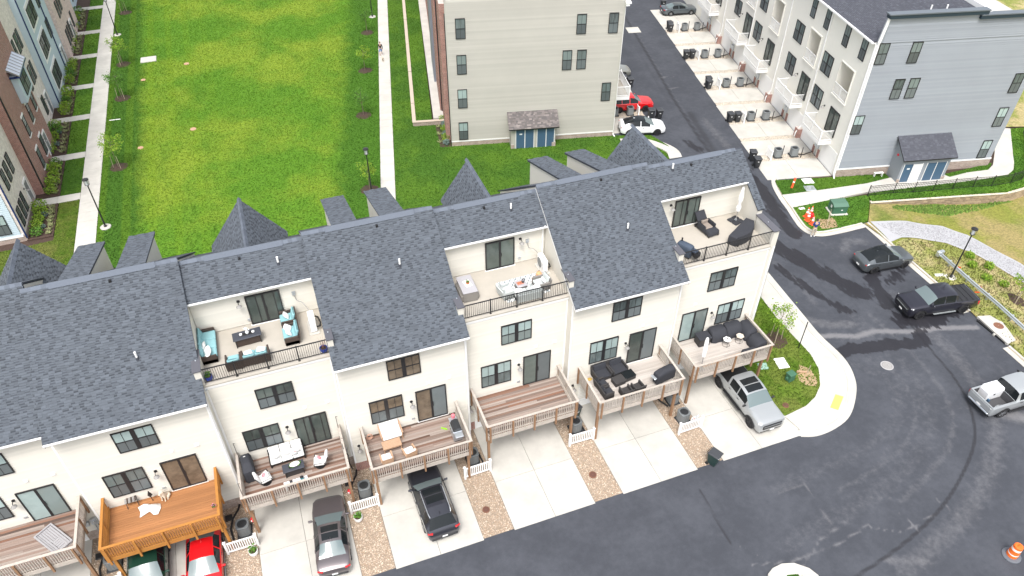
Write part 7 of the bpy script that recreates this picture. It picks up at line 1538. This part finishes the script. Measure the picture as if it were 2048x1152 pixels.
for lb, p, r in (('white swivel chair left of the dark table on the deck', (-12.2, -1.85, ZD), R(-75)), ('white swivel chair right of the dark table on the deck', (-9.15, -1.75, ZD), R(80))):
    t = thing('swivel_chair', lb, 'chair', p, r, g); part('swivel_base', MB().lathe([(.3, 0), (.31, .03), (.27, .03)], 18).cyl((0, 0, .03), (0, 0, .3), .04), 'black_metal', t); part('seat_cushion', MB().rbox(-.31, -.3, .32, .31, .32, .47, .06), 'white_fabric', t); o = part('back_cushion', MB().rbox(-.3, -.08, 0, .3, .08, .62, .07), 'white_fabric', t, (0, -.32, .42)); o.rotation_euler = (R(16), 0, 0)
    for sx in (-1, 1): part('arm', MB().tube([(sx * .34, -.35, .4), (sx * .37, -.3, .62), (sx * .37, .25, .6), (sx * .34, .3, .32), (sx * .1, .1, .28)], .018), 'black_metal', t)
    part('back_frame', MB().tube([(-.34, -.3, .35), (-.34, -.52, .95), (.34, -.52, .95), (.34, -.3, .35)], .018), 'black_metal', t)
    flower_pillow('pink flowered pillow on the ' + lb.split('white ')[1], (p[0] + math.cos(r + 1.57) * .02, p[1] + math.sin(r + 1.57) * .02, ZD + .6), r, 35)
fire_table('dark grey rectangular fire table between the white swivel chairs', (-10.6, -1.75, ZD), R(2), 1.2, .6, 'slate_top', 'dark_wicker', .58)
t = thing('centrepiece', 'white oval tray with green garland on the dark fire table', 'centrepiece', (-10.5, -1.7, ZD + .602), .1); part('tray_body', MB().lathe([(.02, .01), (.18, .02), (.22, .07), (.2, .07)], 16, cap=False), 'white', t); t.scale = (1.3, .8, 1); place('garland', leaf_cloud(70, lambda: (lambda a: (.24 * math.cos(a), .24 * math.sin(a), .05))(random.uniform(0, 6.28)), .05, 'leaf'), t)
t = thing('bench', 'white and black striped bench along the deck front rail', 'bench', (-10.6, -2.72, ZD), R(2)); 
for i in range(8): part('slat', MB().box(-.66 + i * .165, -.17, .4, -.51 + i * .165, .17, .44), 'dark_fabric' if i == 2 else 'white', t)
for x in (-.58, .58): part('leg', MB().box(x - .03, -.15, 0, x + .03, .15, .4), 'white', t)
t = thing('lantern', 'teal and black lantern on the striped bench', 'lantern', (-10.25, -2.7, ZD + .44)); part('lantern_body', MB().lathe([(.09, 0), (.1, .05), (.1, .2), (.03, .28)], 10), mat('teal_glass', (.05, .35, .42), .2), t); part('cap', MB().lathe([(.11, .2), (.02, .3)], 10), 'black', t); part('base', MB().box(-.1, -.1, -.0, .1, .1, .03), 'black', t)
t = thing('covered_grill', 'grill under a charcoal cover in the left corner of the sofa deck', 'grill', (-13.0, -.95, ZD), R(-85)); cover(t, [(.1, .72, .32, 0, 0), (.8, .7, .32, 0, 0), (.95, .66, .3, 0, 0), (1.15, .38, .22, -.12, 0), (1.2, .3, .15, -.12, 0)])
for x, y, lb in ((-.3, .0, ''), (.45, .1, '')): part('label_patch', MB().box(x - .02, y - .08, 1.205 if x < 0 else .965, x + .02, y + .04, 1.212 if x < 0 else .972), 'white', t)
for lb, p in (('thin black pole at the wall corner left of the sofa deck', (-13.42, -.2)), ('thin black pole at the wall corner right of the sofa deck', (-7.72, -.25)), ('thin black pole midway along the right rail of the sofa deck', (-7.72, -1.9)), ('thin black pole at the front left corner of the sofa deck', (-13.4, -3.0))): single('light_pole', MB().cyl((0, 0, 0), (0, 0, 1.0 if 'corner' in lb else .5), .018).tube([(0, 0, 1.0), (.05, -.05, 1.03), (.1, -.05, 1.0)], .012), 'black_metal', lb, 'pole', (*p, ZD + 1.006), group='string light poles on the deck rail')
# third deck: bench, wooden table and chairs, steel grill
def wood_seat(name, label, cat, loc, rz, w, d, group=None, back=.75):
    t = thing(name, label, cat, loc, rz, group)
    for sx in (-1, 1):
        for sy in (-1, 1): part('leg', MB().box(sx * (w / 2 - .03) - .03, sy * (d / 2 - .03) - .03, 0, sx * (w / 2 - .03) + .03, sy * (d / 2 - .03) + .03, .6 if sy > 0 else back), 'wood_light', t)
    part('seat_frame', MB().box(-w / 2, -d / 2, .28, w / 2, d / 2, .34), 'wood_light', t)
    for i in range(4): part('back_slat', MB().box(-w / 2, -d / 2 - .02, .4 + i * .1, w / 2, -d / 2 + .01, .47 + i * .1), 'wood_light', t)
    for sx in (-1, 1): part('arm', MB().box(sx * w / 2 - .04, -d / 2, .58, sx * w / 2 + .04, d / 2, .62), 'wood_light', t)
    part('seat_cushion', MB().rbox(-w / 2 + .04, -d / 2 + .05, .341, w / 2 - .04, d / 2 + .02, .48, .05), 'white_fabric', t); o = part('back_cushion', MB().rbox(-w / 2 + .05, -.06, 0, w / 2 - .05, .06, .42, .05), 'white_fabric', t, (0, -d / 2 + .12, .48)); o.rotation_euler = (R(14), 0, 0); return t
g = 'wooden seats with white cushions'
wood_seat('bench', 'wide wooden loveseat with plain white cushions under the deck window', 'loveseat', (-4.85, -1.12, ZD), R(182), 1.25, .95, g); wood_seat('chair', 'left wooden chair with white cushion by the front rail', 'chair', (-5.5, -2.95, ZD), R(2), .66, .66, g); wood_seat('chair', 'right wooden chair with white cushion turned towards the table', 'chair', (-4.15, -2.95, ZD), R(12), .66, .66, g)
t = thing('coffee_table', 'slatted wooden coffee table in front of the white loveseat', 'coffee table', (-5.0, -2.0, ZD), R(2)); 
for i in range(6): part('slat', MB().box(-.55, -.3 + i * .1, .4, .55, -.21 + i * .1, .43), 'wood_light', t)
for sx in (-1, 1):
    for sy in (-1, 1): part('leg', MB().box(sx * .5 - .03, sy * .25 - .03, 0, sx * .5 + .03, sy * .25 + .03, .4), 'wood_light', t)
part('apron', MB().box(-.52, -.28, .3, .52, -.25, .4).box(-.52, .25, .3, .52, .28, .4), 'wood_light', t)
t = thing('gas_grill', 'stainless gas grill with black hood at the right deck rail', 'grill', (-1.2, -2.5, ZD), R(-90)); part('cart', MB().rbox(-.38, -.27, .08, .38, .27, .78, .02), 'galv', t); part('firebox', MB().rbox(-.4, -.3, .78, .4, .28, .92, .03), 'galv', t); part('hood', MB().xprism([(-.26, .92), (.26, .92), (.22, 1.12), (.05, 1.2), (-.18, 1.12)], -.38, .38), mat('hood_black', (.03, .032, .035), .35), t); part('hood_handle', MB().cyl((-.3, -.3, 1.0), (.3, -.3, 1.0), .018), 'galv', t)
for sx in (-1, 1): part('side_shelf', MB().rbox(min(sx * .41, sx * .8), -.25, .86, max(sx * .41, sx * .8), .25, .9, .02), 'galv', t)
for x in (-.25, 0, .25): part('knob', MB().cyl((x, -.3, .85), (x, -.34, .85), .03, .03, 10), 'black', t)
for sx in (-.32, .32): part('wheel', MB().cyl((sx, -.2, .06), (sx, .2, .06), .06, .06, 10), 'black', t)
single('red_canister', MB().lathe([(.1, 0), (.12, .1), (.11, .22), (.05, .28)], 12), 'pink', 'pinkish red container on the back shelf of the steel grill', 'container', (-1.15, -1.75, ZD + .905))
single('toy_bat', MB().beam((0, 0, .05), (.28, -.24, .07), .06, .05).beam((.2, -.1, .05), (.3, -.28, .09), .05), mat('lime', (.3, .7, .02), .5), 'lime green plastic toy lying by the steel grill', 'toy', (-1.9, -1.6, ZD))
t = thing('hose_reel', 'tan coiled garden hose hung in the back left deck corner', 'hose', (-6.1, -1.05, ZD + .1))
for j in range(5): r = .2 - .015 * j; part('coil', MB().tube([(r * math.cos(a), -.0 + .03 * j, .25 + r * math.sin(a)) for a in [i * .4833 for i in range(14)]], .018, 5), mat('hose_tan', (.5, .3, .22), .7), t)
single('ride_on_toy', MB().rbox(-.42, -.2, .0, .42, .2, .25, .1).rbox(-.3, -.12, .25, .3, .12, .36, .06), 'ac_grey', 'grey plastic stool under the front edge of the steel grill deck', 'stool', (-5.75, -1.5, .02), R(8))
# fourth deck: dark wicker set
g = 'dark wicker seats on the pale deck'
for lb, p, r, w_ in (('left dark wicker loveseat under the pale deck window', (8.95, -1.15, ZD), R(184), 1.15), ('right dark wicker loveseat under the pale deck window', (10.12, -1.08, ZD), R(186), 1.15)): sofa('loveseat', lb, 'loveseat', p, r, w_, .8, 1, 'dark_wicker', 'dark_fabric', group=g, back=.82)
for lb, p, r in (('dark wicker armchair at the left rail, nearer the house', (8.55, -1.95, ZD), R(-82)), ('dark wicker armchair at the left rail, nearer the street', (8.6, -2.7, ZD), R(-85)), ('left dark wicker armchair with its back to the front rail', (9.75, -3.0, ZD), R(3)), ('right dark wicker armchair with its back to the front rail', (10.6, -2.95, ZD), R(8))): sofa('armchair', lb, 'armchair', p, r, .7, .66, 1, 'dark_wicker', 'dark_fabric', group=g, covers=(p[1] < -1.9 and p[1] > -2.8), arm=.55)
for lb, p in (('left dark wicker low table on the pale deck', (9.75, -1.98, ZD)), ('right dark wicker low table with glass top on the pale deck', (10.55, -1.8, ZD))):
    t = thing('coffee_table', lb, 'coffee table', p, R(8), 'dark wicker low tables'); part('base', MB().rbox(-.38, -.3, .04, .38, .3, .33, .02), 'dark_wicker', t); part('table_top', MB().rbox(-.4, -.32, .331, .4, .32, .37, .015).box(-.33, -.25, .371, .33, .25, .376), 'dark_wicker' if 'left' in lb else 'car_glass', t)
t = thing('covered_grill', 'long grill under a charcoal cover at the right end of the pale deck', 'grill', (12.6, -2.75, ZD), R(10)); cover(t, [(.2, .78, .28, 0, 0), (.8, .78, .29, 0, 0), (.93, .74, .27, 0, 0), (1.02, .5, .24, .1, 0), (1.1, .42, .16, .1, 0)]); part('side_shelf', MB().rbox(-1.0, -.22, .72, -.8, .22, .77, .02), 'galv', t)
for x in (-.6, .6): part('leg', MB().box(x - .03, -.2, 0, x + .03, .2, .25), 'black_metal', t)
single('leaf_pile', MB().ball((0, 0, .04), .18, .14, .06, 8, 5), mat('ochre', (.5, .33, .08), .9), 'small yellow bag in the back left corner of the pale deck', 'bag', (8.15, -1.1, ZD))
# end deck: covered sectional, storage box, hex tables, folded umbrella
t = thing('storage_box', 'charcoal storage box with lid beside the sliding door on the end deck', 'storage box', (16.65, -.7, ZD), R(-2)); part('box_body', MB().rbox(-.42, -.34, .02, .42, .34, .66, .03), 'dark_wicker', t); part('lid', MB().rbox(-.47, -.39, .661, .47, .39, .75, .03), 'dark_fabric', t); part('latch', MB().box(-.04, -.4, .5, .04, -.342, .66), 'galv', t)
t = thing('covered_sofa', 'L shaped sectional sofa under a wrinkled charcoal cover', 'covered sofa', (0, 0, ZD))
for sec in ([(.05, .62, .48, 17.85, -.6), (.5, .6, .46, 17.85, -.6), (.78, .55, .3, 17.85, -.45), (.82, .5, .2, 17.85, -.42)], [(.05, .62, .48, 19.05, -.58), (.5, .6, .45, 19.05, -.58), (.78, .58, .3, 19.05, -.44), (.83, .55, .2, 19.05, -.42)], [(.05, .5, .62, 19.95, -1.05), (.5, .48, .6, 19.95, -1.05), (.78, .34, .58, 20.05, -.95), (.83, .24, .5, 20.1, -.95)], [(.05, .5, .55, 19.93, -2.2), (.48, .48, .53, 19.93, -2.2), (.7, .36, .52, 20.02, -2.2), (.76, .26, .46, 20.06, -2.2)], [(.05, .52, .3, 19.0, -2.75), (.4, .5, .28, 19.0, -2.75), (.46, .42, .22, 19.0, -2.75)]): cover(t, sec)
for lb, p in (('left hexagonal side table with pale top on the end deck', (18.1, -1.4, ZD)), ('right hexagonal side table with beige top on the end deck', (19.1, -1.42, ZD))):
    t = thing('side_table', lb, 'side table', p, .2, 'hexagonal side tables'); part('table_top', MB().lathe([(.27, .5), (.28, .52), (.27, .54)], 6), mat('table_beige', (.6, .52, .43), .7) if 'right' in lb else 'white_fabric', t)
    part('frame', MB().tube([(.26 * math.cos(a), .26 * math.sin(a), .02) for a in [i * 1.047 for i in range(7)]], .012), 'black_metal', t)
    for i in range(3): a = i * 2.094; part('leg', MB().cyl((.26 * math.cos(a), .26 * math.sin(a), .02), (.24 * math.cos(a), .24 * math.sin(a), .5), .012), 'black_metal', t)
single('speaker', MB().rbox(-.06, -.05, 0, .06, .05, .1, .02), 'iron', 'small grey speaker on the left hexagonal table', 'speaker', (18.12, -1.38, ZD + .541)); single('watering_can', MB().lathe([(.1, 0), (.11, .2), (.06, .24)], 10), 'iron', 'grey can on the deck floor behind the storage box', 'can', (17.15, -.35, ZD))
t = thing('parasol', 'folded white umbrella on a steel pole at the end deck rail', 'parasol', (15.35, -2.75, ZD)); part('pole', MB().cyl((0, 0, 0), (.1, .15, 1.5), .03), 'iron', t); mb = MB(); n = 14; vs = []
for z, r in ((1.0, .04), (1.06, .12), (1.6, .14), (2.2, .13), (2.5, .09), (2.6, .02)):
    for i in range(n): a = 6.2832 * i / n; rr = r * (1 if i % 2 else .65); vs.append((.1 * z / 1.5 + rr * math.cos(a), .15 * z / 1.5 + rr * math.sin(a), z))
mb.add(vs, [(j * n + i, j * n + (i + 1) % n, (j + 1) * n + (i + 1) % n, (j + 1) * n + i) for j in range(5) for i in range(n)]); part('folded_canopy', mb, 'white_fabric', t); part('base', MB().lathe([(.22, 0), (.22, .05), (.05, .1)], 14), 'iron', t)
single('plank', MB().rbox(-1.6, -.12, 0, 1.6, .12, .05, .02), 'wood_light', 'long loose plank lying along the front of the end deck', 'plank', (17.0, -2.55, ZD + .01), R(2))
# load in the silver pickup at the right edge
t = thing('cargo_box', 'white boxy equipment in the bed of the silver pickup', 'cargo box', (33.95, -9.95, .63), R(-2)); part('box_body', MB().rbox(-.75, -.1, 0, .75, .7, .72, .06), 'white_metal', t); part('box_lid', MB().rbox(-.6, -.05, .721, .77, .72, .8, .04), 'white_metal', t); part('vent_hole', MB().box(-.3, -.106, .4, -.15, -.101, .55), 'black', t); part('foot', MB().box(-.7, -.25, 0, -.55, -.1, .2), 'blue_door', t)
# ------------------------------------------------------------------ people and dogs
def skin_mesh(name, pts, edges, m, sub=2, root=0):
    me = bpy.data.meshes.new(name); me.from_pydata([p[:3] for p in pts], edges, []); o = bpy.data.objects.new(name, me); COL.objects.link(o)
    o.modifiers.new('s', 'SKIN'); 
    if not me.skin_vertices:
        bpy.context.view_layer.objects.active = o; me.update()
    for i, p in enumerate(pts):
        v = me.skin_vertices[0].data[i]; rx = p[3]; ry = p[4] if len(p) > 4 else p[3]; v.radius = (rx, ry); v.use_root = (i == root)
    sb = o.modifiers.new('b', 'SUBSURF'); sb.levels = sub; sb.render_levels = sub
    bpy.context.view_layer.update(); ev = o.evaluated_get(bpy.context.evaluated_depsgraph_get()); out = bpy.data.meshes.new_from_object(ev); bpy.data.objects.remove(o)
    out.name = name; out.materials.clear(); out.materials.append(mm(m)); out.shade_smooth(); return out
def person(label, loc, rz, top, bottom, shoe, pose='stand', hat=False, short=False, hair='hair', bag=False):
    t = thing('person', label, 'person', loc, rz); sw = .16 if pose == 'walk' else .0; lean = .05
    # joints: pelvis, waist, chest, neck, head ; facing +y
    P = [(0, 0, .95, .13, .11), (0, lean * .3, 1.12, .125, .1), (0, lean * .8, 1.36, .16, .105), (0, lean, 1.5, .055, .055), (0, lean + .015, 1.56, .055, .058), (0, lean + .03, 1.66, .085, .1), (0, lean + .03, 1.75, .06, .07)]
    E = [(0, 1), (1, 2), (2, 3), (3, 4), (4, 5), (5, 6)]
    legs = {}; arms = {}
    for sx in (-1, 1):
        st = sw * sx; i = len(P); P += [(sx * .1, 0, .88, .09), (sx * .115, st * .6 + .02, .5, .058), (sx * .125, st * 1.2, .1, .04), (sx * .14, st * 1.2 + .12, .045, .042, .035)]; E += [(0, i), (i, i + 1), (i + 1, i + 2), (i + 2, i + 3)]; legs[sx] = i
        j = len(P)
        if pose == 'stand': P += [(sx * .19, lean * .8, 1.42, .058), (sx * .27, lean - .02, 1.15, .044), (sx * .16, lean + .2, 1.08, .034), (sx * .12, lean + .27, 1.1, .03)]
        else: P += [(sx * .19, lean * .8, 1.42, .055), (sx * .25, lean - st * .4, 1.15, .042), (sx * .25, lean + .06 - st * .7, .92, .032), (sx * .25, lean + .09 - st * .8, .84, .03)]
        E += [(2, j), (j, j + 1), (j + 1, j + 2), (j + 2, j + 3)]; arms[sx] = j
        # five fingers rooted in the palm
        h = P[j + 3]
        for f in range(5):
            a = (f - 2) * .014; k = len(P); dz = -.0 if pose == 'stand' else -.06; dy = .07 if pose == 'stand' else .02
            if f == 0: P += [(h[0] - sx * .035, h[1] + .02, h[2] + (.0 if pose == 'stand' else -.01), .011), (h[0] - sx * .05, h[1] + .04, h[2] - .015, .009)]
            else: P += [(h[0] + a * sx, h[1] + dy * .6, h[2] + dz * .6, .01), (h[0] + a * sx * .9, h[1] + dy, h[2] + dz - .02, .008)]
            E += [(j + 3, k), (k, k + 1)]
    b = place('body', skin_mesh('body', P, E, 'skin'), t)
    # clothing grown from the same skeleton, slightly larger
    gz = lambda p, k: (p[0], p[1], p[2], p[3] * k + .008, (p[4] if len(p) > 4 else p[3]) * k + .008)
    C = [gz(P[0], 1.08), gz(P[1], 1.1), gz(P[2], 1.08), (P[3][0], P[3][1], 1.465, .07, .07)]; CE = [(0, 1), (1, 2), (2, 3)]
    for sx in (-1, 1):
        j = arms[sx]; i = len(C); C += [gz(P[j], 1.15), gz(P[j + 1], 1.2)]; CE += [(2, i), (i, i + 1)]
        if not short: C += [gz(P[j + 2], 1.2)]; CE += [(i + 1, i + 2)]
    place('top', skin_mesh('top', C, CE, top), t)
    D = [(0, 0, 1.0, .135, .115), (0, 0, .9, .135, .12)]; DE = [(0, 1)]
    for sx in (-1, 1):
        i = len(D); j = legs[sx]; D += [gz(P[j], 1.1), gz(P[j + 1], 1.2)]; DE += [(1, i), (i, i + 1)]
        if pose == 'stand': D += [gz(P[j + 2], 1.35)]; DE += [(i + 1, i + 2)]
    place('trousers', skin_mesh('trousers', D, DE, bottom), t)
    for sx in (-1, 1): p = P[legs[sx] + 2]; part('shoe', MB().rbox(p[0] - .05, p[1] - .07, 0, p[0] + .05 + .01, p[1] + .2, .1, .04), shoe, t)
    hc = (0, lean + .02, 1.69)
    hr = MB().ball((hc[0], hc[1] - .022, hc[2] + .025), .097, .105, .105, 12, 8); part('hair', hr, hair, t, smooth=True)
    fc = MB(); fc.ball((0, hc[1] + .1, 1.665), .014, .02, .018, 6, 4)
    part('nose', fc, 'skin', t)
    for sx in (-1, 1): part('eye', MB().ball((sx * .034, hc[1] + .088, 1.695), .012, .008, .01, 6, 4), 'black', t); part('ear', MB().ball((sx * .09, hc[1], 1.68), .015, .025, .032, 6, 4), 'skin', t)
    part('mouth', MB().box(-.022, hc[1] + .092, 1.625, .022, hc[1] + .1, 1.633), 'pink', t)
    return t
person('man in navy shirt and beige trousers standing at the kerb by the cones', (34.55, 9.75, .02), R(-20), 'navy_shirt', 'beige_cloth', 'white', 'stand', short=True)
person('walker in black top and blue shorts on the right walkway', (7.75, 58.9, .05), R(170), 'black', 'denim', 'white', 'walk', hair=mat('hair_brown', (.16, .1, .07), .8))
def dog(label, loc, rz, m, s, sit):
    t = thing('dog', label, 'dog', loc, rz); 
    if sit:
        P = [(0, -.22, .16, .15), (0, -.08, .32, .15), (0, .06, .5, .14), (0, .1, .66, .09), (0, .14, .78, .1), (0, .26, .75, .055), (0, .33, .73, .035)]; E = [(i, i + 1) for i in range(6)]
        for sx in (-1, 1):
            i = len(P); P += [(sx * .1, .1, .42, .07), (sx * .1, .13, .2, .045), (sx * .1, .15, .04, .042), (sx * .1, .21, .03, .035)]; E += [(2, i), (i, i + 1), (i + 1, i + 2), (i + 2, i + 3)]
            i = len(P); P += [(sx * .16, -.2, .17, .1), (sx * .18, .02, .18, .07), (sx * .17, -.14, .05, .045), (sx * .17, .06, .035, .04)]; E += [(0, i), (i, i + 1), (i + 1, i + 2), (i + 2, i + 3)]
            i = len(P); P += [(sx * .09, .1, .84, .035), (sx * .12, .09, .76, .03)]; E += [(4, i), (i, i + 1)]
        i = len(P); P += [(0, -.4, .08, .05), (.1, -.55, .05, .04)]; E += [(0, i), (i, i + 1)]
    else:
        P = [(0, -.25, .42, .1), (0, 0, .43, .1), (0, .22, .44, .115), (0, .34, .54, .07), (0, .42, .64, .075), (0, .53, .61, .04), (0, .6, .6, .028)]; E = [(i, i + 1) for i in range(6)]
        for sx in (-1, 1):
            i = len(P); P += [(sx * .08, .22, .32, .05), (sx * .08, .2, .17, .03), (sx * .08, .22, .03, .03), (sx * .08, .27, .02, .025)]; E += [(2, i), (i, i + 1), (i + 1, i + 2), (i + 2, i + 3)]
            i = len(P); P += [(sx * .08, -.22, .32, .07), (sx * .08, -.33, .17, .03), (sx * .08, -.29, .03, .028), (sx * .08, -.24, .02, .025)]; E += [(0, i), (i, i + 1), (i + 1, i + 2), (i + 2, i + 3)]
            i = len(P); P += [(sx * .06, .4, .71, .025), (sx * .08, .39, .65, .02)]; E += [(4, i), (i, i + 1)]
        i = len(P); P += [(0, -.38, .5, .03), (0, -.48, .6, .02)]; E += [(0, i), (i, i + 1)]
    place('body', skin_mesh('body', P, E, m), t); k = P[6]; part('nose', MB().ball((0, k[1] + .03, k[2]), .022, n=6, k=4), 'black', t)
    for sx in (-1, 1): part('eye', MB().ball((sx * .05, P[4][1] + .085, P[4][2] + .03), .014, n=6, k=4), 'black', t)
    t.scale = (s, s, s); return t
dog('fluffy cream dog sitting on the orange deck by the sliding door', (-17.55, -1.05, ZD + .0), R(150), 'dog_cream', .95, True)
dog('small white dog ahead of the walker on the right walkway', (7.6, 57.3, .05), R(165), 'dog_cream', .85, False)
